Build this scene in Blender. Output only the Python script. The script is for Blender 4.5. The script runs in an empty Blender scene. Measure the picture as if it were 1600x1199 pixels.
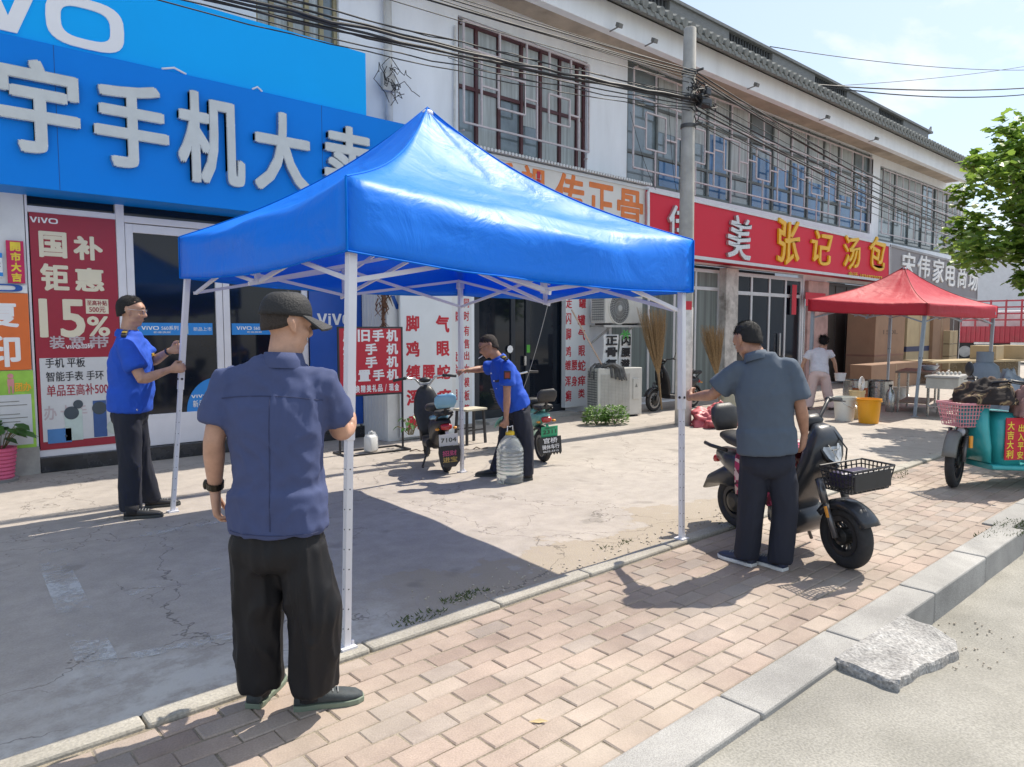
import bpy, bmesh, math, random
from mathutils import Vector, Matrix, noise
R = math.radians
scene = bpy.context.scene
col = scene.collection
random.seed(7)

# ------------------------------------------------------------------ camera
F, CAMH, HZ = 1118.0, 1.6, 515.0
PITCH = math.atan((599.5 - HZ) / F)
YAW = R(48.2)
FW = Vector((math.cos(YAW) * math.cos(PITCH), math.sin(YAW) * math.cos(PITCH), -math.sin(PITCH)))
RT = Vector((math.sin(YAW), -math.cos(YAW), 0))
UP = RT.cross(FW)
CP = Vector((0, 0, CAMH))
cd = bpy.data.cameras.new('camera')
cam = bpy.data.objects.new('camera', cd)
col.objects.link(cam)
cd.sensor_width = 36
cd.lens = 36 * F / 1600
cd.clip_start = .05
cd.clip_end = 2000
cam.matrix_world = Matrix(((RT.x, UP.x, -FW.x, 0), (RT.y, UP.y, -FW.y, 0), (RT.z, UP.z, -FW.z, CAMH), (0, 0, 0, 1)))
scene.camera = cam

# ------------------------------------------------------------------ sky and sun
SUNV = Vector((-1.37, .05, -2.0)).normalized()        # the way the light travels
SUN_EL = math.asin(-SUNV.z)
world = bpy.data.worlds.new('World')
scene.world = world
world.use_nodes = True
wn, wl = world.node_tree.nodes, world.node_tree.links
wn.clear()
wo = wn.new('ShaderNodeOutputWorld')
bg = wn.new('ShaderNodeBackground')
sky = wn.new('ShaderNodeTexSky')
sky.sky_type = 'NISHITA'
sky.sun_disc = False
sky.sun_elevation = SUN_EL
sky.sun_rotation = math.atan2(-SUNV.x, -SUNV.y)
sky.air_density, sky.dust_density, sky.ozone_density = 1.0, 1.2, 1.6
tc = wn.new('ShaderNodeTexCoord')
mp = wn.new('ShaderNodeMapping')
mp.inputs['Scale'].default_value = (1.0, 1.0, 2.3)
cn = wn.new('ShaderNodeTexNoise')
cn.inputs['Scale'].default_value = 3.1
cn.inputs['Detail'].default_value = 9
cn.inputs['Roughness'].default_value = .56
cn.inputs['Distortion'].default_value = .25
cr = wn.new('ShaderNodeValToRGB')
cr.color_ramp.elements[0].position = .50
cr.color_ramp.elements[1].position = .62
cr.color_ramp.elements[0].color = (0, 0, 0, 1)
cmx = wn.new('ShaderNodeMixRGB')
cmx.inputs['Color2'].default_value = (4.3, 4.4, 4.5, 1)       # thin bright cloud, in the sky's own radiance units
wl.new(tc.outputs['Generated'], mp.inputs['Vector'])
wl.new(mp.outputs['Vector'], cn.inputs['Vector'])
wl.new(cn.outputs['Fac'], cr.inputs['Fac'])
wl.new(cr.outputs['Color'], cmx.inputs['Fac'])
veil = wn.new('ShaderNodeMixRGB')
veil.inputs['Fac'].default_value = .62
veil.inputs['Color2'].default_value = (2.55, 3.0, 3.55, 1)     # thin even high haze
wl.new(sky.outputs['Color'], veil.inputs['Color1'])
wl.new(veil.outputs['Color'], cmx.inputs['Color1'])
wl.new(cmx.outputs['Color'], bg.inputs['Color'])
bg.inputs['Strength'].default_value = .15
wl.new(bg.outputs['Background'], wo.inputs['Surface'])
sd = bpy.data.lights.new('sun', 'SUN')
sd.energy = 3.6
sd.angle = R(.5)
sd.color = (1.0, .92, .80)
so = bpy.data.objects.new('sun', sd)
col.objects.link(so)
so.rotation_euler = SUNV.to_track_quat('-Z', 'Y').to_euler()
vs = scene.view_settings
vs.view_transform = 'Standard'
vs.look = 'None'
vs.exposure = .78
vs.gamma = 1

# ------------------------------------------------------------------ pixel helpers (photo pixels -> real places)
def ray(x, y): return FW + RT * ((x - 800) / F) - UP * ((y - 599.5) / F)
def G(x, y, z=0.):                       # the point at height z seen at a photo pixel
    d = ray(x, y); return CP + d * ((z - CAMH) / d.z)
def PY(x, y, Y):                         # the point on a plane parallel to the shop fronts
    d = ray(x, y); return CP + d * (Y / d.y)
def PX(x, y, X):
    d = ray(x, y); return CP + d * (X / d.x)
HF = Vector((math.cos(YAW), math.sin(YAW), 0))
def D(x, y, hd):                         # the point hd metres ahead (level distance)
    d = ray(x, y); return CP + d * (hd / d.dot(HF))
def FX(x, Y=9.5): return PY(x, 515, Y).x

# ------------------------------------------------------------------ materials
def nt(name):
    m = bpy.data.materials.new(name); m.use_nodes = True
    n = m.node_tree.nodes; b = n['Principled BSDF']
    return m, n, m.node_tree.links, b
_mc = {}
def M(name, c, rough=.6, metal=0., var=.14, scale=5., bump=0., bscale=60., spec=.5, coat=0., dirt=0., trans=0., stretch=None):
    if name in _mc: return _mc[name]
    m, n, l, b = nt(name)
    b.inputs['Roughness'].default_value = rough
    b.inputs['Metallic'].default_value = metal
    b.inputs['Specular IOR Level'].default_value = spec
    b.inputs['Coat Weight'].default_value = coat
    b.inputs['Transmission Weight'].default_value = trans
    t = n.new('ShaderNodeTexCoord')
    src = t.outputs['Object']
    if stretch:
        mpn = n.new('ShaderNodeMapping'); mpn.inputs['Scale'].default_value = stretch
        l.new(src, mpn.inputs['Vector']); src = mpn.outputs['Vector']
    if var > 0:
        a = n.new('ShaderNodeTexNoise'); a.inputs['Scale'].default_value = scale; a.inputs['Detail'].default_value = 6; a.inputs['Roughness'].default_value = .62
        r = n.new('ShaderNodeMapRange'); r.inputs[1].default_value = .3; r.inputs[2].default_value = .7
        r.inputs[3].default_value = 1 - var; r.inputs[4].default_value = 1 + var
        mx = n.new('ShaderNodeMixRGB'); mx.blend_type = 'MULTIPLY'; mx.inputs[0].default_value = 1
        mx.inputs[1].default_value = (*c, 1)
        l.new(src, a.inputs['Vector']); l.new(a.outputs['Fac'], r.inputs[0]); l.new(r.outputs[0], mx.inputs[2])
        out = mx.outputs[0]
        if dirt > 0:
            d = n.new('ShaderNodeTexNoise'); d.inputs['Scale'].default_value = scale * .35; d.inputs['Detail'].default_value = 9; d.inputs['Roughness'].default_value = .7
            dr = n.new('ShaderNodeMapRange'); dr.inputs[1].default_value = .5; dr.inputs[2].default_value = .72; dr.inputs[3].default_value = 0; dr.inputs[4].default_value = dirt
            d2 = n.new('ShaderNodeMixRGB'); d2.inputs[2].default_value = (.11, .095, .075, 1)
            l.new(src, d.inputs['Vector']); l.new(d.outputs['Fac'], dr.inputs[0]); l.new(dr.outputs[0], d2.inputs[0]); l.new(out, d2.inputs[1])
            out = d2.outputs[0]
        l.new(out, b.inputs['Base Color'])
        rr = n.new('ShaderNodeMapRange'); rr.inputs[3].default_value = max(0, rough - .07); rr.inputs[4].default_value = min(1, rough + .1)
        l.new(a.outputs['Fac'], rr.inputs[0]); l.new(rr.outputs[0], b.inputs['Roughness'])
    else:
        b.inputs['Base Color'].default_value = (*c, 1)
    if bump > 0:
        q = n.new('ShaderNodeTexNoise'); q.inputs['Scale'].default_value = bscale; q.inputs['Detail'].default_value = 5
        bp = n.new('ShaderNodeBump'); bp.inputs['Strength'].default_value = bump; bp.inputs['Distance'].default_value = .01
        l.new(src, q.inputs['Vector']); l.new(q.outputs['Fac'], bp.inputs['Height']); l.new(bp.outputs[0], b.inputs['Normal'])
    _mc[name] = m
    return m

# ------------------------------------------------------------------ mesh builder
class MB:
    def __init__(s): s.v = []; s.f = []; s.mi = []; s.cur = 0
    def add(s, vs_, fs):
        o = len(s.v); s.v.extend(Vector(p) for p in vs_)
        for f in fs: s.f.append(tuple(i + o for i in f)); s.mi.append(s.cur)
    def quad(s, a, b, c, d): s.add([a, b, c, d], [(0, 1, 2, 3)])
    def frame_box(s, c, ex, ey, ez):      # centre and three half-extent vectors
        c = Vector(c); p = [c + ex * i + ey * j + ez * k for k in (-1, 1) for j in (-1, 1) for i in (-1, 1)]
        s.add(p, [(0, 2, 3, 1), (4, 5, 7, 6), (0, 1, 5, 4), (2, 6, 7, 3), (0, 4, 6, 2), (1, 3, 7, 5)])
    def box(s, x0, x1, y0, y1, z0, z1):
        s.frame_box(((x0 + x1) / 2, (y0 + y1) / 2, (z0 + z1) / 2), Vector(((x1 - x0) / 2, 0, 0)), Vector((0, (y1 - y0) / 2, 0)), Vector((0, 0, (z1 - z0) / 2)))
    def bar(s, a, b, w, h=None, up=(0, 0, 1)):
        a, b = Vector(a), Vector(b); h = h or w; d = b - a
        if d.length < 1e-6: return
        u = Vector(up)
        if abs(d.normalized().dot(u)) > .98: u = Vector((1, 0, 0))
        sx = d.cross(u).normalized(); sy = sx.cross(d).normalized()
        s.frame_box((a + b) / 2, sx * (w / 2), d / 2, sy * (h / 2))
    def tube(s, pts, r, n=8, caps=True, closed=False):
        pts = [Vector(p) for p in pts]; N = len(pts)
        rs = r if isinstance(r, (list, tuple)) else [r] * N
        o = len(s.v); prev = None
        for i, p in enumerate(pts):
            d = (pts[(i + 1) % N] - pts[i - 1]) if closed else (pts[min(i + 1, N - 1)] - pts[max(i - 1, 0)])
            if d.length < 1e-9: d = Vector((0, 0, 1))
            d.normalize()
            if prev is None:
                u = Vector((0, 0, 1)) if abs(d.z) < .9 else Vector((1, 0, 0))
                a = d.cross(u).normalized()
            else:
                a = (prev - d * prev.dot(d))
                a = a.normalized() if a.length > 1e-6 else d.orthogonal().normalized()
            prev = a; bb = d.cross(a)
            for k in range(n):
                t = 2 * math.pi * k / n
                s.v.append(p + (a * math.cos(t) + bb * math.sin(t)) * rs[i])
        M_ = N if closed else N - 1
        for i in range(M_):
            for k in range(n):
                j = (i + 1) % N
                s.f.append((o + i * n + k, o + i * n + (k + 1) % n, o + j * n + (k + 1) % n, o + j * n + k)); s.mi.append(s.cur)
        if caps and not closed:
            s.f.append(tuple(o + k for k in reversed(range(n)))); s.mi.append(s.cur)
            s.f.append(tuple(o + (N - 1) * n + k for k in range(n))); s.mi.append(s.cur)
    def rings(s, rs, caps=True):          # list of vertex rings of equal length
        o = len(s.v); n = len(rs[0])
        for r in rs: s.v.extend(Vector(p) for p in r)
        for i in range(len(rs) - 1):
            for k in range(n):
                s.f.append((o + i * n + k, o + i * n + (k + 1) % n, o + (i + 1) * n + (k + 1) % n, o + (i + 1) * n + k)); s.mi.append(s.cur)
        if caps:
            s.f.append(tuple(o + k for k in reversed(range(n)))); s.mi.append(s.cur)
            s.f.append(tuple(o + (len(rs) - 1) * n + k for k in range(n))); s.mi.append(s.cur)
    def lathe(s, prof, c=(0, 0, 0), n=24, axis=(0, 0, 1)):   # prof: (radius, height)
        c = Vector(c); ax = Vector(axis).normalized(); a = ax.orthogonal().normalized(); b = ax.cross(a)
        s.rings([[c + ax * h + (a * math.cos(2 * math.pi * k / n) + b * math.sin(2 * math.pi * k / n)) * max(r, 1e-4) for k in range(n)] for r, h in prof])
    def ell(s, c, rx, ry, rz, rot=None, n=16, m=10):
        c = Vector(c); rs = []
        for i in range(m + 1):
            t = math.pi * i / m
            ring = []
            for k in range(n):
                p = 2 * math.pi * k / n
                st = max(math.sin(t), 1e-3)
                q = Vector((rx * st * math.cos(p), ry * st * math.sin(p), -rz * math.cos(t)))
                ring.append(c + (rot @ q if rot else q))
            rs.append(ring)
        s.rings(rs)
    def prism(s, outline, d):             # outline: list of 3-D points, d: extrusion vector
        n = len(outline); d = Vector(d); o = [Vector(p) for p in outline]
        s.add(o + [p + d for p in o], [tuple(range(n)), tuple(reversed(range(n, 2 * n)))] + [(i, i + n, (i + 1) % n + n, (i + 1) % n) for i in range(n)])
    def xform(s, mat, i0=0):
        for i in range(i0, len(s.v)): s.v[i] = mat @ s.v[i]
    def build(s, name, mat, parent=None, smooth=False, bevel=0., loc=None, fix=True):
        me = bpy.data.meshes.new(name)
        off = Vector(loc) if loc is not None else Vector((0, 0, 0))
        me.from_pydata([p - off for p in s.v], [], s.f)
        mats = mat if isinstance(mat, (list, tuple)) else [mat]
        for m in mats: me.materials.append(m)
        if len(mats) > 1: me.polygons.foreach_set('material_index', s.mi)
        if fix:
            b = bmesh.new(); b.from_mesh(me); bmesh.ops.recalc_face_normals(b, faces=b.faces); b.to_mesh(me); b.free()
        o = bpy.data.objects.new(name, me); col.objects.link(o)
        if loc is not None: o.location = off
        if parent: o.parent = parent
        if smooth: me.polygons.foreach_set('use_smooth', [True] * len(me.polygons))
        if bevel:
            bv = o.modifiers.new('bevel', 'BEVEL'); bv.width = bevel; bv.segments = 2; bv.limit_method = 'ANGLE'; bv.angle_limit = R(35)
            if smooth or True:
                bv.harden_normals = False
        return o

def tag(o, label=None, cat=None, group=None, kind=None):
    if label: o['label'] = label
    if cat: o['category'] = cat
    if group: o['group'] = group
    if kind: o['kind'] = kind
    return o
def thing(name, label, cat, loc=(0, 0, 0), rz=0., group=None):
    o = bpy.data.objects.new(name, None); col.objects.link(o)
    o.location = loc; o.rotation_euler = (0, 0, rz); o.empty_display_size = .1
    return tag(o, label, cat, group)
def copy_tree(o, parent=None):
    c = o.copy(); col.objects.link(c)
    if parent: c.parent = parent
    for ch in list(o.children): copy_tree(ch, c)
    return c

# ------------------------------------------------------------------ writing
_tx = {}
def glyph(s, bold=.0):
    k = (s, bold)
    if k not in _tx:
        c = bpy.data.curves.new('lettering', 'FONT'); c.body = s; c.extrude = 0; c.offset = bold; c.resolution_u = 3
        o = bpy.data.objects.new('lettering', c); col.objects.link(o)
        bpy.context.view_layer.update()
        dg = bpy.context.evaluated_depsgraph_get()
        me = o.evaluated_get(dg).to_mesh()
        v = [x.co.copy() for x in me.vertices]; f = [tuple(p.vertices) for p in me.polygons]
        o.evaluated_get(dg).to_mesh_clear()
        bpy.data.objects.remove(o); bpy.data.curves.remove(c)
        _tx[k] = (v, f)
    return _tx[k]
def put_text(mb, s, o, u, v, w, h, depth=.004, bold=.0, shear=0., warp=0.):
    """text fitted into the parallelogram o, o+u*w, o+v*h (u, v unit vectors)"""
    vv, ff = glyph(s)
    if not vv: return
    x0, x1 = min(p.x for p in vv), max(p.x for p in vv); y0, y1 = min(p.y for p in vv), max(p.y for p in vv)
    u, v, o = Vector(u).normalized(), Vector(v).normalized(), Vector(o); n = u.cross(v).normalized()
    pts = []
    bo = bold * 1.0 * min(w / max(x1 - x0, 1e-6), h / max(y1 - y0, 1e-6))
    for p in vv:
        a = (p.x - x0) / max(x1 - x0, 1e-6); b = (p.y - y0) / max(y1 - y0, 1e-6)
        if warp: a, b = a + warp * .06 * math.sin(5 * b + warp * 3), b + warp * .05 * math.sin(6 * a + warp)
        pts.append(o + u * (bo + a * (w - 2 * bo) + shear * b * h) + v * (bo + b * (h - 2 * bo)))
    N = len(pts)
    ed = {}
    for f in ff:
        for i in range(len(f)): ed[(f[i], f[(i + 1) % len(f)])] = 1
    fs = [tuple(i + N for i in f) for f in ff] + [(a, b, b + N, a + N) for (a, b) in ed if (b, a) not in ed]
    shifts = [(0, 0)] if bold <= 0 else [(0, 0), (-1, -.7), (1, -.7), (1, .7), (-1, .7), (0, 1), (0, -1), (1, 0), (-1, 0)]
    for k, (i, j) in enumerate(shifts):
        d = u * (bo * i) + v * (bo * j); e = n * (depth - k * min(.00035, depth * .05))
        mb.add([p + d for p in pts] + [p + d + e for p in pts], fs)
WX, WZ = Vector((1, 0, 0)), Vector((0, 0, 1))
def wall_text(mb, s, xa, xb, za, zb, Y, depth=.006, bold=.0, shear=0., warp=0.):
    put_text(mb, s, (xa, Y, za), WX, WZ, xb - xa, zb - za, depth, bold, shear, warp)
def vivo(mb, o, u, v, w, h, depth=.006, letters='vivo'):
    """wide rounded four-letter mark"""
    o, u, v = Vector(o), Vector(u).normalized(), Vector(v).normalized(); n = u.cross(v)
    P = lambda a, b: o + u * (a * w) + v * (b * h)
    def poly(pts): mb.prism([P(a, b) for a, b in pts], n * depth)
    def vee(x0, x1):
        m = (x0 + x1) / 2; t = .055
        poly([(x0, 1), (x0 + t * 1.2, 1), (m, .30), (m, 0), (m - t * .6, 0)])
        poly([(x1, 1), (m + t * .6, 0), (m, 0), (m, .30), (x1 - t * 1.2, 1)])
    def oo(x0, x1):
        t = .062; tv = .19; N = 28; ring = []
        def rr(cx, cy, hw, hh, r):
            out = []
            for k in range(N):
                a = 2 * math.pi * k / N; c, s_ = math.cos(a), math.sin(a); p = 3.2
                out.append((cx + hw * math.copysign(abs(c) ** (2 / p), c), cy + hh * math.copysign(abs(s_) ** (2 / p), s_)))
            return out
        A = rr((x0 + x1) / 2, .5, (x1 - x0) / 2, .5, 0); B = rr((x0 + x1) / 2, .5, (x1 - x0) / 2 - t, .5 - tv, 0)
        pa = [P(*q) for q in A]; pb = [P(*q) for q in B]
        vs_ = pa + pb + [q + n * depth for q in pa] + [q + n * depth for q in pb]
        fs = []
        for k in range(N):
            j = (k + 1) % N
            fs += [(2 * N + k, 2 * N + j, 3 * N + j, 3 * N + k), (k, j, 2 * N + j, 2 * N + k), (N + k, 3 * N + k, 3 * N + j, N + j)]
        mb.add(vs_, fs)
    vee(0, .26)
    poly([(.29, .78), (.35, .78), (.35, 0), (.29, 0)]); poly([(.29, 1.0), (.35, 1.0), (.35, .86), (.29, .86)])
    vee(.38, .64)
    oo(.66, 1.0)

# ------------------------------------------------------------------ common materials
WHITE = M('white_paint', (.78, .78, .77), .5, var=.05, scale=3, dirt=.10)
WALLM = M('white_render_wall', (.84, .875, .91), .8, var=.05, scale=1.2, bump=.1, bscale=60, dirt=.10, stretch=(2.5, 2.5, .5))
STEELW = M('white_powder_steel', (.74, .73, .76), .35, var=.04)
ALU = M('aluminium_frame', (.62, .63, .64), .35, metal=.35, var=.06)
DKMETAL = M('dark_metal', (.03, .03, .035), .4, var=.2, spec=.5)
BLACKP = M('black_plastic', (.022, .022, .025), .42, var=.25, scale=20)
RUBBER = M('tyre_rubber', (.028, .028, .03), .8, var=.25, scale=30, bump=.2, bscale=120)
CHROME = M('bright_steel', (.62, .62, .62), .22, metal=.95, var=.1, scale=12)
SKIN = M('skin', (.47, .27, .185), .5, var=.16, scale=18, bump=.10, bscale=220)
SKIN2 = M('tanned_skin', (.38, .20, .13), .5, var=.18, scale=18, bump=.10, bscale=220)
HAIR = M('black_hair', (.010, .009, .009), .75, var=.3, scale=90, bump=.5, bscale=200)
WOOD = M('bare_wood', (.36, .26, .16), .7, var=.2, scale=9)
CARD = M('cardboard', (.27, .165, .105), .85, var=.10, scale=3, dirt=.1)
CARDL = M('pale_cardboard', (.42, .33, .20), .85, var=.10, scale=3)
def glass_mat(name, c, rough=.04, spec=.5, var=.25, scale=.8):
    if name in _mc: return _mc[name]
    m = M(name, c, rough, var=var, scale=scale, spec=spec)
    return m
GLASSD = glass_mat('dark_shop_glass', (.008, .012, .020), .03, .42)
GLASSB = glass_mat('upper_window_glass', (.17, .215, .235), .06, .9, .5, .9)
# ================================================================== ground
KY0, KY1 = 1.44, 1.65          # kerb faces
EY0, EY1 = 3.04, 3.17          # edging strip between bricks and concrete
def smooth(a, b, x):
    t = max(0, min(1, (x - a) / (b - a))); return t * t * (3 - 2 * t)
def road_z(x): return -.022 - .155 * smooth(3.3, 4.7, x)
# the one wide sheet to the horizon
m, n, l, b = nt('far_ground'); b.inputs['Base Color'].default_value = (.33, .31, .28, 1); b.inputs['Roughness'].default_value = .9
g = MB(); g.quad((-600, -600, -.30), (600, -600, -.30), (600, 600, -.30), (-600, 600, -.30))
tag(g.build('ground', m), kind='structure')

def rough_mat(name, c1, c2, sc, bump, bdist=.02, speck=.25, bs=70):
    m, n, l, b = nt(name); t = n.new('ShaderNodeTexCoord')
    a = n.new('ShaderNodeTexNoise'); a.inputs['Scale'].default_value = sc; a.inputs['Detail'].default_value = 10; a.inputs['Roughness'].default_value = .65
    r = n.new('ShaderNodeValToRGB'); r.color_ramp.elements[0].position = .32; r.color_ramp.elements[1].position = .68
    r.color_ramp.elements[0].color = (*c1, 1); r.color_ramp.elements[1].color = (*c2, 1)
    s = n.new('ShaderNodeTexNoise'); s.inputs['Scale'].default_value = bs; s.inputs['Detail'].default_value = 4
    mr = n.new('ShaderNodeMapRange'); mr.inputs[1].default_value = .3; mr.inputs[2].default_value = .7; mr.inputs[3].default_value = 1 - speck; mr.inputs[4].default_value = 1 + speck
    mx = n.new('ShaderNodeMixRGB'); mx.blend_type = 'MULTIPLY'; mx.inputs[0].default_value = 1
    bp = n.new('ShaderNodeBump'); bp.inputs['Strength'].default_value = bump; bp.inputs['Distance'].default_value = bdist
    for q in (a, s): l.new(t.outputs['Object'], q.inputs['Vector'])
    l.new(a.outputs['Fac'], r.inputs[0]); l.new(s.outputs['Fac'], mr.inputs[0]); l.new(r.outputs[0], mx.inputs[1]); l.new(mr.outputs[0], mx.inputs[2])
    lg = n.new('ShaderNodeTexNoise'); lg.inputs['Scale'].default_value = sc * .33; lg.inputs['Detail'].default_value = 7; lg.inputs['Roughness'].default_value = .62; lg.inputs['Distortion'].default_value = .7
    lr = n.new('ShaderNodeMapRange'); lr.inputs[1].default_value = .36; lr.inputs[2].default_value = .66; lr.inputs[3].default_value = .74; lr.inputs[4].default_value = 1.10
    m2 = n.new('ShaderNodeMixRGB'); m2.blend_type = 'MULTIPLY'; m2.inputs[0].default_value = 1
    l.new(t.outputs['Object'], lg.inputs['Vector']); l.new(lg.outputs['Fac'], lr.inputs[0]); l.new(mx.outputs[0], m2.inputs[1]); l.new(lr.outputs[0], m2.inputs[2])
    l.new(m2.outputs[0], b.inputs['Base Color']); l.new(s.outputs['Fac'], bp.inputs['Height']); l.new(bp.outputs[0], b.inputs['Normal'])
    b.inputs['Roughness'].default_value = .88
    return m
ROADM = rough_mat('worn_road', (.25, .24, .21), (.345, .33, .295), 1.6, .35, .012, .22, 95)
GRANITE = rough_mat('granite', (.31, .30, .285), (.385, .375, .355), 3, .12, .004, .28, 190)
EDGEM = rough_mat('edging_concrete', (.34, .315, .27), (.44, .415, .36), 4, .3, .01, .18, 80)
RAMPM = rough_mat('rough_cement', (.28, .27, .26), (.42, .41, .395), 9, .6, .02, .4, 60)
g = MB()
xs = [-60, -20, -6, -2] + [i * .2 for i in range(0, 36)] + [8, 12, 20, 40, 120]
ys = [-60, -10, -4, -2, -1, 0, .6, 1.1, KY0 + .02]
o = 0
V_ = [(x, y, road_z(x) + .006 * noise.noise(Vector((x * 1.3, y * 1.3, 0)))) for y in ys for x in xs]
g.add(V_, [(j * len(xs) + i, j * len(xs) + i + 1, (j + 1) * len(xs) + i + 1, (j + 1) * len(xs) + i) for j in range(len(ys) - 1) for i in range(len(xs) - 1)])
tag(g.build('road', ROADM, smooth=True), kind='structure')

# granite kerb stones, joints between
g = MB(); x = -7.52; k = 0
while x < 30:
    L = 1.02 if x < 6.6 else 1.0
    dy = 0 if x < 6.6 else .10
    j = random.uniform(-.004, .004)
    g.box(x + .006, x + L - .006, KY0 + dy + j, KY1 + dy + j, -.4, .012 + j * .8)
    x += L
tag(g.build('kerb', GRANITE, bevel=.012), kind='structure')

# brick pavement: every brick has its own tone
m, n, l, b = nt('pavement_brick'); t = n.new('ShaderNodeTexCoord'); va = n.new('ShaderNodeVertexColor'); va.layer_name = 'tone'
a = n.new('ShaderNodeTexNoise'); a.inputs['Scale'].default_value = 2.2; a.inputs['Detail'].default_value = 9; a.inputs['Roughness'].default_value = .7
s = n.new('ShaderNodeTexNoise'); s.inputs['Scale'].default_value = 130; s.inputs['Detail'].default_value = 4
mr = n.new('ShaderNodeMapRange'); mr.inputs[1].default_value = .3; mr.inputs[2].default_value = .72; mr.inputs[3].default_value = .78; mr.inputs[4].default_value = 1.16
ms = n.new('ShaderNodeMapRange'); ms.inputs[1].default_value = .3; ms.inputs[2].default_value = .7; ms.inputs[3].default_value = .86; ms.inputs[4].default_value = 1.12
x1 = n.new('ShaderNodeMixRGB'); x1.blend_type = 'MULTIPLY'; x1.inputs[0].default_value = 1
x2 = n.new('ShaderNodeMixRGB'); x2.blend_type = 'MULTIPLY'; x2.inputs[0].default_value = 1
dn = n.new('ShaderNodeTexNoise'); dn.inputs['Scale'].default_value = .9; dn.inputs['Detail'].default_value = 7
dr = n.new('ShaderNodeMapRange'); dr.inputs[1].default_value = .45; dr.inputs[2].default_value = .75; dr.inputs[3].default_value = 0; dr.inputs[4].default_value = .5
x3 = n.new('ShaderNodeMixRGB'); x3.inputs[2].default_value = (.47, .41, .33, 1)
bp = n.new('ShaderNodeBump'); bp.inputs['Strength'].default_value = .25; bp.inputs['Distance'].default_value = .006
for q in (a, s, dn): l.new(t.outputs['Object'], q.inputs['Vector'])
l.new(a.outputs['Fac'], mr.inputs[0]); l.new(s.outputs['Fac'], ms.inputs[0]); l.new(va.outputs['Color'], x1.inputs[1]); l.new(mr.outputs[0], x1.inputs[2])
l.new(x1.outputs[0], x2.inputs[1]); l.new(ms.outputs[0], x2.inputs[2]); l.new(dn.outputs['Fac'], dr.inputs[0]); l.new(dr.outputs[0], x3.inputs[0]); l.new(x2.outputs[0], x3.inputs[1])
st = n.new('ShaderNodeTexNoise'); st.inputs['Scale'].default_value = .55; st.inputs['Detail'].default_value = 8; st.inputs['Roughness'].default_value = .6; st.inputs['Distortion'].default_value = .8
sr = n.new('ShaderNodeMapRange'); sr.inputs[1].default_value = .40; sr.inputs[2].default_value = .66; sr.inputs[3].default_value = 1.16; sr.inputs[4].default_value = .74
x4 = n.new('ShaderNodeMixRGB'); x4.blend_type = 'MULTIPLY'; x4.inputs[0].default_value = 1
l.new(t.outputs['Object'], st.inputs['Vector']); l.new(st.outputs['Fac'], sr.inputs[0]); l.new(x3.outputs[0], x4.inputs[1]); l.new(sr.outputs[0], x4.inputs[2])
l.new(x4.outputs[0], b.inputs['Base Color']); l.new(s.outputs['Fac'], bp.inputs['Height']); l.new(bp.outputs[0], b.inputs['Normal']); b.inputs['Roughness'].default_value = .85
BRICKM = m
BL, BW = .232, .1158
vs_, fs_, tone = [], [], []
row = 0; y = KY1 + .012
rnd = random.Random(3)
while y < EY0 - .02:
    x = -4.2 + (BL / 2 if row % 2 else 0) + rnd.uniform(-.01, .01)
    yy1 = min(y + BW, EY0)
    while x < 27:
        gp = rnd.uniform(.002, .0042); tilt = [rnd.uniform(-.003, .003) for _ in range(4)]
        X0, X1, Y0, Y1 = x + gp, x + BL - gp, y + gp, yy1 - gp
        bv = .006; o = len(vs_)
        jx, jy = rnd.uniform(-.003, .003), rnd.uniform(-.003, .003)
        cs = [(X0 + jx, Y0 + jy), (X1 + jx, Y0 + jy), (X1 + jx, Y1 + jy), (X0 + jx, Y1 + jy)]
        ins = [(bv, bv), (-bv, bv), (-bv, -bv), (bv, -bv)]
        vs_ += [(c[0], c[1], -.06) for c in cs] + [(c[0], c[1], -.013 + tl) for c, tl in zip(cs, tilt)] + [(c[0] + q[0], c[1] + q[1], -.008 + tl) for c, q, tl in zip(cs, ins, tilt)]
        ff = [(8, 9, 10, 11)] + [(i, (i + 1) % 4, (i + 1) % 4 + 4, i + 4) for i in range(4)] + [(i + 4, (i + 1) % 4 + 4, (i + 1) % 4 + 8, i + 8) for i in range(4)]
        fs_ += [tuple(q + o for q in f) for f in ff]
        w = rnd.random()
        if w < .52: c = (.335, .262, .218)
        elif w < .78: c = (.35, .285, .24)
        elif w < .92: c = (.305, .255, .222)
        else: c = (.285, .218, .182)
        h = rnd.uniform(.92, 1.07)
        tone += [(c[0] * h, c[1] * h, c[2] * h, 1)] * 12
        x += BL
    y += BW; row += 1
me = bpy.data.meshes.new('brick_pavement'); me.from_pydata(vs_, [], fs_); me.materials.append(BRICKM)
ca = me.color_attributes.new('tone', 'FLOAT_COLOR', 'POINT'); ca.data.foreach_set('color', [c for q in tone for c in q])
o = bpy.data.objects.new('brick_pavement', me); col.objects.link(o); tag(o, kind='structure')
JOINTM = rough_mat('joint_sand', (.22, .185, .135), (.33, .285, .22), 6, .5, .01, .3, 120)
g = MB(); g.quad((-8, KY1 - .05, -.0135), (30, KY1 - .05, -.0165), (30, EY1, -.0135), (-8, EY1, -.0135)); tag(g.build('joint_bed', JOINTM), kind='structure')

# edging strip
g = MB(); x = -4
while x < 27:
    L = rnd.uniform(.75, 1.05)
    if abs(x - 5.4) > .1:
        dz = rnd.uniform(-.005, .005)
        g.box(x + .004, x + L - .004, EY0 + .015 + rnd.uniform(-.006, .006), EY1 + rnd.uniform(-.004, .004), -.1, .012 + dz)
    x += L
tag(g.build('edging_strip', EDGEM, bevel=.014), kind='structure')

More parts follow.
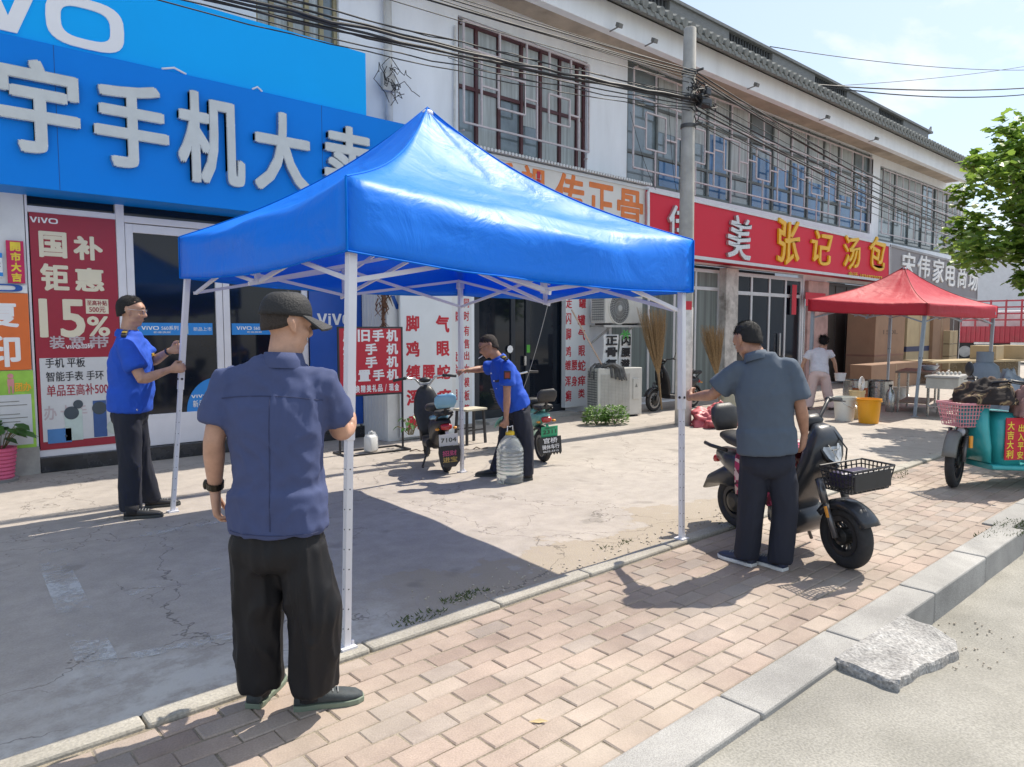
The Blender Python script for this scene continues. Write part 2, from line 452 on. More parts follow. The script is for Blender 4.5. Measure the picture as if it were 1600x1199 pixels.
# concrete apron in front of the shops
m, n, l, b = nt('old_concrete'); t = n.new('ShaderNodeTexCoord'); L_ = l.new
def N(ty, **kw):
    q = n.new(ty)
    for k_, v_ in kw.items():
        if k_ in q.inputs: q.inputs[k_].default_value = v_
    return q
sep = N('ShaderNodeSeparateXYZ'); L_(t.outputs['Object'], sep.inputs[0])
n1 = N('ShaderNodeTexNoise', Scale=.9, Detail=10, Roughness=.68); n2 = N('ShaderNodeTexNoise', Scale=5.5, Detail=9, Roughness=.7); n3 = N('ShaderNodeTexNoise', Scale=85, Detail=4)
for q in (n1, n2, n3): L_(t.outputs['Object'], q.inputs['Vector'])
r1 = N('ShaderNodeValToRGB'); e = r1.color_ramp.elements; e[0].position = .30; e[0].color = (.345, .31, .275, 1); e[1].position = .68; e[1].color = (.425, .38, .335, 1)
L_(n1.outputs['Fac'], r1.inputs[0])
def mrng(src, a, b_, c, d):
    q = N('ShaderNodeMapRange')
    for i_, v_ in zip((1, 2, 3, 4), (a, b_, c, d)): q.inputs[i_].default_value = v_
    L_(src, q.inputs[0]); return q.outputs[0]
def mul(c1, fac):
    q = N('ShaderNodeMixRGB'); q.blend_type = 'MULTIPLY'; q.inputs[0].default_value = 1; L_(c1, q.inputs[1]); L_(fac, q.inputs[2]); return q.outputs[0]
def mth(op, a, b_=None):
    q = N('ShaderNodeMath'); q.operation = op
    for i_, v_ in ((0, a), (1, b_)):
        if v_ is None: continue
        if isinstance(v_, (int, float)): q.inputs[i_].default_value = v_
        else: L_(v_, q.inputs[i_])
    return q.outputs[0]
def mixc(fac, c1, c2):
    q = N('ShaderNodeMixRGB'); L_(fac, q.inputs[0]); L_(c1, q.inputs[1])
    if isinstance(c2, tuple): q.inputs[2].default_value = c2
    else: L_(c2, q.inputs[2])
    return q.outputs[0]
c_ = mul(r1.outputs[0], mrng(n2.outputs['Fac'], .3, .7, .84, 1.12))
c_ = mul(c_, mrng(n3.outputs['Fac'], .3, .7, .90, 1.08))
# worn broken border along the edging strip, with exposed grit
nb = N('ShaderNodeTexNoise', Scale=1.7, Detail=6, Roughness=.6); L_(t.outputs['Object'], nb.inputs['Vector'])
edge = mth('ADD', mth('SUBTRACT', sep.outputs['Y'], 3.32), mth('MULTIPLY', mth('SUBTRACT', nb.outputs['Fac'], .5), 2.2))
broken = mrng(edge, .34, .40, 1, 0)
band = mth('MULTIPLY', mrng(sep.outputs['X'], 2.0, 2.6, 0, 1), mrng(sep.outputs['X'], 6.6, 9.5, 1, .2))
broken = mth('MULTIPLY', broken, band)
c_ = mixc(mth('MULTIPLY', broken, .75), c_, (.34, .285, .215, 1))
pale = mth('MULTIPLY', mth('MULTIPLY', mrng(edge, .05, .45, .85, 0), mrng(n2.outputs['Fac'], .42, .56, .15, 1)), mrng(sep.outputs['X'], 1.9, 2.3, 1, 0))
c_ = mixc(pale, c_, (.52, .50, .46, 1))
# cracks
wv = N('ShaderNodeTexNoise', Scale=1.3, Detail=5, Roughness=.6); L_(t.outputs['Object'], wv.inputs['Vector'])
vm = N('ShaderNodeVectorMath'); vm.operation = 'SCALE'; L_(wv.outputs['Color'], vm.inputs[0]); vm.inputs['Scale'].default_value = 1.1
va_ = N('ShaderNodeVectorMath'); va_.operation = 'ADD'; L_(t.outputs['Object'], va_.inputs[0]); L_(vm.outputs[0], va_.inputs[1])
def crack(scale, w):
    vo = N('ShaderNodeTexVoronoi', Scale=scale); vo.feature = 'DISTANCE_TO_EDGE'; L_(va_.outputs[0], vo.inputs['Vector'])
    return mrng(vo.outputs['Distance'], 0, w, 1, 0)
k1 = crack(.42, .0035); k2 = mth('MULTIPLY', crack(1.25, .009), mrng(n1.outputs['Fac'], .50, .56, 0, 1))
ck = mth('MAXIMUM', k1, k2)
c_ = mixc(mth('MULTIPLY', ck, .72), c_, (.07, .06, .05, 1))
# darker stains and drips
sp = N('ShaderNodeTexNoise', Scale=2.6, Detail=3, Roughness=.4); L_(t.outputs['Object'], sp.inputs['Vector'])
c_ = mixc(mrng(sp.outputs['Fac'], .66, .72, 0, .45), c_, (.17, .155, .135, 1))
L_(c_, b.inputs['Base Color'])
hh = mth('ADD', mth('ADD', mth('MULTIPLY', n3.outputs['Fac'], .35), mth('MULTIPLY', n2.outputs['Fac'], .35)), mth('MULTIPLY', ck, -1.0))
hh = mth('ADD', hh, mth('MULTIPLY', mth('MULTIPLY', broken, n3.outputs['Fac']), 1.6))
bp = N('ShaderNodeBump'); bp.inputs['Strength'].default_value = .25; bp.inputs['Distance'].default_value = .014
L_(hh, bp.inputs['Height']); L_(bp.outputs[0], b.inputs['Normal']); b.inputs['Roughness'].default_value = .86
CONC = m
g = MB(); g.quad((-30, EY1 - .01, 0), (60, EY1 - .01, 0), (60, 11, 0), (-30, 11, 0))
g.quad((27, -.5, 0), (60, -.5, 0), (60, EY1 - .011, 0), (27, EY1 - .011, 0))
tag(g.build('concrete_apron', CONC), kind='structure')

# worn painted bay lines on the concrete
m, n, l, b = nt('worn_line_paint'); t = n.new('ShaderNodeTexCoord')
b.inputs['Base Color'].default_value = (.66, .66, .64, 1); b.inputs['Roughness'].default_value = .8
a = n.new('ShaderNodeTexNoise'); a.inputs['Scale'].default_value = 9; a.inputs['Detail'].default_value = 12; a.inputs['Roughness'].default_value = .78
a2 = n.new('ShaderNodeTexNoise'); a2.inputs['Scale'].default_value = 1.1; a2.inputs['Detail'].default_value = 3
ad = n.new('ShaderNodeMath'); ad.operation = 'ADD'
r = n.new('ShaderNodeMapRange'); r.inputs[1].default_value = 1.00; r.inputs[2].default_value = 1.16; r.inputs[3].default_value = 0; r.inputs[4].default_value = .7
l.new(t.outputs['Object'], a.inputs['Vector']); l.new(t.outputs['Object'], a2.inputs['Vector']); l.new(a.outputs['Fac'], ad.inputs[0]); l.new(a2.outputs['Fac'], ad.inputs[1])
l.new(ad.outputs[0], r.inputs[0]); l.new(r.outputs[0], b.inputs['Alpha'])
g = MB()
def strip(p, q, w):
    a, b2 = G(*p), G(*q); d = (b2 - a).normalized(); s_ = Vector((-d.y, d.x, 0)) * w / 2; z = Vector((0, 0, .004))
    g.quad(a - s_ + z, b2 - s_ + z, b2 + s_ + z, a + s_ + z)
strip((80, 872), (165, 1062), .17); strip((62, 866), (345, 815), .09); strip((190, 1030), (372, 992), .09); strip((200, 930), (345, 890), .07)
tag(g.build('painted_lines', m), kind='structure')

# cement wedge up to the kerb
rp = [G(1302, 1040, -.02), G(1410, 966, -.02), G(1452, 985, -.05), G(1494, 1008, -.10), G(1497, 1028, -.12), G(1462, 1062, -.12), G(1430, 1080, -.10), G(1405, 1100, -.08), G(1380, 1088, -.06), G(1340, 1062, -.03)]
for p in rp: p.z = max(p.z + .012, road_z(p.x) + .03)
g = MB()
cen = sum(rp, Vector()) / len(rp)
Ng = 22
ringv = []
for i in range(len(rp)):
    a, b2 = rp[i], rp[(i + 1) % len(rp)]
    for k in range(5): ringv.append(a.lerp(b2, k / 5))
for i, p in enumerate(ringv): p += Vector((noise.noise(p * 9) * .018, noise.noise(p * 9 + Vector((5, 0, 0))) * .018, 0))
levels = [1, .97, .8, .6, .4, .2]
rs = []
for s_ in levels:
    rs.append([cen.lerp(p, s_) + Vector((0, 0, (.02 if s_ < .99 else 0) + .012 * noise.noise(p * 14 * s_))) for p in ringv])
rs.insert(0, [Vector((p.x, p.y, -.22)) for p in ringv])
g.rings(rs)
tag(g.build('cement_ramp', RAMPM, smooth=False), 'rough pale cement wedge laid in the gutter against the granite kerb', 'ramp')

# weeds in the broken border
WEED = M('weed_green', (.10, .13, .05), .7, var=.35, scale=30)
def tufts(spots, name, label):
    g = MB(); rr = random.Random(5)
    for (px, py, rad, nn) in spots:
        c = G(px, py)
        for _ in range(nn):
            a = rr.uniform(0, 6.28); q = rad * math.sqrt(rr.random()); p = c + Vector((math.cos(a) * q * 1.8, math.sin(a) * q * .6, .001))
            h = rr.uniform(.008, .028); w = rr.uniform(.004, .010); t_ = rr.uniform(0, 6.28); d = Vector((math.cos(t_), math.sin(t_), 0))
            g.add([p - d * w, p + d * w, p + d * .8 * h + Vector((0, 0, h))], [(0, 1, 2)])
    o = g.build(name, WEED); return tag(o, kind='stuff')
tufts([(655, 966, .10, 90), (728, 932, .10, 110), (965, 852, .10, 40), (1140, 820, .12, 60), (1583, 826, .22, 300), (1540, 838, .1, 60), (1380, 745, .3, 150)], 'weeds', 'weeds')
# gravel crumbs on the broken edge
g = MB(); rr = random.Random(9)
for _ in range(260):
    x = rr.uniform(2.3, 6.6); y = 3.2 + abs(rr.gauss(0, .13)); s_ = rr.uniform(.003, .011)
    g.ell((x, y, s_ * .5), s_, s_ * rr.uniform(.6, 1), s_ * .7, n=5, m=3)
for _ in range(60):
    x = rr.uniform(3.9, 4.9); y = rr.uniform(1.0, 1.42); s_ = rr.uniform(.003, .008); g.ell((x, y, road_z(x) + s_), s_, s_, s_, n=5, m=3)
tag(g.build('gravel', M('grit', (.50, .44, .36), .9, var=.3, scale=40)), kind='stuff')
# ================================================================== the shop building
FY = 9.5
BX0, BX1 = -9.0, 31.9
RX1 = 30.6
bld = thing('shop_building', 'long white two storey row of shops with a grey tiled roof and barred upper windows', 'building', ((BX0 + BX1) / 2, 13, 0))
BL_ = Vector(bld.location)
def part(mb, name, mat, parent=bld, base=None, **k):
    """link a mesh given in world coordinates under a thing that stands unrotated"""
    o = mb.build(name, mat, **k)
    o.parent = parent
    p = parent; off = Vector((0, 0, 0))
    while p: off += Vector(p.location); p = p.parent
    o.location = Vector(o.location) - off
    return o
def holes_wall(g, x0, x1, z0, z1, Y, T, holes):
    xs = sorted({x0, x1, *[h[0] for h in holes], *[h[1] for h in holes]}); zs = sorted({z0, z1, *[h[2] for h in holes], *[h[3] for h in holes]})
    for i in range(len(xs) - 1):
        for j in range(len(zs) - 1):
            cx, cz = (xs[i] + xs[i + 1]) / 2, (zs[j] + zs[j + 1]) / 2
            if any(h[0] < cx < h[1] and h[2] < cz < h[3] for h in holes): continue
            g.quad((xs[i], Y, zs[j]), (xs[i + 1], Y, zs[j]), (xs[i + 1], Y, zs[j + 1]), (xs[i], Y, zs[j + 1]))
    for h in holes:
        a, b_, c, d = h
        g.quad((a, Y, c), (a, Y + T, c), (a, Y + T, d), (a, Y, d)); g.quad((b_, Y, c), (b_, Y + T, c), (b_, Y + T, d), (b_, Y, d))
        g.quad((a, Y, c), (b_, Y, c), (b_, Y + T, c), (a, Y + T, c)); g.quad((a, Y, d), (b_, Y, d), (b_, Y + T, d), (a, Y + T, d))
W0 = (FX(413), FX(538), 4.9, 6.45)
W1 = (FX(718), FX(915), 4.60, 6.66)
W2 = (FX(976), FX(1353), 4.60, 7.04)
W3 = (FX(1366), FX(1493), 4.45, 6.80)
S1 = (-2.0, FX(582), 0.0, 3.24)         # phone shop front
S2 = (FX(741), FX(884), 0.05, 3.1)      # second shop door
S3 = (FX(948), FX(1253), 0.05, 3.1)     # third shop front
S4 = (FX(1290), FX(1360), 0.05, 3.0)    # food shop
S5 = (FX(1375), FX(1500), 0.05, 2.9)
g = MB()
holes_wall(g, BX0, BX1, 0, 7.9, FY, .16, [W0, W1, W2, W3, S1, S2, S3, S4, S5])
g.quad((BX1, FY, 0), (BX1, 18, 0), (BX1, 18, 7.9), (BX1, FY, 7.9)); g.quad((BX0, FY, 0), (BX0, 18, 0), (BX0, 18, 7.9), (BX0, FY, 7.9))
g.quad((BX0, 18, 0), (BX1, 18, 0), (BX1, 18, 7.9), (BX0, 18, 7.9))
wallm = M('white_render_wall', (.8, .8, .79))
part(g, 'wall', WALLM)
# dark rooms behind the fronts
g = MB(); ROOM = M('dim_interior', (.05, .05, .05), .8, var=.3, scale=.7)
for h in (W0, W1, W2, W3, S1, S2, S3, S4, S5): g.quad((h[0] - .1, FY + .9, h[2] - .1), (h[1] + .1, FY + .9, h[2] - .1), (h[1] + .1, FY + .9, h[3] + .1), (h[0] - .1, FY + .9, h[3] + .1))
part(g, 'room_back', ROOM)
# projecting white band, soffit
g = MB(); g.box(BX0 - .2, RX1 - .3, 8.66, 8.84, 6.92, 7.40); part(g, 'fascia_band', WALLM, bevel=.01)
g = MB(); g.box(BX0 - .2, RX1 - .3, 8.845, 9.49, 7.06, 7.14); g.box(BX0, RX1 - .3, 8.845, 9.15, 7.145, 7.3)
part(g, 'soffit', M('stained_soffit', (.46, .40, .33), .85, var=.2, scale=2, dirt=.5))
# tiled roof
TILE = M('grey_roof_tile', (.20, .21, .20), .75, var=.35, scale=6, bump=.2, bscale=50)
E0, E1 = Vector((0, 8.34, 7.42)), Vector((0, 10.0, 8.22))
g = MB()
g.prism([(BX0 - .3, E0.y, E0.z - .06), (BX0 - .3, E1.y, E1.z - .06), (BX0 - .3, 11.7, 7.42), (BX0 - .3, 11.7, 7.32), (BX0 - .3, E1.y, E1.z - .2), (BX0 - .3, E0.y, E0.z - .14)], (RX1 - BX0, 0, 0))
x = BX0 - .2
while x < RX1 - .35:
    pts, rs = [], []
    for k in range(7):
        a = E0.lerp(E1, k / 7); b2 = E0.lerp(E1, (k + 1) / 7)
        pts += [Vector((x, 0, .02)) + a, Vector((x, 0, .02)) + b2 - (b2 - a) * .02]; rs += [.078, .066]
    g.tube(pts, rs, n=7)
    g.lathe([(.085, -.015), (.085, .02)], Vector((x, E0.y - .01, E0.z + .01)), n=10, axis=(0, -1, -.2))
    g.add([(x + .04, E0.y - .005, E0.z - .05), (x + .20, E0.y - .005, E0.z - .05), (x + .16, E0.y - .012, E0.z - .13), (x + .12, E0.y - .014, E0.z - .17), (x + .08, E0.y - .012, E0.z - .13)], [(0, 1, 2, 3, 4)])
    x += .245
roof = part(g, 'roof', TILE, smooth=False)
g = MB(); x = BX0
RB = M('ridge_brick', (.20, .205, .205), .8, var=.2, scale=7, bump=.3, bscale=25, stretch=(1, 1, 6))
g.box(BX0 - .3, RX1 - .9, 9.86, 10.14, 8.10, 8.36); g.box(BX0 - .3, RX1 - .9, 9.82, 10.18, 8.83, 8.90)
for zz in (9.12, 9.22, 9.32, 9.42, 9.52): pass
k = 0
LAT = []
while x < RX1 - 1:
    g.box(x, min(x + 2.4, RX1 - .9), 9.88, 10.12, 8.362, 8.828)
    LAT.append((x + 2.4, x + 4.5)); x += 4.5
g.tube([(RX1 - 1.2, 10, 8.87), (RX1 - .9, 10, 8.91), (RX1 - .7, 10, 9.0), (RX1 - .62, 10, 9.16)], [.1, .09, .06, .03], n=8)
part(g, 'ridge', RB, roof)
for a, b_ in LAT:
    if a > RX1 - 3: continue
    q = a + .06; g = MB()
    while q < b_:
        g.box(q, q + .05, 9.93, 10.07, 8.362, 8.828); q += .13
    part(g, 'ridge_lattice', M('dark_ridge_lattice', (.06, .065, .07), .8), roof)

# ------------------------------------------------ upper windows
FRED = M('dark_red_frame', (.085, .026, .03), .5, var=.25)
FGREY = M('grey_green_frame', (.13, .15, .15), .5, var=.2)
FYEL = M('yellowed_frame', (.36, .31, .18), .6, var=.2)
GRILLE = M('pink_grey_bars', (.60, .54, .55), .55, metal=0, var=.12, scale=12, dirt=.12)
BLUEFILM = M('blue_window_film', (.035, .13, .29), .12, var=.4, scale=1.3, spec=.8)
CURT = M('pale_curtain', (.42, .46, .46), .85, var=.3, scale=2, stretch=(9, 1, .4))
def window(h, fm, cols, rows, grille, label=None, blue=()):
    x0, x1, z0, z1 = h
    p = MB(); p.quad((x0, FY + .10, z0), (x1, FY + .10, z0), (x1, FY + .10, z1), (x0, FY + .10, z1))
    w = part(p, 'window', GLASSB)
    if label: w['label'] = label
    f = MB(); t = .06
    xs_ = [x0 + (x1 - x0) * c for c in cols]
    for c in xs_: f.box(max(x0, c - t / 2), min(x1, c + t / 2), FY + .055, FY + .125, z0, z1)
    for r_ in rows:
        zz = z0 + (z1 - z0) * r_
        f.box(x0, x1, FY + .062, FY + .12, zz - t / 2, zz + t / 2)
    part(f, 'frame', fm, w)
    rr = random.Random(int(x0 * 10))
    for i in range(len(xs_) - 1):
        if rr.random() < .6:
            a = xs_[i] + .04; b_ = xs_[i + 1] - .04; top = z1 - .05; bot = z0 + (z1 - z0) * rr.choice([.05, .3, .5])
            c = MB(); c.quad((a, FY + .092, bot), (b_, FY + .092, bot), (b_, FY + .092, top), (a, FY + .092, top)); part(c, 'curtain', CURT, w)
    for (u0, u1, v0, v1) in blue:
        bl = MB(); bl.quad((x0 + (x1 - x0) * u0, FY + .088, z0 + (z1 - z0) * v0), (x0 + (x1 - x0) * u1, FY + .088, z0 + (z1 - z0) * v0), (x0 + (x1 - x0) * u1, FY + .088, z0 + (z1 - z0) * v1), (x0 + (x1 - x0) * u0, FY + .088, z0 + (z1 - z0) * v1)); part(bl, 'window_film', BLUEFILM, w)
    gr = MB(); Yg = FY - .07; b_ = .030
    for s_ in grille:
        (u0, v0), (u1, v1) = s_
        gr.bar((x0 + (x1 - x0) * u0, Yg, z0 + (z1 - z0) * v0), (x0 + (x1 - x0) * u1, Yg + (.003 if u0 == u1 else 0), z0 + (z1 - z0) * v1), b_)
    for u in (0.02, .98):
        for v in (.12, .95): gr.bar((x0 + (x1 - x0) * u, Yg, z0 + (z1 - z0) * v), (x0 + (x1 - x0) * u, FY + .01, z0 + (z1 - z0) * v), b_ * .8)
    part(gr, 'grille', GRILLE, w)
    return w
def rect(u0, u1, v0, v1): return [((u0, v0), (u1, v0)), ((u0, v1), (u1, v1)), ((u0, v0), (u0, v1)), ((u1, v0), (u1, v1))]
def Hh(u0, u1, v): return [((u0, v), (u1, v))]
def Vv(u, v0, v1): return [((u, v0), (u, v1))]
g1 = rect(.02, .99, .18, .96) + Hh(.02, .99, .76) + Vv(.14, .18, .76) + Vv(.27, .76, .96) + Vv(.47, .76, .96) + Vv(.65, .76, .96) + Vv(.83, .76, .96) + rect(.26, .455, .36, .63) + Vv(.36, .63, .76) + Hh(.14, .26, .50) + Vv(.55, .18, .76) + Hh(.455, .55, .50) + rect(.645, .82, .36, .60) + Vv(.74, .60, .76) + Hh(.82, .90, .47) + Vv(.90, .18, .76) + Vv(.455, .36, .76)
window(W1, FRED, [.01, .14, .30, .47, .62, .78, .93, .99], [.03, .48, .97], g1)
g2 = rect(.01, .99, .12, .93) + Hh(.01, .99, .70)
rr = random.Random(4)
nn = 8
for i in range(nn):
    a = .01 + .98 * i / nn; w_ = .98 / nn
    g2 += Vv(a + w_, .12, .93) + Vv(a + w_ * .5, .70, .93) + rect(a + w_ * .28, a + w_ * .74, .30, .60) + Vv(a + w_ * .5, .60, .70) + Hh(a, a + w_ * .28, .46) + Hh(a + w_ * .74, a + w_, .42) + Vv(a + w_ * .5, .0, .30)
window(W2, FGREY, [.005, .09, .17, .25, .33, .41, .5, .58, .66, .74, .82, .91, .995], [.02, .27, .68, .98], g2, blue=[(.26, .32, .02, .62), (.10, .16, .02, .25), (.42, .49, .02, .55), (.51, .57, .05, .50), (.59, .65, .02, .6), (.67, .73, .02, .45), (.75, .81, .3, .66), (.83, .90, .02, .4), (.92, .99, .02, .55)])
g3 = rect(.01, .99, .10, .95) + Hh(.01, .99, .62) + Hh(.01, .99, .78)
for i in range(14): g3 += Vv(.01 + .07 * i, .10 if i % 2 else .30, .95)
g3 += Hh(.1, .3, .3) + Hh(.5, .8, .3)
window(W3, FGREY, [.01, .18, .34, .5, .66, .82, .99], [.02, .5, .98], g3)
window(W0, FYEL, [.01, .2, .42, .62, .80, .98], [.03, .35, .97], [])

# ------------------------------------------------ phone shop front
PL = M('black_marble_plinth', (.03, .032, .036), .25, var=.4, scale=5)
x_end = FX(582)
g = MB(); g.box(FX(52, 9.42), x_end, 9.36, FY - .002, 0, .17); part(g, 'plinth', PL, bevel=.006)
g = MB(); g.box(-3.5, FX(46), 9.42, FY - .004, 0, 3.24); part(g, 'pier', M('pale_tile_pier', (.72, .73, .72), .4, var=.06, scale=2, dirt=.15))
g = MB(); g.box(-3.5, FX(52, 9.38), 9.36, 9.416, 0, .30); part(g, 'stone_base', M('grey_stone', (.38, .37, .34), .8, var=.2, scale=6))
Yp = 9.46
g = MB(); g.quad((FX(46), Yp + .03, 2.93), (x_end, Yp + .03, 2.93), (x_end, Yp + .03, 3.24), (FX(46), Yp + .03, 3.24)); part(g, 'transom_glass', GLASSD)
fr = MB()
def fbar(p0, p1, z0, z1, dy=0): fr.box(FX(p0), FX(p1), Yp - .04 + dy, Yp + .04, z0, z1)
fbar(44, 50, .17, 3.24); fbar(185, 198, .17, 3.24); fbar(198, 585, 2.86, 2.94, .002); fbar(50, 185, 2.88, 2.95, .002); fbar(50, 185, .171, .25, .002); fbar(560, 585, .17, 2.86)
part(fr, 'shop_frame', STEELW, bevel=.004)
def door(p0, p1, label=None, rail=.36, hpx=None):
    x0, x1 = FX(p0), FX(p1); t = .085
    gl = MB(); gl.quad((x0 + t - .01, Yp, .2 + rail - .01), (x1 - t + .01, Yp, .2 + rail - .01), (x1 - t + .01, Yp, 2.76), (x0 + t - .01, Yp, 2.76))
    f = MB()
    f.box(x0, x0 + t, Yp - .03, Yp + .03, .175, 2.85); f.box(x1 - t, x1, Yp - .03, Yp + .03, .175, 2.85)
    f.box(x0 + t, x1 - t, Yp - .028, Yp + .028, .175, .2 + rail); f.box(x0 + t, x1 - t, Yp - .028, Yp + .028, 2.75, 2.85)
    d_ = part(f, 'door', STEELW, bevel=.004)
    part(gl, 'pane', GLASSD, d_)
    if hpx:
        h = MB(); hx = FX(hpx); h.lathe([(.0, -.0), (.02, 0), (.02, .012), (.009, .014), (.009, .02)], (hx, Yp - .03, 1.05), n=14, axis=(0, -1, 0))
        part(h, 'lock', CHROME, d_)
    return d_
d1 = door(199, 346, hpx=342); d2 = door(347, 478)
SKYB = M('sky_blue_decal', (.02, .24, .66), .4, var=.04)
LWHITE = M('white_lettering', (.82, .82, .82), .45, var=.03)
def flat(name, px0, px1, z0, z1, Y, mat, parent, t=.003):
    g = MB(); g.box(FX(px0, Y), FX(px1, Y), Y - t, Y, z0, z1); return part(g, name, mat, parent)
for dd, a, b_ in ((d1, 213, 332), (d2, 362, 465)):
    s_ = flat('decal_strip', a, b_, 1.53, 1.68, Yp - .002, SKYB, dd)
    g = MB(); wq = FX(b_) - FX(a); x0 = FX(a)
    vivo(g, (x0 + .05 * wq, Yp - .006, 1.595), WX, WZ, wq * .22, .045, .002); wall_text(g, 'S60系列', x0 + .30 * wq, x0 + .52 * wq, 1.59, 1.645, Yp - .006, .002, .01); wall_text(g, '新品上市', x0 + .72 * wq, x0 + .97 * wq, 1.58, 1.63, Yp - .006, .002)
    wall_text(g, '影像旗舰', x0 + .2 * wq, x0 + .42 * wq, 1.553, 1.577, Yp - .006, .002)
    part(g, 'lettering', LWHITE, dd)
    g = MB(); g.box(x0 + .56 * wq, x0 + .60 * wq, Yp - .009, Yp - .005, 1.56, 1.66); g.box(x0 + .61 * wq, x0 + .65 * wq, Yp - .009, Yp - .005, 1.545, 1.65); part(g, 'decal_phone', M('phone_print', (.55, .62, .50), .4), dd)
# rounded decal in the lower corner of the first door
g = MB(); x1 = FX(333); zb = .56; rr_ = FX(333) - FX(286)
pts = [(x1, Yp - .006, zb)] + [(x1 - rr_ * math.cos(a * math.pi / 24), Yp - .006, zb + .42 * math.sin(a * math.pi / 24)) for a in range(0, 13)]
g.prism(pts, (0, .003, 0)); part(g, 'corner_decal', SKYB, d1)
g = MB(); wall_text(g, '新品上市', x1 - rr_ * .8, x1 - .02, zb + .05, zb + .14, Yp - .008, .002, .01); vivo(g, (x1 - rr_ * .85, Yp - .008, zb + .17), WX, WZ, rr_ * .6, .04, .002); part(g, 'lettering', LWHITE, d1)

# red window poster
RW = M('poster_red', (.33, .018, .038), .45, var=.05); CREAM = M('cream_print', (.72, .66, .50), .5, var=.05); PW = M('poster_white', (.60, .61, .62), .45, var=.05)
po = thing('window_poster', 'tall red and white trade in poster with 15% in cream figures', 'poster', (FX(118), Yp - .05, .25))
px0, px1 = FX(52), FX(184); Yq = Yp - .045
g = MB(); g.box(px0, px1, Yq, Yq + .01, .25, 2.88); part(g, 'red_sheet', RW, po)
zmid = 1.28
g = MB(); g.box(px0 + .03, px1 - .01, Yq - .004, Yq - .001, .34, zmid); part(g, 'white_panel', PW, po)
def pz(y, x=118): return PY(x, y, Yq).z
g = MB(); vivo(g, (FX(53), Yq, pz(353)), WX, WZ, FX(96) - FX(53), .06, .004); part(g, 'logo', LWHITE, po)
g = MB()
for s_, a, b_, t_, bo in (('国', 65, 108, 365, 405), ('补', 118, 163, 368, 406), ('钜', 65, 109, 414, 456), ('惠', 118, 163, 418, 455)):
    wall_text(g, s_, FX(a), FX(b_), pz(bo), pz(t_), Yq, .004, .035)
wall_text(g, '15', FX(60), FX(131), pz(528), pz(468), Yq, .004, .02); wall_text(g, '%', FX(134), FX(169), pz(526), pz(494), Yq, .004, .02)
part(g, 'lettering', CREAM, po)
g = MB(); g.box(FX(133), FX(168), Yq - .004, Yq - .001, pz(490), pz(467)); part(g, 'small_label', CREAM, po)
g = MB(); wall_text(g, '至高补贴', FX(135), FX(166), pz(477), pz(469), Yq - .004, .003, .01); wall_text(g, '500元', FX(138), FX(163), pz(488), pz(479), Yq - .004, .003, .01)
wall_text(g, '单品至高补500元', FX(66), FX(176), pz(618), pz(600), Yq - .004, .003, .012); part(g, 'red_lettering', RW, po)
g = MB(); wall_text(g, '手机 平板', FX(66), FX(128), pz(574), pz(559), Yq - .004, .003, .012); wall_text(g, '智能手表 手环', FX(66), FX(156), pz(595), pz(580), Yq - .004, .003, .012)
part(g, 'black_lettering', BLACKP, po)
g = MB()
for s_, a, b_, t_, bo in (('装', 74, 98, 525, 545), ('宽', 104, 130, 525, 545), ('带', 136, 166, 525, 545), ('办', 60, 80, 632, 654), ('卡', 86, 104, 632, 654), ('手', 110, 128, 634, 654), ('机', 90, 112, 664, 686), ('维', 138, 158, 656, 680)):
    wall_text(g, s_, FX(a), FX(b_), pz(bo), pz(t_), Yq - .005, .002, .02)
part(g, 'ghost_lettering', M('faint_white_print', (.50, .42, .44), .5), po)
g = MB(); vivo(g, (FX(99), Yq - .002, pz(545)), WX, WZ, FX(122) - FX(99), .04, .003); wall_text(g, '加码', FX(124), FX(141), pz(545), pz(537), Yq - .002, .003, .02); part(g, 'lettering', LWHITE, po)
# printed phones and watch on the poster
def phone(a, b_, t_, bo, body, lens):
    g = MB(); g.box(FX(a), FX(b_), Yq - .008, Yq - .004, pz(bo), pz(t_)); o_ = part(g, 'printed_phone', body, po, bevel=.003)
    g = MB()
    for (cx, cy, r_) in lens: g.lathe([(r_, 0), (r_, .003)], (FX(cx), Yq - .008, pz(cy)), n=20, axis=(0, -1, 0))
    part(g, 'printed_lens', M('lens_print', (.05, .07, .09), .2), po)
phone(92, 120, 640, 688, M('print_mint', (.50, .60, .56), .4), [(103, 645, .075), (114, 632, .05)])
phone(137, 158, 628, 686, M('print_navy', (.03, .09, .27), .3), [(147, 640, .075)])
phone(64, 102, 668, 690, M('print_blue', (.06, .20, .45), .3), [(93, 680, .012)])
g = MB(); g.lathe([(.085, 0), (.085, .004), (.06, .005)], (FX(170), Yq - .006, pz(672)), n=24, axis=(0, -1, 0)); part(g, 'printed_watch', M('print_silver', (.5, .55, .5), .3), po)

# blue panel beside the doors
bp_ = thing('wall_sign', 'deep blue shop panel with a white word beside the glass doors', 'sign', (FX(518), Yp - .06, .2))
g = MB(); g.box(FX(479), FX(561), Yp - .07, Yp - .045, .2, 2.85); part(g, 'board', M('deep_blue_panel', (.012, .085, .42), .35, var=.05), bp_)
g = MB(); vivo(g, (FX(490), Yp - .07, PY(518, 508, Yp).z), WX, WZ, FX(549) - FX(490), .16, .006); part(g, 'lettering', LWHITE, bp_)

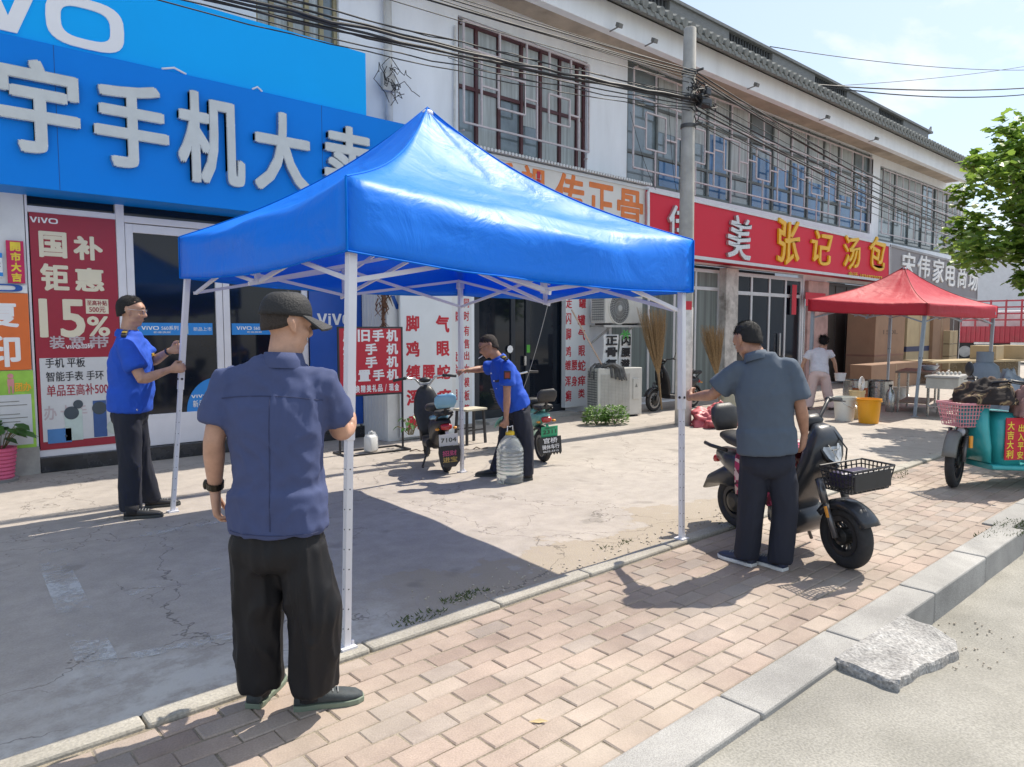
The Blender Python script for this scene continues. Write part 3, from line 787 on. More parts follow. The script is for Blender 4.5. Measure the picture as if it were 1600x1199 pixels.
# ------------------------------------------------ the big blue signs
YS = 8.90
SB = M('sign_blue', (.0, .225, .78), .5, var=.04, scale=.8, dirt=.05, spec=.2)
SBL = M('sign_blue_lit', (.0, .43, .98), .5, var=.03, scale=.8, spec=.2)  # upper board's stronger sky light is put into this lighter blue
sx1 = FX(690, YS)
lo = thing('shop_sign', 'wide blue fascia sign carrying large silver edged characters', 'sign', (1.5, YS, 3.06))
g = MB(); g.box(-6, sx1, YS, FY - .01, 3.06, 4.55); part(g, 'board', SB, lo, bevel=.006)
g = MB()
for pxj in (104, 509): g.box(FX(pxj, YS) - .003, FX(pxj, YS) + .003, YS - .002, YS + .001, 3.065, 4.545)
part(g, 'seam', M('seam_shadow', (.005, .09, .32), .6), lo)
FACE = M('sign_letter_face', (.60, .63, .61), .4, var=.08); EDGE = M('sign_letter_edge', (.50, .51, .52), .25, metal=.8)
for s_, a, b_, t_, bo in (('宇', 12, 138, 100, 245), ('手', 158, 272, 134, 267), ('机', 285, 387, 151, 291), ('大', 401, 488, 179, 303), ('卖', 508, 584, 200, 313), ('场', 600, 668, 222, 325)):
    xa, xb = FX(a, YS), FX(b_, YS); cx = (a + b_) / 2
    zt, zb = PY(cx, t_, YS).z, PY(cx, bo, YS).z
    g = MB(); wall_text(g, s_, xa, xb, zb, zt, YS, .07, .03); e_ = part(g, 'sign_letter', EDGE, lo)
    g = MB(); q = .006; wall_text(g, s_, xa + q, xb - q, zb + q, zt - q, YS - .071, .004, .022); part(g, 'letter_face', FACE, e_)
up = thing('shop_sign', 'bright blue board above the fascia with a huge white word running out of view', 'sign', (1.5, YS, 4.56))
g = MB(); g.box(-6, FX(580, YS), YS + .04, YS + .30, 4.56, 5.40); part(g, 'board', SBL, up, bevel=.004)
oa, ob = FX(95, YS), FX(213, YS); ww = (ob - oa) / .34
zb = PY(155, 76, YS).z - .03
g = MB(); vivo(g, (ob - ww, YS + .04, zb), WX, WZ, ww, .52, .02); part(g, 'lettering', M('white_sign_face', (.86, .86, .86), .4, var=.02), up)
g = MB()
for a, b_ in ((268, 305), (405, 420)):
    g.tube([(FX(a, YS), YS + .02, 4.56), ((FX(a, YS) + FX(b_, YS)) / 2, YS + .01, 4.60), (FX(b_, YS), YS + .02, 4.56)], .012, n=6)
part(g, 'edge_strip', LWHITE, up)

# ------------------------------------------------ left column notices
def notice(name, label, cat, p0, p1, y0, y1, mat, Y=9.40, t=.012):
    cx = (p0 + p1) / 2; z1, z0 = PY(cx, y0, Y).z, PY(cx, y1, Y).z
    r_ = thing(name, label, cat, ((FX(p0, Y) + FX(p1, Y)) / 2, Y, z0))
    g = MB(); g.box(FX(p0, Y), FX(p1, Y), Y - t, Y, z0, z1); part(g, 'board', mat, r_)
    return r_, (lambda g, s_, a, b_, ya, yb, **k: wall_text(g, s_, FX(a, Y), FX(b_, Y), PY((a + b_) / 2, yb, Y).z, PY((a + b_) / 2, ya, Y).z, Y - t, .003, **k))
NX = [(-60, 46)]
r_, tx = notice('notice_board', 'orange notice with large white characters on the shop pier', 'notice', -110, 46, 457, 580, M('orange_board', (.72, .16, .03), .5, var=.05))
g = MB(); tx(g, '复', -26, 30, 470, 512, bold=.03); tx(g, '印', -24, 30, 525, 574, bold=.03); part(g, 'lettering', LWHITE, r_)
r_, tx = notice('couplet_strip', 'small magenta paper strip with yellow characters above the orange notice', 'paper strip', 16, 43, 377, 443, M('magenta_paper', (.55, .02, .10), .6))
g = MB()
for s_, a, b_ in (('開', 379, 393), ('市', 395, 409), ('大', 411, 425), ('吉', 427, 441)): tx(g, s_, 22, 38, a, b_, bold=.04)
part(g, 'lettering', M('yellow_ink', (.80, .62, .05), .5), r_)
r_, tx = notice('logo_sign', 'small blue letters on the pier between the paper strip and the orange notice', 'sign', -110, 45, 444, 456, M('pale_board', (.74, .75, .75), .5))
g = MB(); a_ = FX(38, 9.4) - 1.0; zq = PY(10, 456, 9.4).z
vivo(g, (a_, 9.388, zq), WX, WZ, 1.0, PY(10, 444, 9.4).z - zq, .01); part(g, 'lettering', M('logo_blue', (.01, .08, .35), .4), r_)
r_, tx = notice('blue_label', 'small white label with blue bars at the edge of the shop pier', 'label', -60, 9, 396, 432, M('pale_board', (.74, .75, .75), .5))
g = MB(); g.box(FX(-60, 9.4), FX(9, 9.4), 9.383, 9.387, PY(0, 400, 9.4).z - .02, PY(0, 400, 9.4).z + .03); g.box(FX(-60, 9.4), FX(9, 9.4), 9.383, 9.387, PY(0, 429, 9.4).z - .02, PY(0, 429, 9.4).z + .02); part(g, 'bars', SKYB, r_)
g = MB(); tx(g, '营业', -14, 6, 408, 418); part(g, 'lettering', BLACKP, r_)
r_, tx = notice('green_poster', 'bright green illustrated poster with a white text sheet below the orange notice', 'poster', -110, 48, 581, 708, M('leaf_green_print', (.30, .55, .07), .5, var=.25, scale=4))
g = MB(); g.box(FX(-100, 9.4), FX(43, 9.4), 9.382, 9.387, PY(0, 698, 9.4).z, PY(0, 618, 9.4).z); part(g, 'text_sheet', PW, r_)
g = MB()
for yy in (628, 634, 648, 654, 660, 672, 678): g.box(FX(-90, 9.4), FX(36 if yy % 4 else 24, 9.4), 9.379, 9.3815, PY(0, yy + 1.2, 9.4).z, PY(0, yy, 9.4).z)
part(g, 'text_line', M('grey_print', (.22, .22, .2), .6), r_)
g = MB(); tx(g, '团办', 18, 44, 598, 612, bold=.03); part(g, 'lettering', M('orange_print', (.85, .42, .03), .5), r_)
g = MB(); hx, hz = FX(12, 9.4), PY(12, 588, 9.4).z
g.lathe([(.028, 0), (.028, .004)], (hx, 9.388, hz), n=14, axis=(0, -1, 0)); g.box(hx - .03, hx + .03, 9.384, 9.388, hz - .11, hz - .03); g.box(hx - .025, hx - .008, 9.384, 9.388, hz - .19, hz - .11); g.box(hx + .008, hx + .025, 9.384, 9.388, hz - .19, hz - .11)
part(g, 'printed_child', M('pink_print', (.60, .25, .25), .5), r_)
# ================================================================== second shop: white boards, door, sign
YB = 8.62
def board(name, label, cat, p0, p1, z0, z1, Y, mat, t=.03, back=None):
    r_ = thing(name, label, cat, ((FX(p0, Y) + FX(p1, Y)) / 2, Y, z0))
    g = MB(); g.box(FX(p0, Y), FX(p1, Y), Y, (back or Y + t), z0, z1); part(g, 'board', mat, r_, bevel=.003)
    return r_
BRED = M('board_red_ink', (.52, .018, .035), .5, var=.08)
CBOARD = M('white_board', (.70, .73, .74), .45, var=.05, scale=2, dirt=.08)
zt = PY(660, 462, YB).z
r_ = board('clinic_board', 'white standing board with large red characters in five rows behind the light blue scooter', 'sign', 626, 706, .05, 2.35, YB, CBOARD, back=YB + .05)
def bz(y, px=660, Y=YB): return PY(px, y, Y).z
g = MB()
for s_, a, b_, t_, bo in (('脚', 634, 655, 493, 518), ('气', 681, 702, 493, 520), ('鸡', 634, 655, 533, 558), ('眼', 682, 702, 533, 557), ('缠', 634, 656, 570, 594), ('腰', 659, 679, 570, 594), ('蛇', 682, 703, 570, 593), ('浑', 634, 656, 609, 634), ('身', 660, 678, 609, 634), ('痒', 682, 704, 608, 633), ('癣', 634, 657, 648, 672)):
    wall_text(g, s_, FX(a, YB), FX(b_, YB), bz(bo, (a + b_) / 2), bz(t_, (a + b_) / 2), YB, .004, .03)
part(g, 'lettering', BRED, r_)
# cabin behind the board carrying the blue word
r_ = thing('kiosk_wall', 'white ribbed panel wall with a blue word above the clinic board', 'wall', (FX(650, 8.75), 9.1, 0))
g = MB(); xa, xb = FX(604, 8.72), FX(712, 8.72); g.box(xa, xb, 8.72, 9.48, .0, 3.3)
part(g, 'panel', M('white_panel_wall', (.70, .71, .70), .5, var=.06, scale=2, dirt=.25), r_, bevel=.004)
g = MB()
q = 8.76
while q < 9.44: g.box(xa - .008, xa - .0005, q, q + .05, .02, 3.25); q += .09
part(g, 'rib', M('white_panel_wall', (.7, .71, .7)), r_)
g = MB(); vz = PY(650, 484, 8.72).z; vivo(g, (FX(611, 8.72), 8.72, vz), WX, WZ, FX(691, 8.72) - FX(611, 8.72), .19, .012); part(g, 'lettering', M('logo_blue', (.01, .08, .35)), r_)
# narrow boards between the kiosk and the door
r_ = board('text_strip', 'narrow white strip of small red characters beside the dark clinic door', 'sign', 707, 737, .15, 3.0, 9.30, CBOARD, back=9.47)
g = MB(); Y = 9.30
for s_, a, b_, t_, bo in (('球', 706, 716, 487, 503), ('盘', 707, 715, 549, 565), ('实', 716, 721, 551, 566), ('险', 707, 715, 569, 584), ('月', 706, 714, 609, 626), ('同', 725, 733, 467, 481), ('时', 725, 733, 486, 502), ('有', 725, 733, 509, 525), ('售', 725, 733, 530, 545), ('推', 725, 733, 530, 545), ('出', 725, 733, 549, 563), ('女', 725, 733, 569, 584), ('模', 725, 733, 590, 605), ('板', 725, 733, 610, 626), ('等', 725, 733, 632, 646)):
    if s_ == '推': continue
    wall_text(g, s_, FX(a, Y), FX(b_, Y), bz(bo, (a + b_) / 2, Y), bz(t_, (a + b_) / 2, Y), Y, .004, .02)
part(g, 'lettering', BRED, r_)
r_ = board('text_strip', 'tall white strip of red characters between the dark clinic door and the air conditioners', 'sign', 884, 922, .12, 3.0, 9.36, CBOARD, back=9.47)
g = MB(); Y = 9.36
for s_, a, b_, t_, bo in (('拔', 902, 913, 440, 458), ('走', 882, 891, 464, 482), ('罐', 902, 913, 465, 482), ('闪', 882, 890, 489, 507), ('罐', 900, 912, 492, 509), ('脚', 882, 890, 513, 531), ('气', 901, 912, 514, 532), ('鸡', 882, 890, 541, 558), ('眼', 902, 912, 540, 557), ('缠', 881, 890, 563, 579), ('腰', 891, 900, 563, 579), ('蛇', 901, 913, 563, 580), ('浑', 881, 890, 588, 604), ('身', 891, 900, 588, 604), ('痒', 901, 913, 587, 603), ('癣', 882, 891, 610, 628), ('类', 902, 912, 608, 622)):
    wall_text(g, s_, FX(a, Y) + .04, FX(b_, Y) + .04, bz(bo, (a + b_) / 2, Y), bz(t_, (a + b_) / 2, Y), Y, .004, .02)
part(g, 'lettering', BRED, r_)
# dark door
DKF = M('dark_door_frame', (.022, .028, .038), .35, var=.15)
def sdoor(x0, x1, z0, z1, Y, fm, gm, mull=(), name='door', t=.07, trans=None):
    f = MB(); f.box(x0, x0 + t, Y - .03, Y + .03, z0, z1); f.box(x1 - t, x1, Y - .03, Y + .03, z0, z1)
    f.box(x0 + t, x1 - t, Y - .028, Y + .028, z1 - t, z1); f.box(x0 + t, x1 - t, Y - .028, Y + .028, z0, z0 + t * 1.3)
    for mx_ in mull: f.box(mx_ - t * .45, mx_ + t * .45, Y - .026, Y + .026, z0 + t * 1.3, z1 - t)
    if trans: f.box(x0 + t, x1 - t, Y - .024, Y + .024, trans - t / 2, trans + t / 2)
    d_ = part(f, name, fm, bevel=.003)
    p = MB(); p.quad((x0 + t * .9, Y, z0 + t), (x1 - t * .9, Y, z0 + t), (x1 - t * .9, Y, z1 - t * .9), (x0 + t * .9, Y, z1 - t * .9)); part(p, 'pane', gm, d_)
    return d_
cd_ = sdoor(S2[0], S2[1], .05, 3.1, FY + .03, DKF, GLASSD, [S2[0] + (S2[1] - S2[0]) * .40, S2[0] + (S2[1] - S2[0]) * .56], t=.11)
g = MB(); g.lathe([(.07, 0), (.07, .004)], (FX(797), FY, 1.25), n=8, axis=(0, -1, 0)); part(g, 'door_sticker', LWHITE, cd_)
g = MB(); g.box(FX(823), FX(828), FY - .004, FY, 1.18, 1.32); part(g, 'door_sticker', M('green_sticker', (.10, .42, .05), .5), cd_)
g = MB(); g.box(FX(818), FX(821), FY - .03, FY, .95, 1.12); part(g, 'handle', CHROME, cd_)
g = MB(); g.box(FX(741), FX(884), 9.1, FY - .02, 0, .05); part(g, 'door_step', M('grey_stone', (.38, .37, .34)))

# orange lettered sign
YO = 9.0
r_ = thing('shop_sign', 'long white sign with orange characters behind the blue canopy top', 'sign', ((FX(700, YO) + FX(1008, YO)) / 2, YO, 3.4))
xa, xb = FX(694, YO), FX(1009, YO)
zo1, zo0 = 4.40, 3.32
g = MB(); g.box(xa, xb, YO, FY - .01, zo0, zo1); part(g, 'board', M('off_white_sign', (.70, .69, .66), .5, var=.05, scale=1.5, dirt=.22), r_, bevel=.004)
g = MB(); g.box(xb - .05, xb + .03, YO - .02, YO - .001, zo0, zo1 + .02); g.box(xa, xb - .05, YO - .02, YO - .001, zo1 - .04, zo1 + .02)
x = xa
while x < xb: g.tube([(x, YO - .10, zo1 + .06), (x, FY - .02, zo1 + .10)], .028, n=6); x += .075
part(g, 'corrugated_cap', ALU, r_)
g = MB()
for s_, a, b_, t_, bo in (('氏', 763, 806, 252, 302), ('祖', 814, 853, 260, 322), ('传', 866, 911, 272, 341), ('正', 917, 957, 287, 352), ('骨', 962, 1002, 296, 363)):
    wall_text(g, s_, FX(a, YO), FX(b_, YO), PY((a + b_) / 2, bo, YO).z, PY((a + b_) / 2, t_, YO).z, YO, .006, .02)
g.bar((FX(738, YO), YO - .004, PY(745, 268, YO).z), (FX(748, YO), YO - .004, PY(745, 238, YO).z), .08, .006, up=(0, 1, 0))
part(g, 'lettering', M('orange_ink', (.72, .20, .045), .55, var=.15, scale=4), r_)
g = MB(); 
for k in range(5): g.box(FX(838, YO) + .0 * k, FX(843, YO), YO - .012 - k * .001, YO - .008, PY(840, 268, YO).z - .13 * k - .12, PY(840, 268, YO).z - .13 * k)
part(g, 'red_ribbon', M('faded_red_cloth', (.50, .03, .05), .7), r_)

# red sign
YR = 8.95
def quadsign(name, label, pts, mat, edge):
    c = [PY(x, y, YR) for x, y in pts]      # TL TR BR BL
    r_ = thing(name, label, 'sign', (sum(p.x for p in c) / 4, YR, min(p.z for p in c)))
    g = MB(); g.prism(c, (0, FY - YR - .01, 0)); part(g, 'board', mat, r_)
    g = MB(); h = .07
    for a, b_ in ((0, 1), (3, 2)): g.bar(c[a] + Vector((0, -.01, 0)), c[b_] + Vector((0, -.01, 0)), .03, h)
    for a, b_ in ((0, 3), (1, 2)): g.bar(c[a] + Vector((0, -.012, -h / 2)), c[b_] + Vector((0, -.012, h / 2)), h, .03, up=(0, 1, 0))
    part(g, 'trim', edge, r_)
    return r_
RED = M('sign_red', (.66, .03, .06), .5, var=.05, scale=.5, dirt=.03, spec=.2)
r_ = quadsign('shop_sign', 'long red fascia sign with white and yellow brush characters and a phone number', [(1012, 297), (1389, 384), (1389, 440), (1012, 393)], RED, ALU)
SILV = M('silver_letter', (.55, .55, .55), .25, metal=.6, var=.1); YEL = M('yellow_letter', (.80, .46, .01), .4, var=.08)
def sletters(lst, Y, mat, par, depth=.05, name='sign_letter', sh=.0, wp=0.):
    for i, (s_, a, b_, t_, bo) in enumerate(lst):
        g = MB(); cx = (a + b_) / 2
        wall_text(g, s_, FX(a, Y), FX(b_, Y), PY(cx, bo, Y).z, PY(cx, t_, Y).z, Y, depth, .014, shear=sh, warp=wp * (1 if i % 2 else -1)); part(g, name, mat, par)
sletters([('佳', 1038, 1072, 320, 378), ('美', 1130, 1166, 338, 406)], YR - .01, SILV, r_, .06, sh=.10, wp=.8)
sletters([('张', 1207, 1241, 343, 411), ('记', 1260, 1292, 362, 412), ('汤', 1311, 1336, 369, 419), ('包', 1351, 1376, 370, 421)], YR - .01, YEL, r_, .05, sh=.14, wp=.9)
g = MB(); wall_text(g, '电话·1836822077', FX(1322, YR), FX(1374, YR), PY(1346, 437, YR).z, PY(1346, 427, YR).z, YR - .012, .012, .012); part(g, 'phone_number', YEL, r_)
r_ = quadsign('shop_sign', 'grey fascia sign with white characters above the red canopy', [(1391, 384), (1526, 418), (1526, 469), (1391, 440)], M('sign_grey', (.25, .235, .25), .5, var=.06, dirt=.1), M('sign_grey_edge', (.33, .32, .33), .5))
sletters([('宋', 1403, 1424, 394, 434), ('伟', 1428, 1447, 399, 434), ('家', 1452, 1469, 404, 442), ('电', 1472, 1487, 409, 447), ('商', 1491, 1505, 414, 450), ('场', 1508, 1522, 419, 454)], YR - .01, LWHITE, r_, .04, sh=.06)

# third and fourth shop fronts
CURTG = M('green_grey_curtain', (.16, .19, .18), .6, var=.45, scale=1.6, stretch=(7, 1, .15), spec=.4)
PEEL = M('peeling_white_post', (.55, .53, .49), .8, var=.25, scale=5, dirt=.75)
Yc = FY + .02
def X3(p): return FX(p, Yc)
sd3 = sdoor(X3(950), X3(1122), .05, 3.0, Yc, ALU, CURTG, [X3(984), X3(1012), X3(1052), X3(1085)], t=.08, trans=2.55)
sd4 = sdoor(X3(1142), X3(1250), .05, 3.0, Yc, ALU, GLASSD, [X3(1172), X3(1200), X3(1225)], t=.09, trans=2.5)
g = MB()
for p in ((1146, 1166), (1205, 1215), (1232, 1244)): g.quad((X3(p[0]), Yc + .2, .05), (X3(p[1]), Yc + .2, .05), (X3(p[1]), Yc + .2, 2.9), (X3(p[0]), Yc + .2, 2.9))
part(g, 'inner_curtain', CURTG)
g = MB(); g.box(X3(1228), X3(1229.5), Yc - .5, Yc - .49, .5, 2.4); g.box(X3(1214), X3(1216), Yc - .08, Yc - .03, .9, 1.5); part(g, 'door_handle', CHROME)
g = MB(); g.box(FX(1122), FX(1141), 9.30, FY - .003, 0, 3.05); part(g, 'post', PEEL, bevel=.01)
g = MB(); g.box(FX(1255), FX(1287), 9.38, FY - .003, 0, 2.95); part(g, 'post', M('pink_stained_wall', (.46, .29, .26), .8, var=.25, scale=3, dirt=.3), bevel=.01)
SHUT = M('brown_shutter', (.085, .070, .060), .5, var=.3, scale=3, stretch=(6, 1, .3))
sd5 = sdoor(FX(1290), FX(1360), .05, 2.95, FY + .02, M('dark_bronze_frame', (.07, .06, .055), .4), SHUT, [FX(1305), FX(1322), FX(1342)], t=.07, trans=2.3)
sd6 = sdoor(FX(1376), FX(1499), .05, 2.85, FY + .02, M('dark_bronze_frame', (.07, .06, .055), .4), SHUT, [FX(1410), FX(1450)], t=.08)
# couplets and red slips in the doorways
def slip(label, p0, p1, z0, z1, mat, Y=9.44):
    g = MB(); g.box(FX(p0, Y), FX(p1, Y), Y - .004, Y, z0, z1); o = g.build('red_slip', mat); tag(o, label, 'paper strip')
    return o
REDP = M('red_paper', (.55, .02, .04), .6, var=.1)
slip('bright red vertical paper strip on the glass beside the peeling post', 1143, 1149, 1.5, 2.3, M('magenta_paper', (.55, .02, .10)))
slip('red banner across the doorway above the bending woman', 1257, 1288, 2.25, 2.62, REDP, 9.36)
slip('thin dark red paper strip on the pink stained pillar', 1236, 1243, 2.0, 2.8, REDP, 9.43)
# wires clutter under the signs
WIRE = M('black_cable', (.018, .018, .02), .6, var=.2, scale=20)
def cablerun(p, q, sag, n=14, jit=0.):
    p, q = Vector(p), Vector(q); out = []
    for i in range(n + 1):
        t_ = i / n; v = p.lerp(q, t_); v.z -= sag * 4 * t_ * (1 - t_)
        if jit and 0 < i < n: v += Vector((random.uniform(-jit, jit), random.uniform(-jit, jit), random.uniform(-jit, jit)))
        out.append(v)
    return out
def cable(label, p, q, sag, r=.006, mat=None, group='cables along the shop row', n=14, jit=0.):
    g = MB(); g.tube(cablerun(p, q, sag, n, jit), r, n=5)
    return tag(g.build('cable', mat or WIRE, smooth=True), label, 'cable', group)

# roof edge floodlights
for px, py in ((956, 44), (1011, 67), (1171, 134), (1283, 183), (1360, 216)):
    p = PY(px, py + 6, 8.62)
    r_ = thing('floodlight', 'small grey floodlight on the white band under the tiled eave', 'light', p, group='floodlights along the white band')
    g = MB(); g.bar((0, .05, .02), (0, -.14, .04), .018); g.build('bracket', M('grey_casting', (.16, .16, .15), .5), r_)
    g = MB(); g.frame_box((0, -.17, .06), Vector((.055, 0, 0)), Vector((0, .04, .02)), Vector((0, -.012, .036))); g.build('lamp_head', M('grey_casting', (.16, .16, .15)), r_, bevel=.01)

# drain pipe with meter clutter between first and second shops
r_ = thing('drain_pipe', 'white vertical pipe on the wall between the blue sign and the first barred window', 'pipe', (FX(612, 9.4), 9.4, 3.3))
g = MB(); g.tube([(FX(612, 9.4), 9.4, 3.3), (FX(612, 9.4), 9.4, 6.9)], .06, n=12); part(g, 'pipe', M('pipe_white', (.62, .62, .60), .5, dirt=.3), r_, smooth=True)
g = MB(); p = PY(606, 128, 9.34); g.box(p.x - .11, p.x + .11, 9.30, 9.37, p.z - .14, p.z + .12); part(g, 'junction_box', M('box_grey', (.45, .45, .43), .5), r_, bevel=.01)
g = MB(); rr = random.Random(2)
for k in range(9):
    a = PY(610 + rr.uniform(-8, 8), 120 + rr.uniform(-15, 15), 9.3); pts = [a]
    for i in range(9):
        a = a + Vector((rr.uniform(-.09, .13), rr.uniform(-.03, .03), rr.uniform(-.14, .10))); a.y = min(max(a.y, 9.2), 9.4); pts.append(a)
    g.tube(pts, .006, n=5)
part(g, 'loose_wire', WIRE, r_)
g = MB(); g.tube([PY(711, 40, 9.46), PY(709, 300, 9.46)], .02, n=8); tag(g.build('conduit', M('pipe_white', (.62, .62, .6))), 'thin white conduit running down the wall beside the first barred window', 'pipe')

# ------------------------------------------------ utility pole
PB = G(1067, 664)
pole = thing('utility_pole', 'round concrete utility pole carrying cable bundles in front of the red sign', 'pole', PB)
ztop = 6.45
g = MB(); g.lathe([(.135, 0), (.13, 2), (.10, ztop - .01), (.09, ztop)], n=20); g.build('shaft', M('pole_concrete', (.36, .35, .325), .8, var=.18, scale=4, bump=.2, bscale=60, dirt=.2), pole, smooth=True)
g = MB(); g.lathe([(.139, .0), (.136, 1.95), (.1345, 1.96)], n=20); g.build('whitewash', M('flaked_whitewash', (.66, .65, .63), .85, var=.25, scale=5, dirt=.55), pole, smooth=True)
for zz, rr_ in ((5.35, .125), (5.75, .122), (4.9, .126)):
    g = MB(); g.lathe([(rr_, -.03), (rr_, .03)], (0, 0, zz), n=18); g.lathe([(.02, -.01), (.02, .14)], (0, -rr_, zz), n=8, axis=(0, -1, 0)); g.build('clamp', M('clamp_iron', (.10, .10, .10), .5, metal=.6), pole)
g = MB(); rr = random.Random(8)
for k in range(16):
    a = Vector((rr.uniform(-.2, .2), rr.uniform(-.24, -.1), rr.uniform(5.1, 5.6))); pts = [a]
    for i in range(7): a = a + Vector((rr.uniform(-.12, .16), rr.uniform(-.04, .04), rr.uniform(-.10, .08))); pts.append(a)
    g.tube(pts, .009, n=5)
g.build('cable_tangle', WIRE, pole)
g = MB(); g.box(.06, .34, -.22, -.08, 5.22, 5.36); g.box(.12, .25, -.26, -.12, 5.38, 5.5); g.build('splice_box', BLACKP, pole, bevel=.015)
for (yy, c_, t_) in ((480, (.55, .03, .05), 'red_sticker'), (430, (.60, .58, .52), 'pale_bill')):
    zz = PX(1067, yy, PB.x).z
    g = MB(); pts1 = [(.142 * math.cos(R(a)), .142 * math.sin(R(a)), zz - .05) for a in range(215, 266, 10)]; pts2 = [(p[0], p[1], zz + .09) for p in reversed(pts1)]
    g.add(pts1 + pts2, [tuple(range(len(pts1) * 2))]); g.build(t_, M(t_, c_, .6), pole)

# bundles: left of the pole out of view, right along the fronts
rr = random.Random(12)
PT = PB + Vector((0, -.16, 0))
def wz(y): return PX(1072, y, PB.x).z
k = 0
for n_, y1, yL, sag, r in ((0, 160, -1, .10, .019), (1, 163, 3, .12, .015), (2, 166, -6, .07, .013), (3, 158, 8, .14, .012), (4, 168, 2, .16, .009), (5, 172, 12, .18, .008), (6, 155, -12, .06, .009), (7, 176, 16, .22, .007), (8, 150, -18, .10, .007)):
    pl_ = PY(440, yL, 7.0 + .02 * n_); pr = Vector((PT.x, PT.y + .012 * n_, wz(y1)))
    pl_ = pl_ + (pl_ - pr) * .6
    cable('black cable in the thick lower bundle running to the concrete pole', pl_, pr, sag, r, group='lower cable bundle', n=26, jit=.016)
for n_, y1, yL, sag in ((0, 118, -60, .05), (1, 121, -52, .08), (2, 124, -48, .06), (3, 128, -70, .10), (4, 115, -66, .03), (5, 133, -40, .12)):
    pl_ = PY(440, yL - 30, 7.0 + .03 * n_); pr = Vector((PT.x, PT.y + .02 * n_, wz(y1))); pl_ = pl_ + (pl_ - pr) * .5
    cable('thin black cable in the upper bundle running to the concrete pole', pl_, pr, sag, .009 if n_ < 3 else .006, group='upper cable bundle', n=18)
PR2 = Vector((33.5, 7.6, 0))
for n_, y1, zr, sag, r in ((0, 120, 5.25, .45, .012), (1, 124, 5.15, .50, .010), (2, 128, 5.05, .42, .014), (3, 160, 4.7, .25, .014), (4, 165, 4.75, .35, .010), (5, 170, 4.65, .30, .016), (6, 176, 4.6, .45, .008), (7, 150, 4.85, .6, .008), (8, 140, 5.0, .35, .007), (9, 185, 4.55, .5, .007), (10, 116, 5.3, .3, .007), (11, 180, 4.5, .2, .007)):
    cable('black cable strung along the upper windows from the concrete pole', (PT.x, PT.y + .02 * n_, wz(y1)), (PR2.x, PR2.y + .03 * n_, zr), sag, r, group='cables along the upper windows', n=20)
# high wires across the sky
e1 = PY(1253, 131, 9.4); e2 = PY(1203, 73, 9.9)
for lab, a, (px, py, dd), sag, r in (('dark wire leaving the roof edge towards the tree', e1, (1700, 128, 30), .25, .022), ('second dark wire twisted with its neighbour above the tree', e1, (1700, 133, 30), .42, .018), ('thin wire from the roof ridge crossing the open sky', e2, (1700, 104, 34), .35, .012), ('thin slanting wire crossing the others in the open sky', e1 + Vector((.5, 0, .02)), (1760, 70, 34), .3, .009)):
    cable(lab, a, D(px, py, dd), sag, r, group='wires across the sky', n=18)
# fine loose wires hanging on the front
for a, b_, s_ in (((1045, 170), (1058, 300), .3), ((985, 175), (1060, 330), .5), ((905, 135), (700, 90), .1)):
    cable('fine loose wire hanging on the upper front', PY(*a, 9.3), PY(*b_, 9.05), s_, .005, group='loose wires on the front')
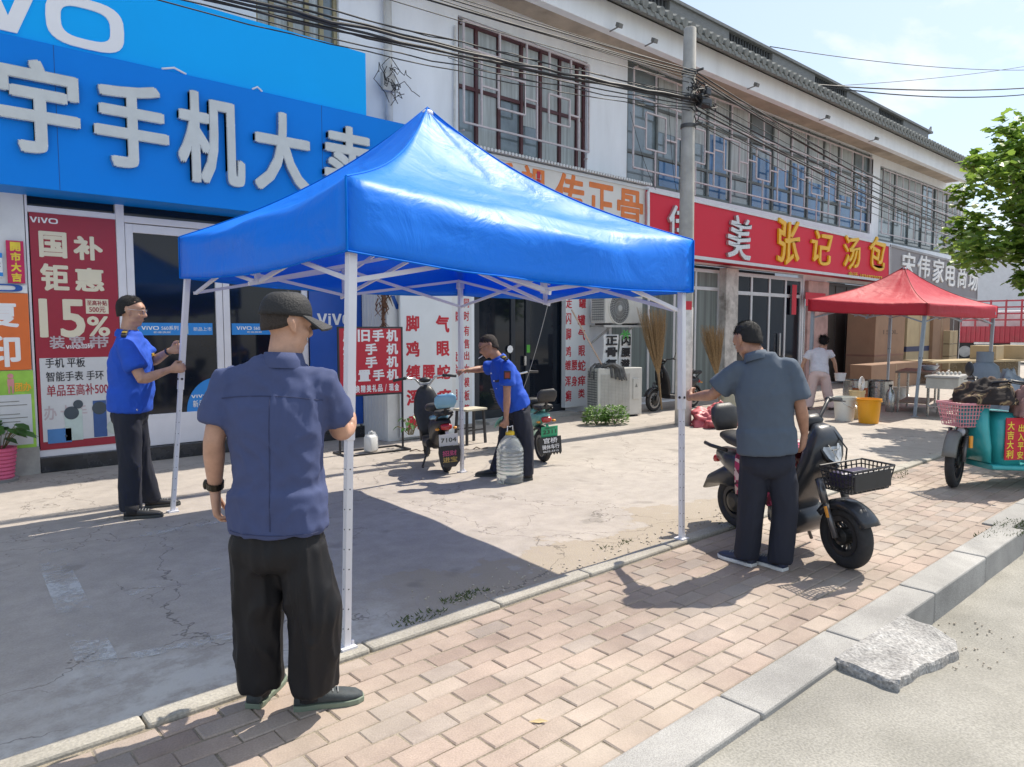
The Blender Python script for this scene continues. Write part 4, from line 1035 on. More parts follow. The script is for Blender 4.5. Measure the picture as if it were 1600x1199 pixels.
# long pale string from the canopy to the ground behind the bending person
# ================================================================== canopies
def canopy_tent(name, label, corners, feet, ztops, zbots, peak, cloth, legm, legw, hem, seam, bars=True, sagk=.42, folds=1., part_loc=None):
    """corners/feet: A (front near), B, C, D in order round the square; corners are xy of the roof corners"""
    c = Vector((0, 0, 0))
    for p in feet: c += Vector((p[0], p[1], 0)) / 4
    root = thing(name, label, 'canopy', c)
    # roof: four panels, each a grid, drooping hyperbolically towards the eave; valance below it
    g = MB(); U, Vn = 24, 26
    pk = Vector(peak); hems = []
    for s_ in range(4):
        a = Vector((corners[s_][0], corners[s_][1], ztops[s_])); b_ = Vector((corners[(s_ + 1) % 4][0], corners[(s_ + 1) % 4][1], ztops[(s_ + 1) % 4]))
        a0 = Vector((a.x, a.y, zbots[s_])); b0 = Vector((b_.x, b_.y, zbots[(s_ + 1) % 4]))
        mid = (a + b_) / 2; cen = Vector((pk.x, pk.y, mid.z)); outv = (mid - cen); outv.z = 0; outv.normalize()
        rows = []
        for j in range(Vn + 1):
            v = j / Vn; row = []
            for i in range(U + 1):
                u = i / U; e_ = a.lerp(b_, u)
                # sag of the eave between the legs (cloth slack)
                p = e_.lerp(Vector((pk.x, pk.y, e_.z)), v)
                hgt = pk.z - e_.z
                prof = v ** 1.0 * (1 - sagk) + sagk * v ** 2.6
                p.z = e_.z + hgt * prof
                w = 4 * u * (1 - u)
                p.z -= .085 * w * (1 - v) ** 2 * v * 4
                p.z -= .05 * w * math.sin(math.pi * min(1, v * 1.05)) * folds
                fz = noise.noise(Vector((p.x * 1.4 + s_ * 7, p.y * 1.4, v * 3))) * .030 + noise.noise(Vector((u * 9 + s_ * 3, v * 2.2, 1.7))) * .012
                p.z += fz * folds * min(1, 3 * v) * min(1, w * 3)
                row.append(p)
            rows.append(row)
        val = []
        K = 7
        for j in range(1, K + 1):
            v = j / K; row = []
            for i in range(U + 1):
                u = i / U; t_ = a.lerp(b_, u); q = a0.lerp(b0, u); w = 4 * u * (1 - u)
                p = t_.lerp(q, v)
                p += outv * (.010 * math.sin(u * 23 + s_ * 2) * v + .02 * noise.noise(Vector((u * 4, v * 2, s_ * 5.3))) + .012 * math.sin(math.pi * v)) * w * folds
                p.z += (-.045 * w * v + .006 * noise.noise(Vector((u * 6, s_ * 3.1, 0))) * v * w) * folds
                row.append(p)
            val.append(row)
        allr = list(reversed(val)) + rows
        for _ in range(10 if folds > .8 else 2):
            for j in range(3, K + 7):
                for i in range(1, U):
                    w = min(1, 4 * (i / U) * (1 - i / U) * 1.3)
                    allr[j][i] = allr[j][i].lerp((allr[j - 1][i] + allr[j + 1][i]) / 2, .5 * w)
        for j in range(2, K + 12):
            for i in range(1, U):
                u = i / U; w = 4 * u * (1 - u); q = (j - K) / 6
                e_ = noise.noise(Vector((u * 2.6 + s_ * 9, q * 2.4 + u * 1.5, 4.4))); allr[j][i] += outv * (.045 * folds * w * e_ * math.exp(-q * q * .6)) + Vector((0, 0, .02 * folds * w * e_))
        hems.append([p + outv * .004 for p in allr[0]])
        n_ = U + 1
        g.add([p for r_ in allr for p in r_], [(j * n_ + i, j * n_ + i + 1, (j + 1) * n_ + i + 1, (j + 1) * n_ + i) for j in range(len(allr) - 1) for i in range(U)])
    me_o = g.build('canopy_cloth', cloth, root, smooth=True, fix=False)
    me_o.location = -c
    b = bmesh.new(); b.from_mesh(me_o.data); bmesh.ops.remove_doubles(b, verts=b.verts, dist=.002); bmesh.ops.recalc_face_normals(b, faces=b.faces); b.to_mesh(me_o.data); b.free()
    sol = me_o.modifiers.new('thickness', 'SOLIDIFY'); sol.thickness = .0035; sol.offset = 0
    # hems and seams
    g = MB()
    for s_ in range(4):
        a0 = Vector((corners[s_][0], corners[s_][1], zbots[s_])); a1 = Vector((corners[s_][0], corners[s_][1], ztops[s_]))
        outc = (a0 - Vector((pk.x, pk.y, a0.z))).normalized() * .006
        g.tube([a0 + outc, a1 + outc], .006, n=6)
        g.tube(hems[s_], .005, n=5)
        pts = []
        for j in range(15):
            v = j / 14; p = a1.lerp(Vector((pk.x, pk.y, a1.z)), v); p.z = a1.z + (pk.z - a1.z) * (v * (1 - sagk) + sagk * v ** 2.6) + .004; pts.append(p)
        g.tube(pts, .006, n=5)
    sm = g.build('seam', seam, root); sm.location = -c
    # legs
    tops = []
    for s_ in range(4):
        f = Vector((feet[s_][0], feet[s_][1], feet[s_][2])); inn = (Vector((pk.x, pk.y, 0)) - Vector((corners[s_][0], corners[s_][1], 0))).normalized() * legw * 1.7
        t_ = Vector((corners[s_][0], corners[s_][1], zbots[s_] + .12)) + inn; tops.append(t_)
        k_ = f.lerp(t_, .52)
        g = MB(); g.bar(k_ - (t_ - f) * .02, t_, legw, up=(1, 0, 0)); lg = g.build('leg', legm, root, bevel=.004); lg.location = -c
        g = MB(); g.bar(f, k_, legw * .78, up=(1, 0, 0)); q = g.build('lower_leg', legm, lg, bevel=.003)
        g = MB(); fx = f; g.frame_box(fx + Vector((0, 0, .006)), Vector((legw * .9, 0, 0)), Vector((0, legw * .9, 0)), Vector((0, 0, .006))); g.lathe([(.008, 0), (.008, .02)], fx + Vector((legw * .8, 0, .01)), n=8); g.build('foot', legm, lg)
        g = MB(); av = (t_ - f).normalized()
        for k in range(9):
            for dd_ in (Vector((0, -1, 0)), Vector((-1, 0, 0))):
                c9 = f + av * (.10 + .10 * k) + dd_ * (legw * .39); g.lathe([(.0036, -.001), (.0036, .0012)], c9, n=8, axis=dd_)
        for dd_ in (Vector((0, -1, 0)), Vector((-1, 0, 0))):
            c9 = k_ + av * .05 + dd_ * (legw * .5); g.lathe([(.010, -.001), (.010, .006), (.006, .008)], c9, n=10, axis=dd_)
        g.build('pin_hole', DKMETAL, lg)
        g = MB(); g.frame_box(t_ + Vector((0, 0, -.02)), Vector((legw * .72, 0, 0)), Vector((0, legw * .72, 0)), Vector((0, 0, .035))); g.build('bracket', legm, lg, bevel=.005)
    if bars:
        for s_ in range(4):
            a, b_ = tops[s_], tops[(s_ + 1) % 4]; m_ = (a + b_) / 2
            g = MB(); hi, lo_ = .03, -.25; w_ = .026
            side = (b_ - a).cross(Vector((0, 0, 1))).normalized() * .016; a = a + (pk - a) * Vector((1, 1, 0)) * .022; b_ = b_ + (pk - b_) * Vector((1, 1, 0)) * .022; m_ = (a + b_) / 2 + (Vector((pk.x, pk.y, 0)) - Vector((m_.x, m_.y, 0))) * .02
            for (p, q, o_) in ((a + Vector((0, 0, hi)), m_ + Vector((0, 0, lo_ + .05)), 1), (a + Vector((0, 0, lo_)), m_ + Vector((0, 0, hi + .02)), -1), (b_ + Vector((0, 0, hi)), m_ + Vector((0, 0, lo_ + .05)), -1), (b_ + Vector((0, 0, lo_)), m_ + Vector((0, 0, hi + .02)), 1)):
                g.bar(p + side * o_, q + side * o_, .018, w_)
            g.bar(m_ + Vector((0, 0, lo_ + .03)), m_ + Vector((0, 0, hi + .04)), .03)
            o_ = g.build('truss', legm, root); o_.location = -c
        hub = Vector((pk.x, pk.y, min(zbots) + .35))
        g = MB(); g.tube([hub, pk - Vector((0, 0, .03))], .018, n=8); g.ell(pk - Vector((0, 0, .05)), .05, .05, .04)
        for s_ in range(4):
            g.bar((tops[s_] + tops[(s_ + 1) % 4]) / 2 + Vector((0, 0, -.22)), hub, .018, .026); g.bar((tops[s_] + tops[(s_ + 1) % 4]) / 2 + Vector((0, 0, -.03)), hub + Vector((0, 0, .25)), .018, .026)
        o_ = g.build('centre_pole', legm, root); o_.location = -c
    return root
# translucent coated cloth
def cloth_mat(name, c, tr, rough=.48, sheen=.3):
    m, n, l, b = nt(name); out = n['Material Output']
    t = n.new('ShaderNodeTexCoord'); q = n.new('ShaderNodeTexNoise'); q.inputs['Scale'].default_value = 3.5; q.inputs['Detail'].default_value = 5; q.inputs['Distortion'].default_value = .6
    bp = n.new('ShaderNodeBump'); bp.inputs['Strength'].default_value = .55; bp.inputs['Distance'].default_value = .04
    l.new(t.outputs['Object'], q.inputs['Vector']); l.new(q.outputs['Fac'], bp.inputs['Height']); l.new(bp.outputs[0], b.inputs['Normal'])
    b.inputs['Base Color'].default_value = (*c, 1); b.inputs['Roughness'].default_value = rough; b.inputs['Specular IOR Level'].default_value = .4
    b.inputs['Coat Weight'].default_value = .12; b.inputs['Coat Roughness'].default_value = .5
    tl = n.new('ShaderNodeBsdfTranslucent'); tl.inputs['Color'].default_value = (*tr, 1)
    mx = n.new('ShaderNodeMixShader'); mx.inputs[0].default_value = .22
    l.new(b.outputs[0], mx.inputs[1]); l.new(tl.outputs[0], mx.inputs[2]); l.new(mx.outputs[0], out.inputs['Surface'])
    return m
TBLUE = cloth_mat('blue_tent_cloth', (.0, .24, .95), (.0, .06, .95))
TSEAM = M('blue_seam', (.0, .15, .62), .7, spec=.1)
fA, fB, fC, fD = G(541, 1016), G(1065, 845), G(722, 738), G(270, 800)
fA.z = fB.z = .012
cA = fA + RT * .04 ; cB = fB + RT * .045; cC = Vector((fC.x, fC.y, 0)); cD = Vector((fD.x, fD.y, 0)) + RT * .14
TENT = canopy_tent('canopy_tent', 'bright blue pop up canopy on white legs being steadied by the men', [cA, cB, cC, cD], [fA, fB, fC, fD], [2.325, 2.255, 2.33, 2.385], [1.975, 1.875, 1.975, 2.04], tuple(D(668, 169, 5.72)), TBLUE, M('tent_leg_white', (.72, .72, .76), .35, var=.04), .046, .05, TSEAM)

TRED = cloth_mat('red_tent_cloth', (.56, .03, .055), (.9, .02, .04), .6)
def rtz(px, y, g_): 
    hd = g_.dot(HF); return D(px, y, hd).z
rB = G(1437, 655); 
rfr = Vector((14.3, 4.9, 0))
def atpx(px, hd): 
    p = D(px, 515, hd); p.z = 0; return p
qB, qC, qA, qD = atpx(1447, 13.1), atpx(1557, 15.6), atpx(1262, 14.6), atpx(1390, 16.7)
gB, gC = atpx(1435, 13.1), atpx(1548, 15.6)
rz_ = lambda px, y, p: D(px, y, p.dot(HF)).z
canopy_tent('canopy_tent', 'faded red pop up canopy on grey legs in front of the cardboard boxes', [qA, qB, qC, qD], [atpx(1268, 14.6), gB, gC, qD], [rz_(1255, 468, qA), rz_(1472, 474, qB), rz_(1560, 479, qC), rz_(1400, 470, qD)], [rz_(1255, 486, qA), rz_(1472, 493, qB), rz_(1560, 497, qC), rz_(1400, 488, qD)], tuple(D(1413, 417, (13.1 + 16.7) / 2)), TRED, M('tent_leg_grey', (.30, .36, .42), .4, var=.06), .06, .03, M('red_seam', (.30, .02, .03), .6), sagk=.5, folds=.5)
# ================================================================== two and three wheelers (local frame: x ahead, z up)
LENSR = M('red_lens', (.45, .02, .02), .2, var=.05, spec=.8); LENSO = M('amber_lens', (.75, .30, .02), .25, var=.05, spec=.8); LENSW = M('clear_lens', (.50, .52, .53), .12, var=.05, spec=.9)
PLATEW = M('plate_white', (.66, .66, .66), .4, var=.05, dirt=.2); SEATM = M('black_seat_vinyl', (.03, .03, .032), .5, var=.25, scale=14, bump=.15, bscale=90)
MIRR = M('mirror_back', (.03, .03, .032), .3, var=.1)
def wheel(root, x, r, w, spokes=10, hubr=.09, steer=0., z=None, y=0.):
    z = z or r
    g = MB(); prof = []
    for k in range(15):
        a = -math.pi + 2 * math.pi * k / 14
        prof.append((a,))
    T = Matrix.Translation(Vector((x, y, z))) @ Matrix.Rotation(steer, 4, 'Z')
    nR, nT = 36, 12; tr = w / 2
    rings_ = []
    for i in range(nR):
        a = 2 * math.pi * i / nR; ring = []
        for k in range(nT):
            t_ = 2 * math.pi * k / nT
            rad = r - tr * .95 + math.cos(t_) * tr * .95; ring.append(Vector((rad * math.cos(a), math.sin(t_) * tr, rad * math.sin(a))))
        rings_.append(ring)
    o = 0
    g.rings(rings_ + [rings_[0]], caps=False)
    g.xform(T)
    ty = g.build('wheel', RUBBER, root, smooth=True)
    g = MB(); ri = r - w * .93
    g.rings([[Vector((q * math.cos(2 * math.pi * i / 32), yy, q * math.sin(2 * math.pi * i / 32))) for i in range(32)] for q, yy in ((ri + .012, -w * .36), (ri - .02, -w * .38), (ri - .026, 0), (ri - .02, w * .38), (ri + .012, w * .36))], caps=False)
    for i in range(spokes):
        a = 2 * math.pi * i / spokes
        p = Vector((math.cos(a), 0, math.sin(a)))
        g.bar(p * hubr * .8 + Vector((0, .018, 0)), p * (ri - .012), .022 if spokes == 10 else .012, .020, up=(0, 1, 0))
    g.xform(T); g.build('rim', BLACKP if spokes != 10 else M('rim_alloy', (.30, .30, .30), .35, metal=.7), ty, smooth=False)
    g = MB(); g.lathe([(hubr * .5, -w * .62), (hubr, -w * .5), (hubr, w * .5), (hubr * .5, w * .62)], n=22, axis=(0, 1, 0)); g.xform(T); g.build('hub', M('hub_black', (.03, .03, .03), .35, metal=.4), ty, smooth=False, bevel=.003)
    return ty
def slabloft(g, secs, n=16, p=3.):
    """loft of rounded sections: each (x, z, half width y, half thickness, tilt) - thickness measured along the tilt direction in xz"""
    rs = []
    for (x, z, hy, ht, tl) in secs:
        d = Vector((math.cos(tl), 0, math.sin(tl))); ring = []
        for k in range(n):
            a = 2 * math.pi * k / n; c_, s_ = math.cos(a), math.sin(a)
            ring.append(Vector((x, 0, z)) + Vector((0, hy * math.copysign(abs(c_) ** (2 / p), c_), 0)) + d * (ht * math.copysign(abs(s_) ** (2 / p), s_)))
        rs.append(ring)
    g.rings(rs)
def mirror_(root, p0, p1):
    g = MB(); g.tube([p0, (Vector(p0) + Vector(p1)) / 2 + Vector((.03, 0, .02)), p1], .007, n=6); s_ = g.build('mirror_stem', BLACKP, root, smooth=True)
    g = MB(); g.ell(p1, .018, .075, .055, n=14, m=8); g.build('mirror', MIRR, s_, smooth=True)
def handlebar(root, hx, hz, w=.33, rise=.10, back=.14, grip=BLACKP, bar=None, steer=0., display=True):
    T = Matrix.Translation((hx, 0, 0)) @ Matrix.Rotation(steer, 4, 'Z') @ Matrix.Translation((-hx, 0, 0))
    g = MB(); pts = [(hx - back, -w, hz + rise * .85), (hx - back * .75, -w * .62, hz + rise), (hx - .01, -w * .33, hz + rise * .8), (hx, -w * .16, hz), (hx, w * .16, hz), (hx - .01, w * .33, hz + rise * .8), (hx - back * .75, w * .62, hz + rise), (hx - back, w, hz + rise * .85)]
    g.tube(pts, .013, n=10); g.xform(T); hb = g.build('handlebar', bar or CHROME, root, smooth=True)
    for s_ in (-1, 1):
        g = MB(); a = Vector((hx - back * .75, s_ * w * .64, hz + rise)); b_ = Vector((hx - back * 1.02, s_ * (w + .01), hz + rise * .84)); g.tube([a, a.lerp(b_, .15), a.lerp(b_, .2), b_], [.02, .02, .017, .018], n=10); g.xform(T); g.build('grip', grip, hb, smooth=True)
        g = MB(); g.ell(a, .032, .028, .022, n=10, m=6); g.tube([a + Vector((.03, 0, 0)), a.lerp(b_, .5) + Vector((.06, 0, -.005)), b_ + Vector((.045, 0, -.01))], [.007, .006, .006], n=6); g.xform(T); g.build('brake_lever', BLACKP, hb)
    if display:
        g = MB(); g.ell((hx - .015, 0, hz + rise * .55), .05, .075, .035, n=14, m=8); g.xform(T); g.build('display', BLACKP, hb, smooth=True)
    return hb
def basket_mesh(x0, x1, hy0, hy1, z0, z1, n=7, r=.004):
    g = MB(); lv = 5
    def ring(t_):
        xx0 = x0 + .03 * (1 - t_); xx1 = x1 - .03 * (1 - t_); hy = hy0 + (hy1 - hy0) * t_; z = z0 + (z1 - z0) * t_
        return [Vector((xx0, -hy, z)), Vector((xx1, -hy, z)), Vector((xx1, hy, z)), Vector((xx0, hy, z))]
    for k in range(lv + 1):
        q = ring(k / lv)
        for i in range(4): g.tube([q[i], q[(i + 1) % 4]], r * (1.6 if k == lv else 1), n=5)
    a, b_ = ring(0), ring(1)
    for i in range(4):
        for k in range(n):
            t_ = k / n
            g.tube([a[i].lerp(a[(i + 1) % 4], t_), b_[i].lerp(b_[(i + 1) % 4], t_)], r, n=5)
    for k in range(1, n): g.tube([a[0].lerp(a[1], k / n), a[3].lerp(a[2], k / n)], r, n=5); g.tube([a[0].lerp(a[3], k / n), a[1].lerp(a[2], k / n)], r, n=5)
    return g
def lamp(root, p, r, body=BLACKP, lens=LENSW, ax=(1, 0, .1), steer=0., hx=0):
    g = MB(); g.lathe([(r * .7, -.05), (r, -.01), (r * 1.02, .008)], p, n=20, axis=ax); l1 = g.build('headlight', body, root, smooth=True)
    g = MB(); g.lathe([(r * .88, .006), (r * .6, .018), (.004, .024)], p, n=20, axis=ax); g.build('lens', lens, l1, smooth=True)

def step_scooter(name, label, loc, rz, c1, c2, group=None, wr=.20, tw=.085, L=1.12, seat_h=.74, basket=False, rear='box', plate=None, flap=None, rearlamp=True, mirrors=False, steer=0., bar=None, back_pad=None, seat2=True, spokes=10, tilt=0., hw=.33):
    r_ = thing(name, label, 'scooter', loc, rz, group)
    if tilt: r_.rotation_euler[0] = tilt
    xf, xr = L / 2, -L / 2
    wheel(r_, xf, wr, tw, spokes, steer=steer); wheel(r_, xr, wr, tw, spokes)
    # fork and steering column
    hx, hz = xf - .24, .93
    T = Matrix.Translation((hx + .17, 0, 0)) @ Matrix.Rotation(steer, 4, 'Z') @ Matrix.Translation((-hx - .17, 0, 0))
    g = MB()
    for s_ in (-1, 1): g.tube([(xf, s_ * (tw / 2 + .028), wr), (xf - .07, s_ * (tw / 2 + .028), wr + .22)], .018, n=10); g.tube([(xf - .06, s_ * (tw / 2 + .028), wr + .20), (xf - .10, s_ * (tw / 2 + .028), wr + .34)], .026, n=10)
    g.xform(T); g.build('fork', M('fork_steel', (.16, .16, .17), .3, metal=.6), r_, smooth=True)
    g = MB(); g.tube([(xf - .09, 0, wr + .30), (hx, 0, hz)], .024, n=10); g.build('steering_column', BLACKP, r_, smooth=True)
    # front mudguard
    g = MB(); rs = []
    for k in range(10):
        a = R(20 + 13 * k); rs.append([Vector((xf + math.cos(a) * (wr + .028 + q[1]), q[0], wr + math.sin(a) * (wr + .028 + q[1]))) for q in ((-tw * .62, -.03), (-tw * .62, 0), (-tw * .3, .014), (tw * .3, .014), (tw * .62, 0), (tw * .62, -.03), (tw * .5, -.03), (tw * .3, .006), (-tw * .3, .006), (-tw * .5, -.03))])
    g.rings(rs); g.xform(T); g.build('mudguard', c2, r_, smooth=True)
    # leg shield and floor
    g = MB(); slabloft(g, [(xf - .36, .30, .11, .03, 0), (xf - .33, .42, .15, .035, .1), (xf - .27, .60, .175, .045, .2), (xf - .23, .76, .15, .06, .3), (xf - .21, .86, .10, .055, .4), (xf - .215, .90, .06, .03, .4)], n=20)
    g.build('leg_shield', c1, r_, smooth=True)
    g = MB(); slabloft(g, [(xf - .17, .66, .08, .02, .2), (xf - .155, .76, .09, .02, .2), (xf - .165, .84, .06, .015, .3)], n=16); g.build('front_panel', c2, r_, smooth=True)
    g = MB(); slabloft(g, [(xf - .37, .28, .12, .05, math.pi / 2), (.05, .26, .14, .05, math.pi / 2), (xr + .42, .27, .13, .055, math.pi / 2)], n=16, p=4); g.build('floorboard', BLACKP, r_, smooth=False, bevel=.006)
    # rear body
    g = MB(); slabloft(g, [(xr + .46, .28, .07, .09, 1.57), (xr + .38, .42, .10, .15, 1.5), (xr + .18, .50, .105, .115, 1.57), (xr - .02, .545, .09, .07, 1.57), (xr - .14, .57, .06, .04, 1.57)], n=20); g.build('rear_body', c1, r_, smooth=True)
    g = MB(); slabloft(g, [(xr + .35, .58, .085, .035, 1.57), (xr + .2, .60, .095, .04, 1.57), (xr + .02, .62, .07, .03, 1.57)], n=16); g.build('side_trim', c2, r_, smooth=True)
    # seat
    g = MB(); slabloft(g, [(xr + .50, seat_h - .045, .06, .02, 1.57), (xr + .45, seat_h - .035, .10, .04, 1.57), (xr + .30, seat_h - .03, .135, .05, 1.57), (xr + .16, seat_h - .02, .14, .05, 1.57), (xr + .09, seat_h - .01, .10, .035, 1.57)], n=20); g.build('seat', SEATM, r_, smooth=True)
    g = MB(); g.tube([(xr + .3, 0, .5), (xr + .28, 0, seat_h - .06)], .04, n=10); g.build('seat_post', BLACKP, r_)
    if seat2:
        g = MB(); slabloft(g, [(xr + .06, seat_h - .06, .08, .025, 1.57), (xr - .06, seat_h - .06, .11, .035, 1.57), (xr - .18, seat_h - .05, .09, .028, 1.57)], n=18); g.build('pillion_seat', SEATM, r_, smooth=True)
        g = MB()
        for s_ in (-1, 1): g.tube([(xr + .05, s_ * .07, .58), (xr - .12, s_ * .08, seat_h - .09), (xr - .2, s_ * .07, seat_h - .07)], .012, n=8)
        g.build('rear_rack', BLACKP, r_, smooth=True)
    if back_pad:
        g = MB(); slabloft(g, [(xr - .20, seat_h + .01, .10, .022, 0), (xr - .22, seat_h + .07, .125, .03, 0), (xr - .235, seat_h + .13, .12, .03, 0), (xr - .245, seat_h + .165, .08, .018, 0)], n=20, p=3.5); bp_ = g.build('backrest', back_pad, r_, smooth=True)
        g = MB(); g.tube([(xr - .17, 0, seat_h - .06), (xr - .21, 0, seat_h + .05)], .018, n=8); g.build('stay', BLACKP, bp_)
    # rear mudguard, light, plate, flap
    g = MB(); rs = []
    for k in range(9):
        a = R(55 + 14 * k); rs.append([Vector((xr + math.cos(a) * (wr + .03 + q[1]), q[0], wr + math.sin(a) * (wr + .03 + q[1]))) for q in ((-tw * .65, -.03), (-tw * .65, 0), (-tw * .3, .014), (tw * .3, .014), (tw * .65, 0), (tw * .65, -.03), (tw * .3, .006), (-tw * .3, .006))])
    g.rings(rs); g.build('mudguard', BLACKP, r_, smooth=True)
    if rearlamp:
        g = MB(); slabloft(g, [(xr - .13, .545, .055, .028, 1.57), (xr - .175, .535, .065, .034, 1.57), (xr - .19, .53, .05, .026, 1.57)], n=16); g.build('tail_light', LENSR, r_, smooth=True)
        for s_ in (-1, 1):
            g = MB(); g.ell((xr - .155, s_ * .10, .515), .03, .024, .016, n=10, m=6); g.build('indicator', LENSO, r_, smooth=True)
    if plate:
        g = MB(); g.frame_box((xr - .235, 0, .40), Vector((.003, 0, 0)), Vector((0, .105, 0)), Vector((-.012, 0, .065))); g.bar((xr - .16, 0, .48), (xr - .23, 0, .42), .03, .012); p_ = g.build('number_plate', plate[0], r_)
        g = MB(); put_text(g, plate[1], (xr - .2405 + .004, .085, .375), (0, -1, 0), (-.18, 0, 1), .17, .05, .002, .01); g.build('lettering', M('plate_ink', (.04, .05, .04), .5), p_)
        if len(plate) > 2:
            g = MB(); put_text(g, plate[2], (xr - .252, .06, .437), (0, -1, 0), (-.18, 0, 1), .12, .016, .002); g.build('lettering', M('plate_ink', (.04, .05, .04), .5), p_)
    if flap:
        w_, z0, z1, mat, lines, shp = flap
        X = xr - .245
        if shp == 'shield': outl = [(-w_, z1), (w_, z1), (w_ * 1.08, z1 - .06), (w_ * .95, z0 + .06), (w_ * .5, z0), (-w_ * .5, z0), (-w_ * .95, z0 + .06), (-w_ * 1.08, z1 - .06)]
        else:
            outl = [(-w_, z1), (w_, z1), (w_, z0 + .03)]
            for k in range(7): outl += [(w_ - (k + .5) * w_ * 2 / 7.0, z0), (w_ - (k + 1) * w_ * 2 / 7.0, z0 + .03)]
        g = MB(); g.prism([Vector((X - (z - .3) * .0, y, z)) for y, z in outl], (.010, 0, 0)); f_ = g.build('mud_flap', mat, r_)
        for (s_, ya, yb, za, zb, m_) in lines:
            g = MB(); put_text(g, s_, (X - .001, -ya, za), (0, -1, 0), (0, 0, 1), ya - yb if False else (abs(yb - ya)), zb - za, .002, .015); g.build('lettering', m_, f_)
    hb = handlebar(r_, hx, hz, w=hw, steer=steer, bar=bar)
    lamp(r_, (xf - .13, 0, .80), .055)
    if basket:
        g = basket_mesh(xf - .06, xf + .20, .13, .17, .62, .80); bk = g.build('basket', BLACKP, r_)
    if mirrors:
        for s_ in (-1, 1): mirror_(r_, (hx - .10, s_ * .22, hz + .12), (hx - .08, s_ * .34, hz + .28))
    g = MB(); g.tube([(xr + .45, .09, .24), (xr + .38, .20, .02)], .012, n=8); g.tube([(xr + .38, .20, .012), (xr + .30, .21, .012)], .014, n=8); g.build('kick_stand', BLACKP, r_)
    return r_
LBLUE = M('pale_blue_plastic', (.22, .46, .62), .3, var=.08, coat=.4); TEALP = M('mint_teal_plastic', (.16, .42, .36), .3, var=.08, coat=.4)
PINKI = M('pink_ink', (.62, .10, .22), .6); YELI = M('ochre_ink', (.55, .38, .10), .6); GREENP = M('green_plate', (.03, .36, .17), .4)
# light blue scooter, seen from behind, held by the bending man
p0 = G(703, 742); p1 = G(655, 712)
hd_ = R(66)
LX = 1.12
dirv = Vector((math.cos(hd_), math.sin(hd_), 0))
loc = p0 + dirv * (LX / 2 + .17)
step_scooter('electric_scooter', 'light blue electric scooter seen from behind with a shield shaped mud flap', Vector((loc.x, loc.y, 0)), hd_, BLACKP, LBLUE, plate=(PLATEW, '7104'), flap=(.115, .10, .33, M('mud_flap_black', (.03, .03, .03), .6), [('招财', -.08, .08, .225, .285, PINKI), ('进宝', -.08, .08, .155, .215, YELI)], 'shield'), back_pad=LBLUE, seat2=True, steer=R(-10), mirrors=False, tilt=R(-4), hw=.37)
# teal scooter behind the bending man
p0 = G(862, 727)
hd2 = R(69)
dirv = Vector((math.cos(hd2), math.sin(hd2), 0)); loc = p0 + dirv * (.80)
step_scooter('electric_scooter', 'mint teal electric scooter with wire basket and black mud flap behind the bending man', Vector((loc.x, loc.y, 0)), hd2, TEALP, TEALP, plate=(GREENP, '2311', '滕州'), flap=(.14, .12, .34, M('mud_flap_black', (.03, .03, .03), .6), [('官桥', -.09, .09, .265, .33, LWHITE), ('骑休车行', -.11, .11, .195, .25, LWHITE), ('0632-5512', -.10, .10, .16, .18, LWHITE)], 'comb'), back_pad=SEATM, basket=True, mirrors=False, steer=R(25), tilt=R(-4))

